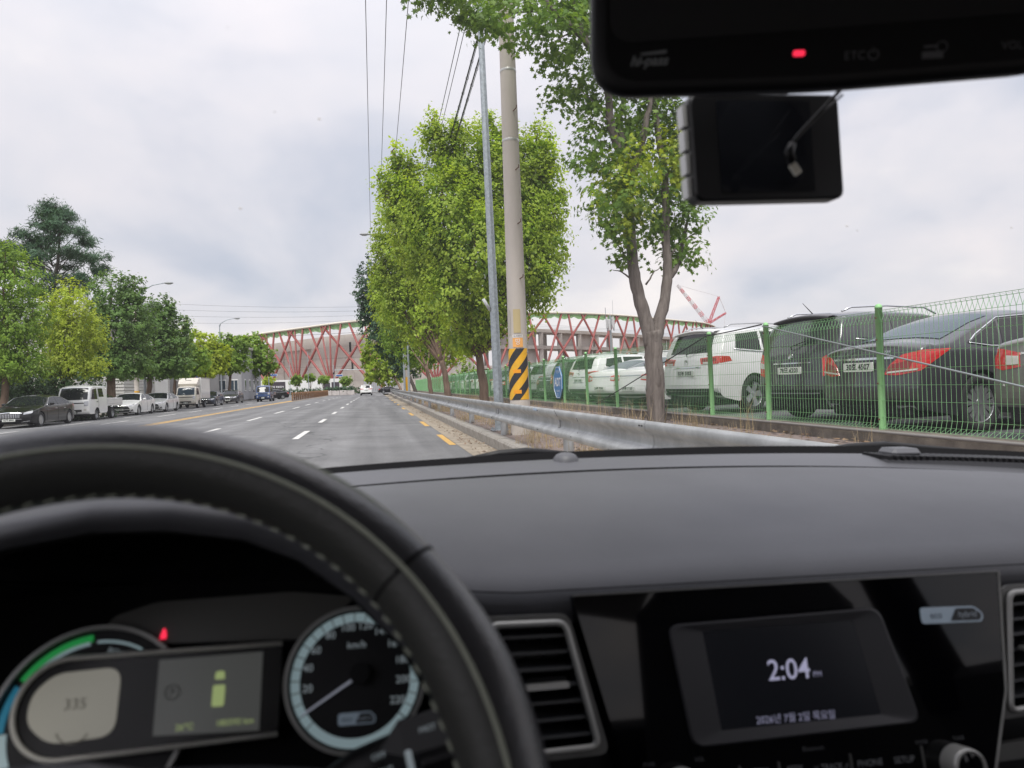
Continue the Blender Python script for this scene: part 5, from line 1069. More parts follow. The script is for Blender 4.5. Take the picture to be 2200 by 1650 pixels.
class Shape:
    def __init__(s, L, W, H, top, bot, belt, wl, wr, rw, ra, tumble=.27, bow=(.22, .16), plan=(.16, .12), drop=.055):
        s.L, s.W, s.H, s.wl, s.wr, s.rw, s.ra, s.tumble, s.bow, s.plan, s.drop = L, W, H, wl, wr, rw, ra, tumble, bow, plan, drop
        s.belt = belt
        g = np.linspace(0, L, 1001); kz = np.exp(-np.linspace(-3, 3, 25)**2); kz /= kz.sum()
        z = np.interp(g, *zip(*top)); zp = np.convolve(np.pad(z, 12, mode='edge'), kz, 'valid'); wgt = np.clip(np.minimum(g, L-g)/.15, 0, 1); s.zt = z*(1-wgt)+zp*wgt; s.g = g
        s.zb = np.interp(g, *zip(*bot))
        st = set(np.round(np.concatenate([np.linspace(0, L, 60), [0, .006, .015, .03, .05, .075, .1, .14, .18], L-np.array([0, .006, .015, .03, .05, .075, .1, .14, .18])]), 4))
        for c in (wl, wr):
            for a in np.linspace(0, pi, 17): st.add(round(c+ra*cos(a), 4))
            st.add(round(c-ra-.002, 4)); st.add(round(c+ra+.002, 4))
        s.st = sorted(x for x in st if 0 <= x <= L)
    def top(s, l): return float(np.interp(l, s.g, s.zt))
    def bot(s, l):
        z = float(np.interp(l, s.g, s.zb))
        for c in (s.wl, s.wr):
            d = abs(l-c)
            if d < s.ra: z = max(z, s.rw+sqrt(max(0, s.ra**2-d*d)))
        return min(z, s.top(l)-.02)
    def bl(s, l): return float(np.interp(l, *zip(*s.belt)))
    def half(s, l, z):
        w = s.W/2; a = max(0, 1-l/.95); c = max(0, 1-(s.L-l)/.85); w *= 1-s.plan[0]*a**2.2-s.plan[1]*c**2.2
        zB = s.bl(l); m = zB*.62
        if z < m: f = 1-.055*((m-z)/m)**2
        elif z <= zB: f = 1-.028*((z-m)/(zB-m))**2
        else: f = .972-s.tumble*(min(1.2, (z-zB)/(s.H-zB)))**1.1
        return w*f
    def yy(s, l, k): return s.L/2-(l+s.bow[0]*k*k*math.exp(-l/.45)-s.bow[1]*k*k*math.exp(-(s.L-l)/.45))
    def edge(s, l):
        t = s.top(l); return max(s.bot(l)+.015, t-s.drop*(1.5 if t > s.bl(l)+.12 else 1)*min(1, max(.15, (t-.45)/.3)))
    def side(s, l, z, d=0): x = s.half(l, z)+d; return (x, s.yy(l, 1), z)
    def roof(s, l, k, d=0):
        t, e = s.top(l), s.edge(l); kk = abs(k); x = s.half(l, e)*k; z = e+(t-e)*(1-kk**3)
        return (x, s.yy(l, kk), z+d)
    def mesh(s):
        K = [-1, -.95, -.86, -.7, -.45, -.2, 0, .2, .45, .7, .86, .95, 1]; T = [.0, .03, .08, .16, .26, .38, .5, .62, .74, .86, .95, 1]
        rows = []
        for l in s.st:
            e, b_ = s.edge(l), s.bot(l); r = []
            for t in T[::-1][:-1]: z = e+(b_-e)*t; x, y, zz_ = s.side(l, z); r.append((-x, y, zz_))
            r += [s.roof(l, k) for k in K]
            for t in T[1:]: z = e+(b_-e)*t; r.append(s.side(l, z))
            rows.append(r)
        b = MB().grid(rows)
        for seg in ([l for l in s.st if l <= .42], [l for l in s.st if l >= s.L-.42]):
            b.grid([[(s.half(l, s.bot(l))*k, s.yy(l, abs(k)), s.bot(l)) for k in K] for l in seg])
        for l in (0, s.L):           # close the nose and the tail
            b.grid([[s.roof(l, k) for k in K], [(s.half(l, s.bot(l))*k, s.yy(l, abs(k)), s.bot(l)) for k in K]])
        return b
def grid2(f, n, m): return [[f(i/n, j/m) for j in range(m+1)] for i in range(n+1)]
def pl(P, t):
    """point at parameter t (0..1 by index) of a polyline"""
    n = len(P)-1; x = t*n; i = min(int(x), n-1); u = x-i; return tuple(a+(c-a)*u for a, c in zip(P[i], P[i+1]))
class Car:
    def __init__(s, name, shp, body_m):
        s.sh = shp; s.e = empty(name); b = shp.mesh(); s.body = b.build('body', body_m, s.e, True)
        s.bvh = BVHTree.FromPolygons([Vector(v) for v in b.V], b.F)
        L, W = shp.L, shp.W
        u = MB(); u.box((0, 0, .40), (W-.52, L-.35, .40), .03); u.build('underbody', UNDER, s.e)
        for c in (shp.wl, shp.wr):
            for sd_ in (-1, 1):
                b = MB(); n = 14
                b.grid([[(sd_*x, shp.L/2-(c+(shp.ra-.004)*cos(pi*i/n)), shp.rw+(shp.ra-.004)*sin(pi*i/n)) for x in (W/2-.035, W/2-.30)] for i in range(n+1)]); b.build('wheel_liner', UNDER, s.e, True)
    def wheels(s, style=0, m=None, xin=.0, pos=None):
        m = m or RIM; sh = s.sh; r = sh.rw; ty0 = rm0 = None
        tw = .11; pr_ = [(r*.66, -tw*.9), (r*.90, -tw), (r*.985, -tw*.72), (r, -tw*.3), (r, tw*.3), (r*.985, tw*.72), (r*.90, tw), (r*.66, tw*.9), (r*.64, tw*.5)]
        b = MB(); b.lathe(pr_, 28, axis='x'); tyb = b
        rb = MB(); rb.lathe([(r*.67, .096), (r*.65, .085), (r*.62, .05), (r*.60, .0)], 28, axis='x', mi=0); rb.lathe([(r*.62, .01), (.0005, .01)], 20, axis='x', mi=1); rb.lathe([(r*.14, .06), (r*.13, .075), (.0005, .078)], 12, axis='x')
        ns = {0: 10, 1: 5, 2: 0, 3: 14}[style]
        for k in range(ns):
            a = 2*pi*k/ns; wd = .05 if style == 1 else .026
            ca, sa = cos(a), sin(a); V = []
            for rr, ww, h in ((r*.10, wd*.8, .072), (r*.64, wd*1.15, .082)):
                for q in (-1, 1): V.append((h, rr*ca-q*ww*sa, rr*sa+q*ww*ca))
                for q in (-1, 1): V.append((h-.035, rr*ca-q*ww*sa*1.1, rr*sa+q*ww*ca*1.1))
            rb.add(V, [(0, 1, 5, 4), (0, 4, 6, 2), (1, 3, 7, 5)])
        if style == 2:
            rb.lathe([(r*.6, .05), (r*.5, .055), (r*.42, .03), (r*.2, .045), (.0005, .05)], 20, axis='x')
            for k in range(8):
                a = 2*pi*k/8; rb.lathe([(.022, .046), (.0005, .047)], 8, axis='x', c=(0, r*.46*cos(a), r*.46*sin(a)), mi=1)
        for c in (pos or (sh.wl, sh.wr)):
            for sd_ in (-1, 1):
                w_ = empty('wheel', (sd_*(sh.W/2-.115-xin), sh.L/2-c, r), pi if sd_ < 0 else 0, s.e)
                if ty0 is None: ty0 = tyb.build('tyre', TYRE, w_, True); rm0 = rb.build('rim', [m, UNDER], w_, False)
                else: inst(ty0, w_); inst(rm0, w_)
        return s
    def side_window(s, lo, up, m=GLASS_D, name='side_window', n=14):
        for sd_ in (-1, 1):
            def f(t, v):
                a, c = pl(lo, t), pl(up, t); l, z = a[0]+(c[0]-a[0])*v, a[1]+(c[1]-a[1])*v; x, y, zz_ = s.sh.side(l, z, .005); return (sd_*x, y, zz_)
            MB().grid(grid2(f, n, 5)).build(name, m, s.e, True)
    def side_strip(s, P, r, m, name):
        for sd_ in (-1, 1):
            Q = []
            for t in range(len(P)*4-3):
                l, z = pl(P, t/(len(P)*4-4)); x, y, zz_ = s.sh.side(l, z, .006); Q.append((sd_*x, y, zz_))
            b = MB(); b.tube(Q, r, 5); b.build(name, m, s.e, True)
    def top_pane(s, l0, l1, k0, k1, name, m=GLASS_D, d=.006):
        def f(t, v):
            l = l0+(l1-l0)*t; kk = k0+(k1-k0)*t; return s.sh.roof(l, kk*(2*v-1), d)
        MB().grid(grid2(f, 12, 12)).build(name, m, s.e, True)
    def cast(s, lo, up, ang, m, name, both=True, off=.006, n=12, mm=5):
        """patch laid on the body, seen from azimuth ang (0 = from the front, 180 = from behind, 90 = from the car's right side)"""
        for sd_ in ((1, -1) if both else (1,)):
            d = Vector((-sin(R(ang)), -cos(R(ang)), 0)); ev = Vector((cos(R(ang)), -sin(R(ang)), 0)); ref = 0; kq = 1
            if ang not in (0, 180):        # oblique patches are measured from the body corner
                if ang > 90: ev = -ev
                ref = ev.dot(Vector((s.sh.W*.45, (s.sh.L/2-.10)*(1 if ang < 90 else -1), 0)))-.85*.72; kq = .72
            def f(t, v):
                a, c = pl(lo, t), pl(up, t); q = ref+kq*(a[0]+(c[0]-a[0])*v); z = a[1]+(c[1]-a[1])*v
                o = ev*q-d*6+Vector((0, 0, z)); h = s.bvh.ray_cast(o, d)
                if h[0] is None:
                    h = s.bvh.find_nearest(o+d*(6-s.sh.L*.45 if ang in (0, 180) else 6-s.sh.W*.5))
                p = h[0]-d*off; return (p.x*sd_, p.y, p.z)
            P = grid2(f, n, mm); dd = Vector((d.x*sd_, d.y, 0))*(off+.02)
            b = MB(); b.grid(P)
            rim = [P[i][0] for i in range(n+1)]+[P[n][j] for j in range(1, mm+1)]+[P[i][mm] for i in range(n-1, -1, -1)]+[P[0][j] for j in range(mm-1, 0, -1)]
            b.grid([rim+[rim[0]], [tuple(Vector(p)+dd) for p in rim+[rim[0]]]])
            b.build(name, m, s.e, True)
    def plate(s, rear, z, txt, w_=.52, h_=.11, x=0):
        a = 180 if rear else 0; d = Vector((0, 1 if rear else -1, 0)); h = s.bvh.ray_cast(Vector((x, 0, z))-d*6, d)
        p = h[0]-d*.02; q = empty('number_plate', p, 0, s.e)
        pln = Plane((0, 0, 0), (1, 0, 0) if rear else (-1, 0, 0), (0, 0, 1))
        b = MB(); pln.plate(rrect(-w_/2, -h_/2, w_/2, h_/2, .012, 3), -.02, .004, b); b.build('board', PLATE, q)
        text('lettering', txt, h_*.86, pln.mat4(0, 0, .006), INK, q, sx=1.05, bold=.003)
    def mirrors(s, l, z, m):
        for sd_ in (-1, 1):
            x, y, _ = s.sh.side(l, z); b = MB(); b.box((sd_*(x+.11), y, z+.06), (.20, .10, .13), .04); b.box((sd_*(x+.02), y, z), (.1, .06, .04), .01); b.build('wing_mirror', m, s.e)
    def handle(s, ls, z, m):
        for l in ls:
            for sd_ in (-1, 1):
                x, y, _ = s.sh.side(l, z); b = MB(); b.box((sd_*(x+.012), y, z), (.03, .20, .03), .01); b.build('door_handle', m, s.e)
    def seam(s, P, name='door_seam'): s.side_strip(P, .004, TRIM, name)

def sedan(name, m, dets='k9'):
    if dets == 'k9':
        sh = Shape(5.02, 1.90, 1.49, [(0, .50), (.02, .62), (.07, .72), (.25, .79), (.7, .90), (1.2, .98), (1.38, 1.01), (2.15, 1.40), (2.55, 1.475), (3.0, 1.485), (3.4, 1.455), (3.85, 1.34), (4.45, 1.125), (4.80, 1.085), (4.92, 1.05), (4.965, .98), (4.99, .78), (5.0, .66), (5.02, .55)],
                   [(0, .45), (.03, .30), (.15, .22), (.6, .2), (4.4, .21), (4.85, .28), (5.0, .40), (5.02, .5)], [(0, .74), (1.2, .93), (2, .96), (4.2, 1.0), (5.02, .96)], .90, 4.0, .345, .385, .27)
    else:
        sh = Shape(4.86, 1.86, 1.47, [(0, .48), (.02, .58), (.08, .68), (.25, .76), (.7, .87), (1.12, .95), (1.28, .98), (2.1, 1.38), (2.45, 1.455), (2.85, 1.465), (3.3, 1.43), (3.8, 1.30), (4.4, 1.10), (4.66, 1.07), (4.76, 1.04), (4.80, .95), (4.83, .74), (4.85, .60), (4.86, .52)],
                   [(0, .42), (.03, .28), (.15, .20), (.6, .18), (4.3, .2), (4.7, .26), (4.84, .38), (4.86, .45)], [(0, .70), (1.2, .90), (2, .94), (4.2, .98), (4.86, .94)], .92, 3.75, .335, .375, .28)
    c = Car(name, sh, m); L = sh.L
    t = L-4.86
    c.top_pane(1.32+t*.5, 2.22+t*.3, .93, .88, 'windscreen'); c.top_pane(3.42+t*.6, 4.28+t*.8, .84, .80, 'rear_window', GLASS_B)
    z0 = sh.bl(2.2)+.025
    c.side_window([(1.50+t*.5, z0), (2.58+t*.5, z0+.01)], [(2.12+t*.4, 1.325), (2.55+t*.5, 1.375)])
    c.side_window([(2.66+t*.5, z0+.01), (3.50+t*.6, z0+.03)], [(2.63+t*.5, 1.378), (3.40+t*.6, 1.32)])
    c.side_window([(3.55+t*.6, z0+.03), (3.98+t*.8, z0+.06)], [(3.45+t*.6, 1.305), (3.88+t*.8, z0+.12)], name='quarter_window')
    c.side_strip([(1.46+t*.5, z0-.015), (2.6+t*.5, z0-.006), (3.7+t*.7, z0+.012), (4.04+t*.8, z0+.055), (3.88+t*.8, z0+.15), (3.42+t*.6, 1.345), (2.6+t*.5, 1.398), (2.10+t*.4, 1.345), (1.46+t*.5, z0-.015)], .010, CHROME, 'window_trim')
    c.seam([(1.42+t*.5, .30), (1.40+t*.5, .9)]); c.seam([(2.60+t*.5, .28), (2.62+t*.5, .93)]); c.seam([(3.30+t*.5, .62), (3.55+t*.6, .94)])
    c.mirrors(1.78+t*.5, z0+.0, m); c.handle((2.40+t*.5, 3.36+t*.5), .82, CHROME if dets == 'k9' else m)
    c.wheels(3 if dets == 'k9' else 0)
    if dets == 'k9':
        c.cast([(-.42, .44), (0, .40), (.42, .44)], [(-.46, .66), (0, .70), (.46, .66)], 0, TRIM, 'grille', False)
        for k in range(13):
            x = -.39+k*.065; c.cast([(x-.008, .46), (x+.008, .46)], [(x-.008, .645), (x+.008, .645)], 0, CHROME, 'grille_bar', False, .014, 1, 4)
        c.cast([(-.48, .66), (0, .705), (.48, .66)], [(-.48, .69), (0, .735), (.48, .69)], 0, CHROME, 'grille_surround', False, .012)
        c.cast([(-.48, .40), (0, .375), (.48, .40)], [(-.48, .425), (0, .40), (.48, .425)], 0, CHROME, 'grille_surround', False, .012)
        c.cast([(.47, .60), (.95, .66)], [(.50, .69), (1.02, .80)], 28, HEADL, 'headlight')
        c.cast([(.30, .26), (.75, .30)], [(.32, .285), (.75, .33)], 15, CHROME, 'bumper_trim')
        c.plate(False, .37, '62가 8905')
        c.cast([(.30, .70), (.55, .69), (.93, .74), (1.30, .955)], [(.42, .82), (.62, .93), (.95, .975), (1.34, .985)], 180-38, TAIL, 'taillight', n=20, mm=6)
        c.cast([(.33, .73), (.72, .74)], [(.44, .82), (.80, .87)], 180-38, TAILD, 'taillight_inner', off=.010)
        c.cast([(.36, .715), (.86, .745)], [(.37, .735), (.88, .765)], 180-38, CLEARL, 'reversing_lamp', off=.014)
        c.cast([(-.52, .885), (.52, .885)], [(-.55, .912), (.55, .912)], 180, CHROME, 'boot_trim', False, .012)
        c.cast([(-.86, .555), (.86, .555)], [(-.86, .575), (.86, .575)], 180, MATS['paint_dark_grey'], 'bumper_line', False, .008)
        c.cast([(-.75, .33), (.75, .33)], [(-.75, .40), (.75, .40)], 180, TRIM, 'diffuser', False, .008)
        c.cast([(.50, .29), (.74, .29)], [(.50, .335), (.74, .335)], 180, CHROME, 'exhaust_tip', True, .014)
        c.plate(True, .80, '30호 4507')
        h = c.bvh.ray_cast(Vector((.42, -6, .96)), Vector((0, 1, 0))); pln = Plane(h[0]+Vector((0, -.012, 0)), (1, 0, .0), (0, .2, 1))
        text('boot_lettering', '380', .065, pln.mat4(0, 0), CHROME, c.e, shear=.2); 
        b = MB(); b.lathe([(.045, 0), (.045, .01)], 18, axis='y', c=(0, h[0].y-.012, .975)); b.build('boot_badge', CHROME, c.e)
    else:
        c.cast([(-.62, .42), (0, .40), (.62, .42)], [(-.50, .60), (0, .62), (.50, .60)], 0, TRIM, 'grille', False)
        c.cast([(-.50, .615), (0, .635), (.50, .615)], [(-.50, .635), (0, .655), (.50, .635)], 0, CHROME, 'grille_trim', False, .012)
        c.cast([(-.55, .26), (.55, .26)], [(-.62, .38), (.62, .38)], 0, TRIM, 'air_intake', False)
        c.cast([(.50, .58), (.96, .66)], [(.52, .655), (1.02, .76)], 28, HEADL, 'headlight')
        c.cast([(.62, .30), (.84, .33)], [(.62, .36), (.82, .40)], 20, TRIM, 'fog_lamp')
        c.plate(False, .40, '41다 2736')
        c.cast([(.42, .76), (.72, .73), (1.14, .80)], [(.46, .90), (.80, .95), (1.22, .965)], 180-38, TAIL, 'taillight', n=16)
        c.cast([(.44, .79), (.66, .78)], [(.47, .87), (.68, .88)], 180-38, MATS['lamp_clear'], 'reversing_lamp', off=.012)
        c.cast([(-.46, .885), (.46, .885)], [(-.46, .905), (.46, .905)], 180, CHROME, 'boot_trim', False, .012)
        c.cast([(-.80, .30), (.80, .30)], [(-.80, .36), (.80, .36)], 180, TRIM, 'diffuser', False, .008)
        c.cast([(-.36, .44), (.36, .44)], [(-.32, .60), (.32, .60)], 180, MATS['paint_grey'] if m is P_WHITE and False else m, 'plate_recess', False, .004)
        c.plate(True, .52, '24루 7150')
    return c.e

def suv(name, m, lamps='wide', txt='33수 3103', glass=GLASS_D, rails=True):
    sh = Shape(4.78, 1.89, 1.73, [(0, .55), (.02, .72), (.07, .90), (.22, .98), (.7, 1.07), (1.10, 1.13), (1.25, 1.16), (1.95, 1.59), (2.4, 1.71), (3.0, 1.73), (3.7, 1.715), (4.25, 1.67), (4.40, 1.635), (4.46, 1.58), (4.66, 1.17), (4.71, 1.05), (4.735, .85), (4.76, .70), (4.78, .58)],
               [(0, .45), (.03, .33), (.15, .26), (.6, .24), (4.2, .25), (4.6, .33), (4.75, .44), (4.78, .5)], [(0, .88), (1.2, 1.08), (2, 1.15), (4.1, 1.24), (4.78, 1.2)], .92, 3.70, .37, .41, .22, (.22, .14), (.14, .10), .06)
    c = Car(name, sh, m)
    c.top_pane(1.29, 2.05, .93, .88, 'windscreen')
    c.cast([(-.62, 1.20), (0, 1.19), (.62, 1.20)], [(-.56, 1.56), (0, 1.585), (.56, 1.56)], 180, glass, 'rear_window', False, .008)
    z0 = sh.bl(2.4)+.03
    c.side_window([(1.44, z0-.02), (2.42, z0)], [(2.0, 1.53), (2.40, 1.595)], glass); c.side_window([(2.50, z0), (3.38, z0+.02)], [(2.48, 1.60), (3.34, 1.60)], glass)
    c.side_window([(3.46, z0+.025), (4.22, z0+.07)], [(3.42, 1.597), (4.10, 1.54)], glass, 'quarter_window')
    c.side_strip([(1.40, z0-.04), (2.5, z0-.02), (3.6, z0), (4.28, z0+.045)], .010, CHROME, 'window_trim')
    c.seam([(1.38, .36), (1.36, 1.0)]); c.seam([(2.46, .34), (2.46, 1.04)]); c.seam([(3.1, .72), (3.38, 1.06)])
    c.mirrors(1.66, z0, m); c.handle((2.28, 3.18), .93, m); c.wheels(1)
    if rails:
        for sd_ in (-1, 1):
            b = MB(); b.tube([(sd_*.60, sh.yy(2.0, .7), 1.66), (sd_*.615, sh.yy(2.3, .7), 1.755), (sd_*.62, sh.yy(3.2, .7), 1.775), (sd_*.61, sh.yy(4.0, .7), 1.745), (sd_*.60, sh.yy(4.2, .7), 1.68)], .016, 6); b.build('roof_rail', CHROME if lamps != 'wide' else MATS['paint_silver'], c.e, True)
    # spoiler and lower cladding
    b = MB(); y0 = sh.L/2-4.36
    P = [[(x, y0+.10, 1.690-.05*(x/.6)**2) for x in np.linspace(-.60, .60, 13)], [(x, y0-.13, 1.655-.05*(x/.6)**2) for x in np.linspace(-.62, .62, 13)], [(x, y0-.14, 1.625-.05*(x/.6)**2) for x in np.linspace(-.62, .62, 13)], [(x, y0-.04, 1.60-.05*(x/.6)**2) for x in np.linspace(-.58, .58, 13)]]
    b.grid(P); b.build('spoiler', m, c.e, True)
    c.cast([(-.86, .36), (.86, .36)], [(-.86, .50), (.86, .50)], 180, TRIM, 'rear_cladding', False, .008); c.cast([(-.60, .44), (.60, .44)], [(-.60, .455), (.60, .455)], 180, CHROME, 'cladding_trim', False, .013)
    c.side_strip([(1.40, .34), (3.2, .34)], .03, TRIM, 'sill_cladding')
    if lamps == 'wide':
        c.cast([(.36, .97), (.86, .97), (1.24, 1.02)], [(.33, 1.09), (.86, 1.12), (1.18, 1.11)], 180-36, TAIL, 'taillight', n=16); c.cast([(.40, 1.02), (.84, 1.025)], [(.40, 1.075), (.84, 1.09)], 180-36, TAILD, 'taillight_inner', off=.010); c.cast([(.42, .975), (.74, .975)], [(.42, 1.015), (.74, 1.015)], 180-36, CLEARL, 'reversing_lamp', off=.012)
    elif lamps == 'tall':
        c.cast([(.62, .70), (.90, .74), (1.22, .99)], [(.60, .98), (.90, 1.08), (1.30, 1.15)], 180-36, TAIL, 'taillight', n=16); c.cast([(.70, .84), (.94, .86)], [(.70, .92), (.94, .95)], 180-36, CLEARL, 'reversing_lamp', off=.012)
    else:
        c.cast([(.30, .84), (.80, .86), (1.16, .94)], [(.28, 1.0), (.80, 1.04), (1.26, 1.06)], 180-36, TAILD, 'taillight', n=16); c.cast([(.36, .90), (.84, .92)], [(.36, .95), (.84, .97)], 180-36, CLEARL, 'reversing_lamp', off=.012)
        c.cast([(.70, .86), (1.1, .93)], [(.70, .895), (1.1, .955)], 180-36, TAIL, 'brake_lamp', off=.014)
    c.cast([(-.42, .70), (.42, .70)], [(-.46, .90), (.46, .90)], 180, m, 'plate_recess', False, .004)
    c.cast([(-.42, .905), (.42, .905)], [(-.42, .925), (.42, .925)], 180, CHROME, 'tailgate_trim', False, .014)
    c.plate(True, .80, txt)
    h = c.bvh.ray_cast(Vector((0, -6, 1.02)), Vector((0, 1, 0))); b = MB(); b.lathe([(.05, 0), (.05, .012), (.0005, .013)], 16, axis='y', c=(0, h[0].y-.014, 1.02)); b.build('badge', CHROME, c.e)
    b = MB(); b.tube([(0, h[0].y+.02, 1.13), (.02, h[0].y-.02, 1.17), (.30, h[0].y+.06, 1.26), (.46, h[0].y+.09, 1.30)], .010, 5); b.build('rear_wiper', TRIM, c.e)
    c.cast([(-.42, .60), (.42, .60)], [(-.45, .82), (.45, .82)], 0, TRIM, 'grille', False); c.cast([(.50, .78), (.96, .84)], [(.50, .90), (1.0, .95)], 28, HEADL, 'headlight'); c.plate(False, .50, '19하 4420')
    b = MB(); b.tube([(0, sh.L/2-4.2, 1.69), (0, sh.L/2-4.42, 1.86)], [.010, .004], 5); b.build('antenna', TRIM, c.e)
    return c.e

def truck(name, m, cab='single', load='box', lampcol=None, txt='82무 1147'):
    LC = 1.72 if cab == 'single' else 2.62
    H = 1.96
    sh = Shape(LC, 1.72, H, [(0, .62), (.015, .95), (.05, 1.12), (.16, 1.32), (.34, 1.70), (.50, 1.88), (.8, 1.95), (LC-.3, 1.955), (LC-.05, 1.93), (LC-.01, 1.7), (LC, 1.2)], [(0, .50), (.04, .40), (.2, .36), (LC-.1, .38), (LC, .5)],
               [(0, 1.0), (.3, 1.12), (LC, 1.14)], 1.06, LC+5, .33, .385, .11, (.10, .0), (.07, .0), .06)
    c = Car(name, sh, m)
    for o in list(c.e.children):
        if o.name.startswith(('underbody', 'wheel_liner')): bpy.data.objects.remove(o)
    LT = 5.1; yc = sh.L/2                 # yc: y of the cab front
    c.cast([(-.70, 1.16), (0, 1.15), (.70, 1.16)], [(-.66, 1.78), (0, 1.80), (.66, 1.78)], 0, GLASS_B if load == 'box' else GLASS_D, 'windscreen', False, .010)
    c.side_window([(.34, 1.16), (1.20, 1.16)], [(.58, 1.70), (1.20, 1.75)])
    if cab != 'single': c.side_window([(1.42, 1.28), (2.16, 1.28)], [(1.42, 1.75), (2.10, 1.75)], name='rear_side_window')
    c.seam([(1.30, .55), (1.30, 1.7)]); c.handle((1.12,), 1.02, TRIM); 
    for sd_ in (-1, 1):
        b = MB(); b.box((sd_*1.0, yc-.12, 1.36), (.10, .08, .26), .03); b.tube([(sd_*.84, yc-.22, 1.22), (sd_*.98, yc-.13, 1.26)], .015, 5); b.build('wing_mirror', TRIM, c.e)
    c.cast([(-.56, .94), (.56, .94)], [(-.56, 1.0), (.56, 1.0)], 0, TRIM, 'grille', False); c.cast([(-.45, .50), (.45, .50)], [(-.45, .62), (.45, .62)], 0, TRIM, 'air_intake', False)
    c.cast([(.54, .80), (.82, .82)], [(.56, 1.06), (.86, 1.08)], 20, HEADL, 'headlight'); c.cast([(.52, .56), (.70, .56)], [(.52, .66), (.70, .66)], 10, CLEARL, 'fog_lamp')
    c.plate(False, .47, txt, .335, .155); 
    for sx in (-.3, .25):
        b = MB(); b.tube([(sx, yc-.09, 1.16), (sx+.35, yc-.10, 1.22)], .010, 5); b.build('wiper', TRIM, c.e)
    # chassis, wheels
    b = MB(); b.box((0, yc-LT*.52, .52), (.74, LT*.92, .16), .02); b.box((0, yc-1.1, .42), (1.2, 1.4, .3), .03); b.build('chassis', UNDER, c.e)
    c.wheels(2, RIMD, .02, pos=(1.06, 3.52))
    if load == 'flat':
        y0, y1 = yc-LC-.06, yc-LT; b = MB(); b.box((0, (y0+y1)/2, .80), (1.70, y0-y1, .10), .01); b.build('bed_floor', m, c.e)
        for sx in (-1, 1):
            b = MB(); b.box((sx*.84, (y0+y1)/2, 1.02), (.04, y0-y1, .36), .01)
            b.build('bed_side', m, c.e)
            for k in range(3): 
                b = MB(); b.box((sx*.868, (y0+y1)/2, .90+k*.11), (.02, (y0-y1)*.97, .03), .006); b.build('side_rib', m, c.e)
        for yy_ in (y0-.02, y1+.02):
            b = MB(); b.box((0, yy_, 1.02), (1.66, .04, .36), .01); b.build('bed_end', m, c.e)
        b = MB(); b.tube([(-.8, y0+.02, 1.2), (-.8, y0+.02, 1.75), (.8, y0+.02, 1.75), (.8, y0+.02, 1.2)], .02, 6); b.build('guard_frame', m, c.e)
    else:
        y0, y1 = yc-LC-.10, yc-LT-.1; b = MB(); b.box((0, (y0+y1)/2, 1.72), (1.80, y0-y1, 1.86), .03); b.build('cargo_box', P_WHITE, c.e)
        for z in (.83, 2.60):
            for sx in (-1, 1):
                b = MB(); b.box((sx*.905, (y0+y1)/2, z), (.03, y0-y1, .07), .008); b.build('box_rail', MATS['paint_silver'], c.e)
        b = MB(); b.prism([(-.95, 1.93), (-1.0, 2.12), (-.35, 2.62), (.0, 2.66), (.0, 1.95)], lambda a, z: (-.78, y0-.02-a-.95+.95 if False else y0+(-a), z), lambda a, z: (.78, y0+(-a), z)); b.build('cooling_unit', P_CREAM, c.e)
        b = MB(); b.box((0, y0+.62, 2.38), (.5, .05, .14), .01, M=Matrix.Rotation(R(40), 3, 'X')); b.build('cooling_grille', TRIM, c.e)
    b = MB(); b.box((0, yc-LT+.02, .60), (1.5, .06, .1), .01); b.build('rear_bumper', TRIM, c.e)
    return c.e

def put(root, x, y, z, rz, label, cat='car', group=None):
    root.location = (x, y, z); root.rotation_euler = (0, 0, rz); tag(root, label, cat, group); return root
def clone(root, swap, x, y, z, rz, label, cat='car', group=None, name=None):
    c = copy_tree(root, None, swap); 
    c.scale = (1, 1, 1)
    for k in ('label', 'group', 'category'):
        if k in c: del c[k]
    if name: c.name = name
    return put(c, x, y, z, rz, label, cat, group)
# --- behind the fence: noses away from the road (+x), tails to the fence
G = 'cars parked behind the mesh fence'; FX = -pi/2; ZL = .34
def rear_at(x, L): return x+L/2
SL_ = R(17)                                   # the bays are laid out at a slant
def parked(root, xr, yr, L, z, slant=SL_):
    """stand a car with the middle of its tail at (xr, yr)"""
    root.location = (xr+cos(slant)*L/2, yr+sin(slant)*L/2, z); root.rotation_euler = (0, 0, FX+slant); return root
k9 = put(sedan('sedan', P_DGREY, 'k9'), rear_at(6.95, 5.02), 9.12, ZL, FX, 'dark grey luxury sedan behind the fence, its plate ending 4507', 'car', G)
k9.scale = (1.06, 1.06, 1.15); parked(k9, 6.74, 8.95, 5.3, ZL, R(5))
s1 = put(suv('suv', P_DGREY, 'tall', '78모 6203', mat('smoked_glass', (.03, .035, .035), .08, spec=.6, coat=.3)), rear_at(7.10, 5.1), 11.75, ZL-.04, FX, 'dark grey SUV with chrome roof rails beside the luxury sedan', 'car', G); s1.scale = (1.06, 1.06, 1.14); parked(s1, 7.25, 11.5, 5.1, ZL, R(11))
s2 = put(suv('suv', P_WHITE, 'wide', '03부 3103'), rear_at(7.0, 5.2), 15.5, ZL-.12, FX+R(1), 'white SUV seen right of the forked tree trunk', 'car', G); s2.scale = (1.08, 1.08, 1.17); parked(s2, 7.10, 15.45, 5.15, ZL, R(17))
m1 = put(sedan('sedan', P_WHITE, 'mid'), rear_at(7.0, 4.86), 19.25, ZL, FX, 'white sedan just left of the forked tree trunk', 'car', G); parked(m1, 7.05, 19.1, 4.86, ZL+.06, R(20))
parked(clone(m1, None, 0, 0, 0, 0, 'white sedan second left of the forked tree trunk', 'car', G, 'sedan'), 7.05, 21.7, 4.86, ZL+.06, R(20))
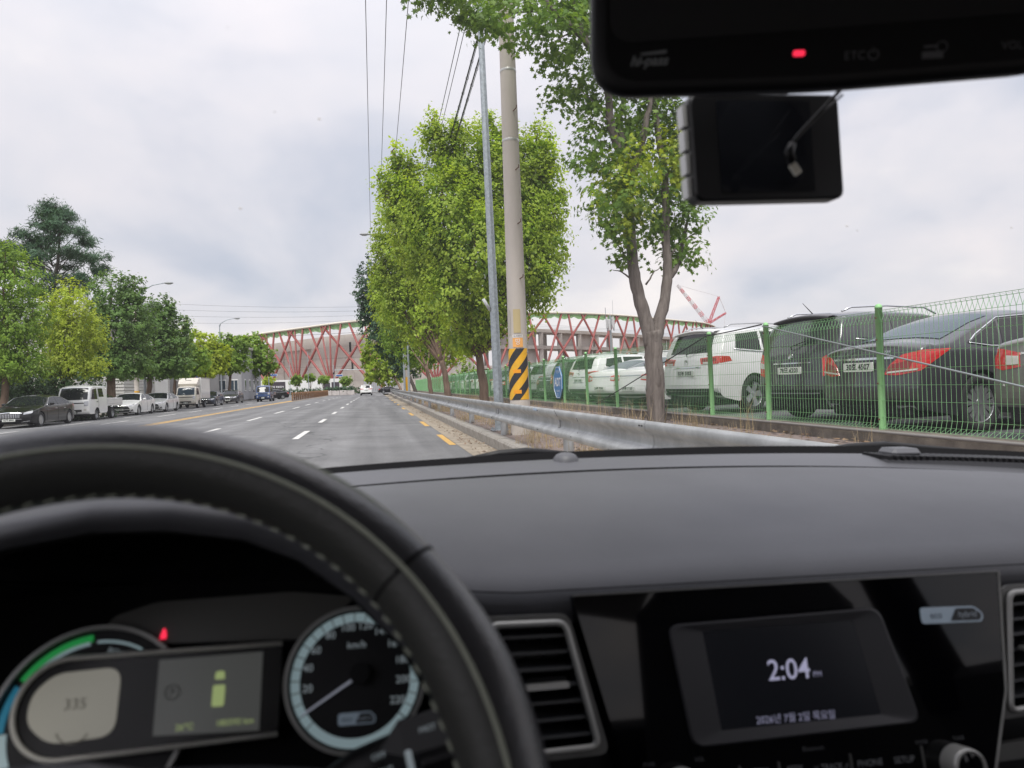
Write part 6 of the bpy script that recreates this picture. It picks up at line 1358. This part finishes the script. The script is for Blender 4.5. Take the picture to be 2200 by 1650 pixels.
s0 = parked(clone(m1, {'paint_white': P_GREY}, 0, 0, 0, 0, 'taupe sedan at the right edge, only its tail showing', 'car', G, 'sedan'), 6.85, 6.0, 5.0, ZL+.02, R(6)); s0.scale = (1.04, 1.04, 1.10)
wh2 = parked(clone(s2, None, 0, 0, 0, 0, 'white SUV parked behind the octagonal blue sign', 'car', G, 'suv'), 7.1, 24.3, 4.78, ZL+.05)
parked(clone(s1, {'paint_dark_grey': P_BLACK}, 0, 0, 0, 0, 'black SUV parked just beyond the octagonal blue sign', 'car', G, 'suv'), 7.1, 27.0, 4.78, ZL+.05)
rgc = random.Random(17)
cyc = [(m1, {'paint_white': P_DGREY}, 'dark sedan', 4.86), (s2, None, 'white SUV', 4.78), (m1, None, 'white sedan', 4.86), (s2, {'paint_white': P_SILVER}, 'silver SUV', 4.78), (m1, {'paint_white': P_BLACK}, 'black sedan', 4.86), (m1, None, 'white sedan', 4.86), (s2, {'paint_white': P_BLACK}, 'black SUV', 4.78), (m1, {'paint_white': P_GREY}, 'grey sedan', 4.86), (s2, None, 'white SUV', 4.78)]
ordn = ['first', 'second', 'third', 'fourth', 'fifth', 'sixth', 'seventh', 'eighth', 'ninth', 'tenth', 'eleventh', 'twelfth', 'thirteenth', 'fourteenth', 'fifteenth', 'sixteenth', 'seventeenth', 'eighteenth']
for i in range(16):
    src, sw_, nm, L_ = cyc[i % len(cyc)]
    parked(clone(src, sw_, 0, 0, 0, 0, '%s parked behind the fence, %s car beyond the blue sign\'s black SUV' % (nm, ordn[i]), 'car', G, 'suv' if 'SUV' in nm else 'sedan'), 7.1+rgc.uniform(-.15, .2), 29.7+i*2.62, L_, ZL, SL_+R(rgc.uniform(-2, 2)))
# second row further inside the lot
for i, (src, sw_, nm, y) in enumerate([(s2, None, 'white SUV with only its roof showing above the luxury sedan', 16), (s2, {'paint_white': P_BLACK}, 'black SUV deep in the lot behind the white sedans', 33), (s2, None, 'white SUV deep in the lot behind the lamp post', 41), (m1, None, 'white sedan deep in the lot beyond the fence posts', 50)]):
    if i == 0: continue
    clone(src, sw_, 17.5, y, ZL, FX+pi, nm, 'car', 'cars in the second lot row', 'suv' if 'SUV' in nm else 'sedan')
# --- parked on the far side of the road, noses towards us
GL = 'vehicles parked on the far side'; XF = -15.95; ZF = -.16
def front_between(ya, yb, lf, lr, L): return (ya+yb)/2+((lf+lr)/2-L/2)      # y of the origin so that the wheels sit at ya and yb
kb_ = clone(k9, {'paint_dark_grey': P_BLACK}, XF, front_between(36.1, 39.5, .9, 4.0, 5.02), ZF, pi, 'black sedan with chrome grille parked at the left edge', 'car', GL, 'sedan')
t1 = put(truck('pickup_truck', P_WHITE, 'double', 'flat'), -15.9, 43.2, ZF, pi, 'white double cab flatbed truck parked behind the black sedan', 'truck', GL)
clone(m1, None, XF, front_between(50.1, 53.2, .92, 3.75, 4.86), ZF, pi, 'white sedan parked right behind the flatbed truck', 'car', GL, 'sedan')
clone(m1, None, XF, front_between(56.4, 59.5, .92, 3.75, 4.86), ZF, pi, 'white sedan parked in front of the refrigerated box truck', 'car', GL, 'sedan')
t2 = put(truck('box_truck', P_CREAM, 'single', 'box', txt='90보 3321'), -15.9, 66.1, ZF, pi, 'cream cabbed refrigerated box truck parked between sedans', 'truck', GL)
clone(m1, {'paint_white': P_NAVY}, XF, front_between(73.3, 76.4, .92, 3.75, 4.86), ZF, pi, 'navy sedan parked behind the refrigerated box truck', 'car', GL, 'sedan')
clone(k9, {'paint_dark_grey': P_DGREY}, XF, front_between(84.3, 87.5, .9, 4.0, 5.02), ZF, pi, 'dark grey sedan parked near the blue truck', 'car', GL, 'sedan')
clone(m1, None, -18.9, 98, -.03, pi, 'white car half hidden behind the dark grey sedan', 'car', GL, 'sedan')
clone(t1, {'paint_white': P_BLUE}, -12.97, 89.8, -.17, pi, 'dark blue flatbed truck coming towards us on the far lane', 'truck', None, 'pickup_truck')
# lorries in the yard behind the trees
clone(t2, None, -26.8, 68, -.03, R(150), 'white box truck in the yard behind the double cab truck', 'truck', 'trucks in the yard', 'box_truck')
clone(t2, {'paint_cream': P_WHITE}, -25.6, 82, -.03, R(62), 'long white box truck in the yard behind the white sedans', 'truck', 'trucks in the yard', 'box_truck')
clone(t1, None, -22.6, 60, -.03, R(165), 'white flatbed truck in the yard behind the large tree trunk', 'truck', 'trucks in the yard', 'pickup_truck')
# --- on the road ahead
clone(s2, None, -1.2, 117, zroad(-1.2, 117), R(0), 'white SUV driving away on the road ahead', 'car', None, 'suv')
clone(m1, {'paint_white': P_BLACK}, 3.2, 148, -.22, R(-88), 'black sedan crossing the junction behind the guardrail end', 'car', 'sedans at the junction', 'sedan')
clone(m1, {'paint_white': P_BLACK}, -14.6, 108, -.19, R(115), 'dark sedan emerging from behind the brown barrier', 'car', 'sedans at the junction', 'sedan')
# ------------------------------------------------------------------ stadium under construction
st_ = tag(empty('stadium', (17.9, 178.5, -.23)), 'large stadium under construction with red crossing struts and green netting under its rim', 'stadium')
SO = Vector((17.9, 178.5, -.23))
SPTS = [(-54.7, 264.2, 17.62), (-45.2, 241.6, 17.74), (-35.7, 223.7, 17.74), (-17.8, 196.3, 17.5), (-3.2, 180.9, 17.74), (17.8, 173.7, 18.45), (39.3, 178.5, 19.05), (66.6, 196.3, 20.0), (101.1, 226.1, 20.6), (124.9, 249.9, 21.07), (145.2, 283.2, 21.19), (154.7, 315.3, 21.19)]
_c = [Vector(p) for p in SPTS]; _d = [0]
for a, c in zip(_c, _c[1:]): _d.append(_d[-1]+(c.xy-a.xy).length)
SL = _d[-1]
def srim(s):
    s = max(0, min(SL-1e-6, s))
    for i in range(len(_c)-1):
        if s <= _d[i+1]:
            t = (s-_d[i])/(_d[i+1]-_d[i]); p0, p1, p2, p3 = _c[max(i-1, 0)], _c[i], _c[i+1], _c[min(i+2, len(_c)-1)]
            return .5*((2*p1)+(p2-p0)*t+(2*p0-5*p1+4*p2-p3)*t*t+(3*p1-p0-3*p2+p3)*t**3)
def snor(s): t = srim(s+.5)-srim(s-.5); return Vector((-t.y, t.x, 0)).normalized()     # pointing into the bowl
def sp3(s, inn, z): p = srim(s)+snor(s)*inn; return Vector((p.x, p.y, z))-SO
STEEL_R = mat('red_steel', (.28, .078, .07), .5, var=.12, vscale=.5); STC = mat('stadium_concrete', (.56, .52, .485), .85, var=.12, vscale=.3, bump=.1, bscale=4); STW = mat('stadium_panel', (.60, .56, .525), .8, var=.06, vscale=.4)
RIMC = mat('stadium_rim_cream', (.66, .62, .54), .6); NET = leaf_mat('green_netting', (.30, .52, .46), (.32, .55, .48), (.34, .57, .50), .5); DARKO = mat('dark_opening', (.035, .035, .038), .7)
ss = [SL*i/140 for i in range(141)]
b = MB(); b.tube([sp3(s, 0, srim(s).z) for s in ss], .30, 8); b.build('rim_beam', RIMC, st_, True)
b = MB(); b.grid([[tuple(sp3(s, .1, srim(s).z+.32)) for s in ss], [tuple(sp3(s, 2.2, srim(s).z+.5)) for s in ss], [tuple(sp3(s, 2.3, srim(s).z+.3)) for s in ss], [tuple(sp3(s, .3, srim(s).z+.1)) for s in ss]]); b.build('canopy_edge', RIMC, st_, True)
ss2 = [SL*i/420 for i in range(421)]
b = MB(); b.grid([[tuple(sp3(s, .5, srim(s).z-.15)) for s in ss2], [tuple(sp3(s, 1.4+.2*sin(s*1.3), srim(s).z-.55)) for s in ss2], [tuple(sp3(s, 2.4, srim(s).z-.85-.55*abs(sin(s*pi/7.9+.6))-.12*sin(s*2.2))) for s in ss2]]); b.build('safety_netting', NET, st_, True)
split_s0 = _d[5]+7; nsp = 16.0; k = 0; s = 6.0
while s < SL-4:
    zb_ = 2.4; rz_ = srim(s).z
    for f_, r_ in ((-1.05, .36), (-.40, .34), (-.10, .25), (.14, .27), (.42, .34), (1.05, .36)):
        s2 = s+f_*nsp
        if s > split_s0 and abs(f_) < .2: continue
        if not 0 < s2 < SL: continue
        b = MB(); b.tube([sp3(s+f_*.5, 1.6, .2), sp3(s+f_*1.0, 1.5, zb_), sp3(s2, .1, srim(s2).z-.3)], [r_*1.15, r_, r_*.85], 8); b.build('strut', STEEL_R, st_, True)
    s += nsp
split_s = _d[5]+7          # solid cladding to the left of this, open frame to the right
i = 0; s = 0
while s < split_s:
    for r_ in range(5):
        z0, z1 = r_*3.03, (r_+1)*3.03-.06
        mid = sp3(s+2, 5, 0)+SO
        dark = (-25.6 < mid.x < -17.3 and 1 <= r_ <= 3)
        a, c = s+.035, s+3.965
        V = [sp3(a, 5, z0), sp3(c, 5, z0), sp3(c, 5, z1), sp3(a, 5, z1)]; n = snor(s+1.7)*(.25 if not dark else .12)
        off_ = snor(s+1.7)*(.9 if dark else 0)
        V = [v+off_ for v in V]; b = MB(); b.add([tuple(v) for v in V]+[tuple(v+n) for v in V], [(0, 1, 2, 3), (0, 4, 5, 1), (1, 5, 6, 2), (2, 6, 7, 3), (3, 7, 4, 0)]); b.build('glazed_opening' if dark else 'wall_panel', DARKO if dark else STW, st_)
    s += 4.0
b = MB(); b.grid([[tuple(sp3(s, 5.35, 0)) for s in ss if s <= split_s+1], [tuple(sp3(s, 5.35, 15.0)) for s in ss if s <= split_s+1]]); b.build('backing_wall', STC, st_)
for X_, z0, z1 in ((-5.5, 10.5, 13.0), (-5.4, 5.9, 8.2), (3.6, 11, 12.9), (9.5, 4.6, 8.1)):
    s_ = min(ss2, key=lambda q: abs((sp3(q, 5, 0)+SO).x-X_)); b = MB()
    V = [sp3(s_-.4, 4.93, z0), sp3(s_+.4, 4.93, z0), sp3(s_+.4, 4.93, z1), sp3(s_-.4, 4.93, z1)]; n = snor(s_)*.06; b.add([tuple(v) for v in V]+[tuple(v+n) for v in V], [(0, 1, 2, 3), (0, 4, 5, 1), (1, 5, 6, 2), (2, 6, 7, 3), (3, 7, 4, 0)]); b.build('slot_window', DARKO, st_)
# open concrete frame
fs = [s for s in ss if s >= split_s]
for z, dp, th in ((4.9, 10, .8), (10.0, 9, .9), (14.5, 7, .9)):
    b = MB(); b.grid([[tuple(sp3(s, 4.5, z)) for s in fs], [tuple(sp3(s, 4.5, z+th)) for s in fs], [tuple(sp3(s, 4.5+dp, z+th)) for s in fs], [tuple(sp3(s, 4.5+dp, z)) for s in fs], [tuple(sp3(s, 4.5, z)) for s in fs]]); b.build('floor_slab', STC, st_)
s = split_s+1; k = 0
while s < SL-2:
    for inn in (5.2, 11):
        p = sp3(s, inn, 0); b = MB(); b.box((p.x, p.y, 7.3), (1.1, 1.1, 14.7), .03, M=None); b.build('column', STC, st_)
    if k % 3 != 0 or k > 7:
        for lev, (z0, z1) in enumerate(((.0, 4.9), (5.7, 10.0), (10.9, 14.5))):
            if (k+lev) % 4 == 1 and k < 9: continue
            V = [sp3(s+.5, 6.5, z0), sp3(s+7.6, 6.5, z0), sp3(s+7.6, 6.5, z1), sp3(s+.5, 6.5, z1)]; b = MB(); n = snor(s)*.2
            b.add([tuple(v) for v in V]+[tuple(v+n) for v in V], [(0, 1, 2, 3), (0, 4, 5, 1), (1, 5, 6, 2), (2, 6, 7, 3), (3, 7, 4, 0)]); b.build('infill_wall', STC if (k*3+lev) % 3 else DARKO, st_)
    b = MB()
    for z in (15.7, 16.1, 16.5): b.tube([sp3(s, 4.7, z), sp3(s+8.2, 4.7, z)], .04, 4)
    b.build('railing', mat('rail_blue_grey', (.35, .40, .45), .5), st_)
    s += 8.2; k += 1
b = MB(); b.grid([[tuple(sp3(s, 16, 0)) for s in ss], [tuple(sp3(s, 20, 4.0)) for s in ss]]); b.build('seating_bank', STC, st_)
# lattice crane behind the stadium
K_ = 1.19         # size factor of the far structures
cr = tag(empty('crawler_crane', (154.7, 309.4, -.23)), 'red and white lattice crane standing behind the stadium', 'crane')
CR = mat('crane_red', (.55, .13, .15), .5); CRW = mat('crane_white', (.62, .60, .62), .5)
def lattice(name, p, q, w0, w1, seg, m2=None):
    w0 *= .6; w1 *= .6
    p, q = Vector(p), Vector(q); ax = (q-p).normalized(); a = ax.orthogonal().normalized(); c = ax.cross(a)
    for k in range(seg):
        t0, t1 = k/seg, (k+1)/seg; b = MB(); R0, R1 = [], []
        for sx, sy in ((1, 1), (-1, 1), (-1, -1), (1, -1)):
            wa, wb = w0+(w1-w0)*t0, w0+(w1-w0)*t1
            R0.append(p.lerp(q, t0)+a*sx*wa+c*sy*wa); R1.append(p.lerp(q, t1)+a*sx*wb+c*sy*wb)
        for j in range(4):
            b.tube([R0[j], R1[j]], .10, 4); b.tube([R0[j], R1[(j+1) % 4]], .055, 4); b.tube([R0[j], R0[(j+1) % 4]], .055, 4)
        b.build(name, (CRW if (k % 2 and m2) else CR), cr)
lattice('boom', (.4, 0, 22), (-12.4, 0, 37.3), 1.0, .6, 10, True); lattice('mast', (.4, 0, 22), (5.1, 0, 32.6), .7, .5, 5); lattice('back_stay_arm', (.4, 0, 22), (7.9, 0, 26.1), .5, .4, 4); lattice('tower', (.2, 0, 2), (.2, 0, 22), 1.3, 1.2, 9)
b = MB(); b.tube([(-12.4, 0, 37.3), (5.1, 0, 32.6)], .09, 4); b.build('pendant_line', CRW, cr); b = MB(); b.tube([(5.1, 0, 32.6), (7.9, 0, 26.1)], .14, 4); b.build('pendant_line', CRW, cr)
b = MB(); b.tube([(7.6, 0, 26), (7.0, 0, 20.5)], .08, 4); b.build('hoist_rope', CRW, cr); b = MB(); b.box((0, 0, 1.4), (9, 7, 2.8), .3); b.build('undercarriage', CR, cr); cr.scale = (K_, K_, K_)
# telecom mast
tm = tag(empty('telecom_mast', (57.5, 166.6, -.23)), 'grey telecom mast with panel antennas before the stadium frame', 'mast')
b = MB(); b.lathe([(.28, 0), (.2, 14.4), (.0005, 14.4)], 10); b.build('pole', STEELC, tm)
for k in range(6):
    a = 2*pi*k/6; b = MB(); b.box((.75*cos(a), .75*sin(a), 12.4+(k % 2)*.5), (.35, .25, 2.3), .05); b.build('panel_antenna', mat('antenna_grey', (.5, .5, .5), .6), tm)
b = MB(); b.tube([(-.9, 0, 13), (-1.0, 0, 16.0)], .06, 5); b.tube([(.6, 0, 13.5), (.6, 0, 17.5)], .03, 4); b.build('whip_antenna', STEELC, tm); tm.scale = (K_, K_, K_)

# ------------------------------------------------------------------ site hoarding, gate, junction furniture
HW = mat('hoarding_white', (.70, .70, .68), .6, var=.05, vscale=.5); HDK = mat('banner_dark', (.045, .035, .045), .6); HTX = mat('banner_text', (.65, .65, .65), .6)
ho = tag(empty('site_hoarding', (-16.66, 174.9, -.23)), 'white construction hoarding across the junction before the stadium', 'hoarding')
for k in range(15):
    b = MB(); b.box((-16+.6+k*1.98-4, 0, 1.56), (1.95, .10, 3.1), .01); b.build('panel', HW, ho)
for nm, x0, x1, z0, z1 in (('banner', -20.6, -17.2, .7, 2.75), ('banner', -9.8, -8.6, .7, 2.3), ('banner', -8.3, -6.8, .7, 2.4)):
    b = MB(); b.box(((x0+x1)/2+14, -.10, (z0+z1)/2), (x1-x0, .05, z1-z0), .005); b.build(nm, HDK, ho)
text('lettering', '북구장 건설공사', .42, Plane((-18.9+14, -.15, 1.75), (1, 0, 0), (0, 0, 1)).mat4(0, 0), HTX, ho, bold=.012); ho.scale = (K_, K_, K_)
gt = tag(empty('site_gate', (.95, 166.6, -.23)), 'corrugated silver site gate at the end of the road', 'gate')
for k in range(18):
    b = MB(); b.box((-2.5+k*.36, 0, 1.3), (.33, .08+.05*(k % 2), 2.4), .02); b.build('corrugated_strip', mat('gate_silver', (.42, .43, .45), .45, metal=.4), gt)
b = MB(); b.lathe([(.55, 0), (.55, .06), (.0005, .07)], 20, axis='y', c=(1.0, -.2, 1.3)); b.build('warning_disc', STEEL_R, gt); gt.scale = (K_, K_, K_)
mf = tag(empty('median_fence', (-9.05, 83.7, -.09)), 'brown slatted median barrier on the centre line', 'barrier')
BRN = mat('barrier_brown', (.22, .115, .055), .6, var=.15, vscale=2); BRN2 = mat('barrier_tan', (.48, .30, .13), .6)
n = 26
mf.scale = (K_, K_, K_)
def mfx(t): return .75*t
for k in range(n+1):
    t = k/n; b = MB(); b.box((0, 0, .40), (.14, .14, .80), .02); o = b.build('post', BRN, mf) if k == 0 else inst(COL.objects[mf_post], mf); mf_post = o.name if k == 0 else mf_post
    o.location = (mfx(t), t*40.5, 0)
for k in range(n):
    for z in (.30, .48, .66):
        a, c = k/n, (k+1)/n
        b = MB(); b.tube([(mfx(a)-.06, a*40.5, z), (mfx(c)-.06, c*40.5, z)], .045, 6); b.build('rail', BRN, mf)
        if z != .48:
            b = MB(); b.box((mfx(a)-.09, a*40.5+.02, z), (.05, .10, .07), .01); b.build('reflector', BRN2, mf)
pb = tag(empty('planter', (-6.2, 134.5, -.23)), 'pale concrete planter at the end of the median barrier', 'planter')
for k in range(4):
    b = MB(); b.box((-1.7+k*1.13, 0, .42), (1.08, .9, .75), .04); b.build('trough', mat('planter_pale', (.50, .46, .44), .7, var=.15, vscale=2), pb)
leaf_mesh('shrubs', [(-1.7+k*1.1, 0, 1.0, .6, .5, .4) for k in range(4)], 1400, .2, 91, LDD, pb, LS_QUAD, 10, .2, .3); pb.scale = (K_, K_, K_)
def hedge_row(name, label, x0, x1, y, h, seed):
    n = int((x1-x0)/1.2)+1; return bush(name, label, [(x0+(x1-x0)*i/(n-1), y, h*.55, .9, .8, h*.55) for i in range(n)], n*420, .2, seed, HED, 'hedge', 'junction hedges')
hedge_row('hedge', 'clipped dark hedge along the hoarding across the junction', -25, -9.5, 144, 1.3, 71); hedge_row('hedge', 'low hedge right of the pale planter', -5.5, -1.9, 145, 1.2, 72)
def small_tree(x, y, top, r, leafm, label, seed, lean=0):
    t = tag(empty('young_tree', (x, y, -.23)), label, 'tree', 'young trees by the hoarding'); t.scale = (K_, K_, K_); b = MB()
    limb(b, [(0, 0, 0), (lean*.4, 0, .9), (lean, 0, top*.62)], .07, .03, .02, seed, 7)
    for k in range(5): limb(b, [(lean*.6, 0, 1.1), (lean+r*.6*cos(k*1.3), r*.4*sin(k*1.3), top*.75)], .03, .01, .02, k, 5)
    b.build('trunk', BARK2, t, True); rr = random.Random(seed)
    leaf_mesh('crown', [(lean+rr.uniform(-.4, .4)*r, rr.uniform(-.3, .3)*r, top*.70+rr.uniform(-.25, .3)*r, r*.7, r*.7, r*.62) for _ in range(6)], 1500, .27, seed, leafm, t, LS_QUAD, 10, .25, .3); return t
small_tree(-20.11, 144.9, 3.8, 1.15, LY, 'young yellow tree behind the blue truck', 81); small_tree(-14.99, 146.8, 3.8, 1.15, LG, 'young green tree left of the hoarding middle', 82); small_tree(-12.38, 146.8, 4.3, 1.0, LG, 'tallest slim young tree before the hoarding', 83)
small_tree(-10.12, 146.8, 3.8, 1.05, LG, 'young tree with slanting stem before the hoarding', 84, .25); small_tree(-5.83, 147.1, 3.3, 1.15, LG, 'young tree behind the pale planter', 85, .2); small_tree(-.7, 147.1, 3.8, 1.1, LB, 'young tree above the white SUV ahead', 86)
def post_sign(x, y, h, label, sign=None, arm=0, r=.06):
    p = tag(empty('sign_post', (x, y, -.23)), label, 'post', 'posts at the junction'); p.scale = (K_, K_, K_); b = MB(); b.lathe([(r, 0), (r*.75, h), (.0005, h)], 8); b.build('pole', GALV2, p)
    if sign:
        dx_, z_ = sign; b = MB(); b.box((dx_, -.08, z_), (1.15, .04, .32), .01); b.build('street_name_board', mat('sign_panel_white', (.6, .65, .7), .5), p); b = MB(); b.box((dx_, -.105, z_), (1.0, .02, .20), .005); b.build('name_strip', mat('street_sign_blue', (.03, .10, .35), .5), p)
    if arm:
        b = MB(); b.tube([(0, 0, h-.8), (arm, 0, h-.8)], .05, 6); b.build('arm', GALV2, p); b = MB(); b.lathe([(.0005, .18), (.14, .12), (.16, -.05), (.1, -.16), (.0005, -.18)], 10, c=(-.02, -.15, h-1.3)); b.build('camera_housing', TRIM, p, True)
    return p
post_sign(-15.59, 140.4, 6.3, 'tall thin pole before the dark stadium opening'); post_sign(-12.2, 140.4, 7.2, 'thin pole with white lamps before the stadium', r=.05); post_sign(-7.44, 140.4, 4.9, 'camera post with long arm before the stadium', (.85, 3.2), 4.6, .09)
post_sign(-17.25, 124.9, 3.5, 'post with blue street name board above the blue truck', (.6, 3.3))

# ------------------------------------------------------------------ buildings on the far side
wb = tag(empty('clapboard_building', (-33.3, 78.5, -.05)), 'white clapboard building half hidden behind the left trees', 'building')
SID = mat('siding_white', (.55, .54, .51), .7, var=.05, vscale=1)
b = MB()
for k in range(26):
    z = .1+k*.26; b.add([(-9, -5, z), (8.6, -5, z), (8.6, -4.94, z+.26), (-9, -4.94, z+.26), (8.6, -5, z), (8.6, 8, z), (8.54, 8, z+.26), (8.54, -4.94, z+.26)], [(0, 1, 2, 3), (4, 5, 6, 7)])
tag(b.build('siding', SID, wb), kind='stuff')
b = MB(); b.box((-.25, 1.5, 3.3), (17.4, 12.8, 6.6), .02); b.build('wall', SID, wb); b = MB(); b.prism([(-6, 6.7), (1.5, 9.0), (9, 6.7)], lambda a, z: (-9.4, a, z), lambda a, z: (9.0, a, z)); b.build('roof', mat('roof_grey', (.16, .16, .17), .7), wb)
for x in (-6, -2.5, 1.5, 5.5):
    wn = empty('window', (x, -5.05, 2.2), 0, wb); b = MB(); b.box((0, 0, 0), (1.3, .08, 1.3), .02); b.build('frame', HW, wn); b = MB(); b.box((0, -.05, 0), (1.1, .03, 1.1), .005); b.build('pane', GLASS_B, wn)
wb.scale = (K_, K_, K_)
gb = tag(empty('grey_building', (-23.2, 109.5, -.05)), 'two storey grey building with white windows behind the box truck', 'building')
GRY = mat('render_grey', (.33, .33, .345), .8, var=.05, vscale=1); b = MB(); b.box((0, 0, 3.0), (9.6, 14, 6.0), .03); b.build('wall', GRY, gb); b = MB(); b.box((0, 0, 6.15), (10, 14.4, .35), .03); b.build('parapet', STC, gb)
for z in (1.7, 4.3):
    for x in (-3.6, -1.2, 1.2, 2.7, 4.0):
        wn = empty('window', (x, -7.02, z), 0, gb); b = MB(); b.box((0, 0, 0), (.85, .10, 1.35), .02); b.build('frame', HW, wn); b = MB(); b.box((-.2, -.05, 0), (.33, .04, 1.15), .005); b.build('pane', GLASS_B, wn); b = MB(); b.box((.2, -.05, 0), (.33, .04, 1.15), .005); b.build('pane', GLASS_B, wn)
    for y in (-5, -2, 1, 4):
        wn = empty('window', (4.82, y, z), pi/2, gb); b = MB(); b.box((0, 0, 0), (.85, .10, 1.35), .02); b.build('frame', HW, wn); b = MB(); b.box((0, -.05, 0), (.7, .04, 1.15), .005); b.build('pane', GLASS_B, wn)
for x in (-2.4, 2.0):
    b = MB(); b.tube([(x, -7.1, 0), (x, -7.1, 6)], .06, 6); b.build('downpipe', TRIM, gb)
gb.scale = (K_, K_, K_)
lb = tag(empty('low_shed', (-33.3, 95.2, -.05)), 'long low grey shed behind the yard trucks', 'building')
b = MB(); b.box((0, 0, 1.9), (22, 9, 3.8), .03); b.build('wall', mat('shed_grey', (.36, .35, .34), .8, var=.06, vscale=.8), lb); b = MB(); b.prism([(-4.9, 3.75), (0, 4.5), (4.9, 3.75)], lambda a, z: (-11.3, a, z), lambda a, z: (11.3, a, z)); b.build('roof', mat('roof_light', (.36, .36, .37), .6), lb)
for x in (-8, -3, 2, 7):
    b = MB(); b.box((x, -4.55, 1.5), (3.2, .12, 2.9), .02); b.build('roller_door', mat('shutter_grey', (.45, .45, .45), .5), lb)
lb.scale = (K_, K_, K_)
bs = tag(empty('billboard', (-19.0, 80.9, -.05)), 'purple billboard with pink and white Korean lettering above the box truck', 'sign')
b = MB(); b.box((0, 0, 2.40), (1.75, .12, 1.0), .02); b.build('board', mat('board_purple', (.055, .05, .26), .5), bs)
for sx in (-.7, .7):
    b = MB(); b.tube([(sx, .05, 0), (sx, .05, 2.0)], .05, 6); b.build('leg', GALV2, bs)
pln = Plane((0, -.08, 2.4), (1, 0, 0), (0, 0, 1)); text('lettering', '사고', .36, pln.mat4(-.2, .26), mat('board_white', (.7, .7, .75), .5), bs, bold=.01); text('lettering', '상담', .52, pln.mat4(-.05, -.22), mat('board_pink', (.75, .18, .22), .5), bs, bold=.012); bs.scale = (K_, K_, K_)
# guard pole with hazard stripe in the far row and yard fence
up = tag(empty('utility_pole', (-18.2, 60.2, -.05)), 'utility pole with small striped wrap behind the white sedans', 'utility pole', 'concrete utility poles')
b = MB(); b.lathe([(.19, 0), (.14, 8.5), (.0005, 8.5)], 14); b.build('shaft', POLE, up, True); b = MB(); b.lathe([(.197, .8), (.196, 1.5)], 14); b.build('hazard_wrap', YEL, up, True)
for k in range(2):
    b = MB(); b.lathe([(.201, .95+k*.3), (.2005, 1.08+k*.3)], 14); b.build('hazard_stripe', HBL, up, True)
# bushes and vans at the back of the lot
for i, (x, y, h) in enumerate([(24.5, 80, 3.6), (29, 86, 4.2), (36, 84, 3.0), (16, 84, 3.2), (12.5, 95, 4.0), (44, 92, 4.4), (55, 95, 5)]):
    bush('bush', ['round green bush at the back of the lot under the stadium frame', 'taller bush beside it at the back of the lot', 'low spreading bush at the back of the lot', 'green bush seen between the roadside trunks', 'leafy bush beyond the roadside trunks', 'wide bush towards the crane side of the lot', 'large bush furthest along the back of the lot'][i], [(x, y, h*.5, 1.5, 1.3, h*.5), (x+1.2, y+.4, h*.4, 1.3, 1.2, h*.4), (x-1.1, y, h*.42, 1.2, 1.2, h*.42)], 2600, .28, 100+i, LB if i % 2 else LG, group='bushes at the back of the lot')
clone(t2, {'paint_cream': P_WHITE}, 17, 45, ZL, R(80), 'white box truck in the lot behind the concrete pole', 'truck', 'trucks in the lot', 'box_truck')
clone(t2, {'paint_cream': P_WHITE}, 19, 62, ZL, R(95), 'white box truck further back in the lot', 'truck', 'trucks in the lot', 'box_truck')
def woods(x0, x1, y, h, n, seed, label):
    rr = random.Random(seed); lob = [(x0+(x1-x0)*i/30+rr.uniform(-2, 2), y+rr.uniform(-6, 6), h*.45*rr.uniform(.8, 1.2), (x1-x0)/36, 6, h*.5*rr.uniform(.8, 1.25)) for i in range(31)]
    o = leaf_mesh('distant_woods', lob, n, 1.3, seed, LD, None, LS_QUAD, 12, 1.2, .4); return tag(o, label, kind='stuff')
woods(-330, -75, 215, 9, 9000, 111, 'distant line of trees on the far left horizon'); woods(75, 360, 330, 10, 9000, 112, 'distant line of trees beyond the parking lot')
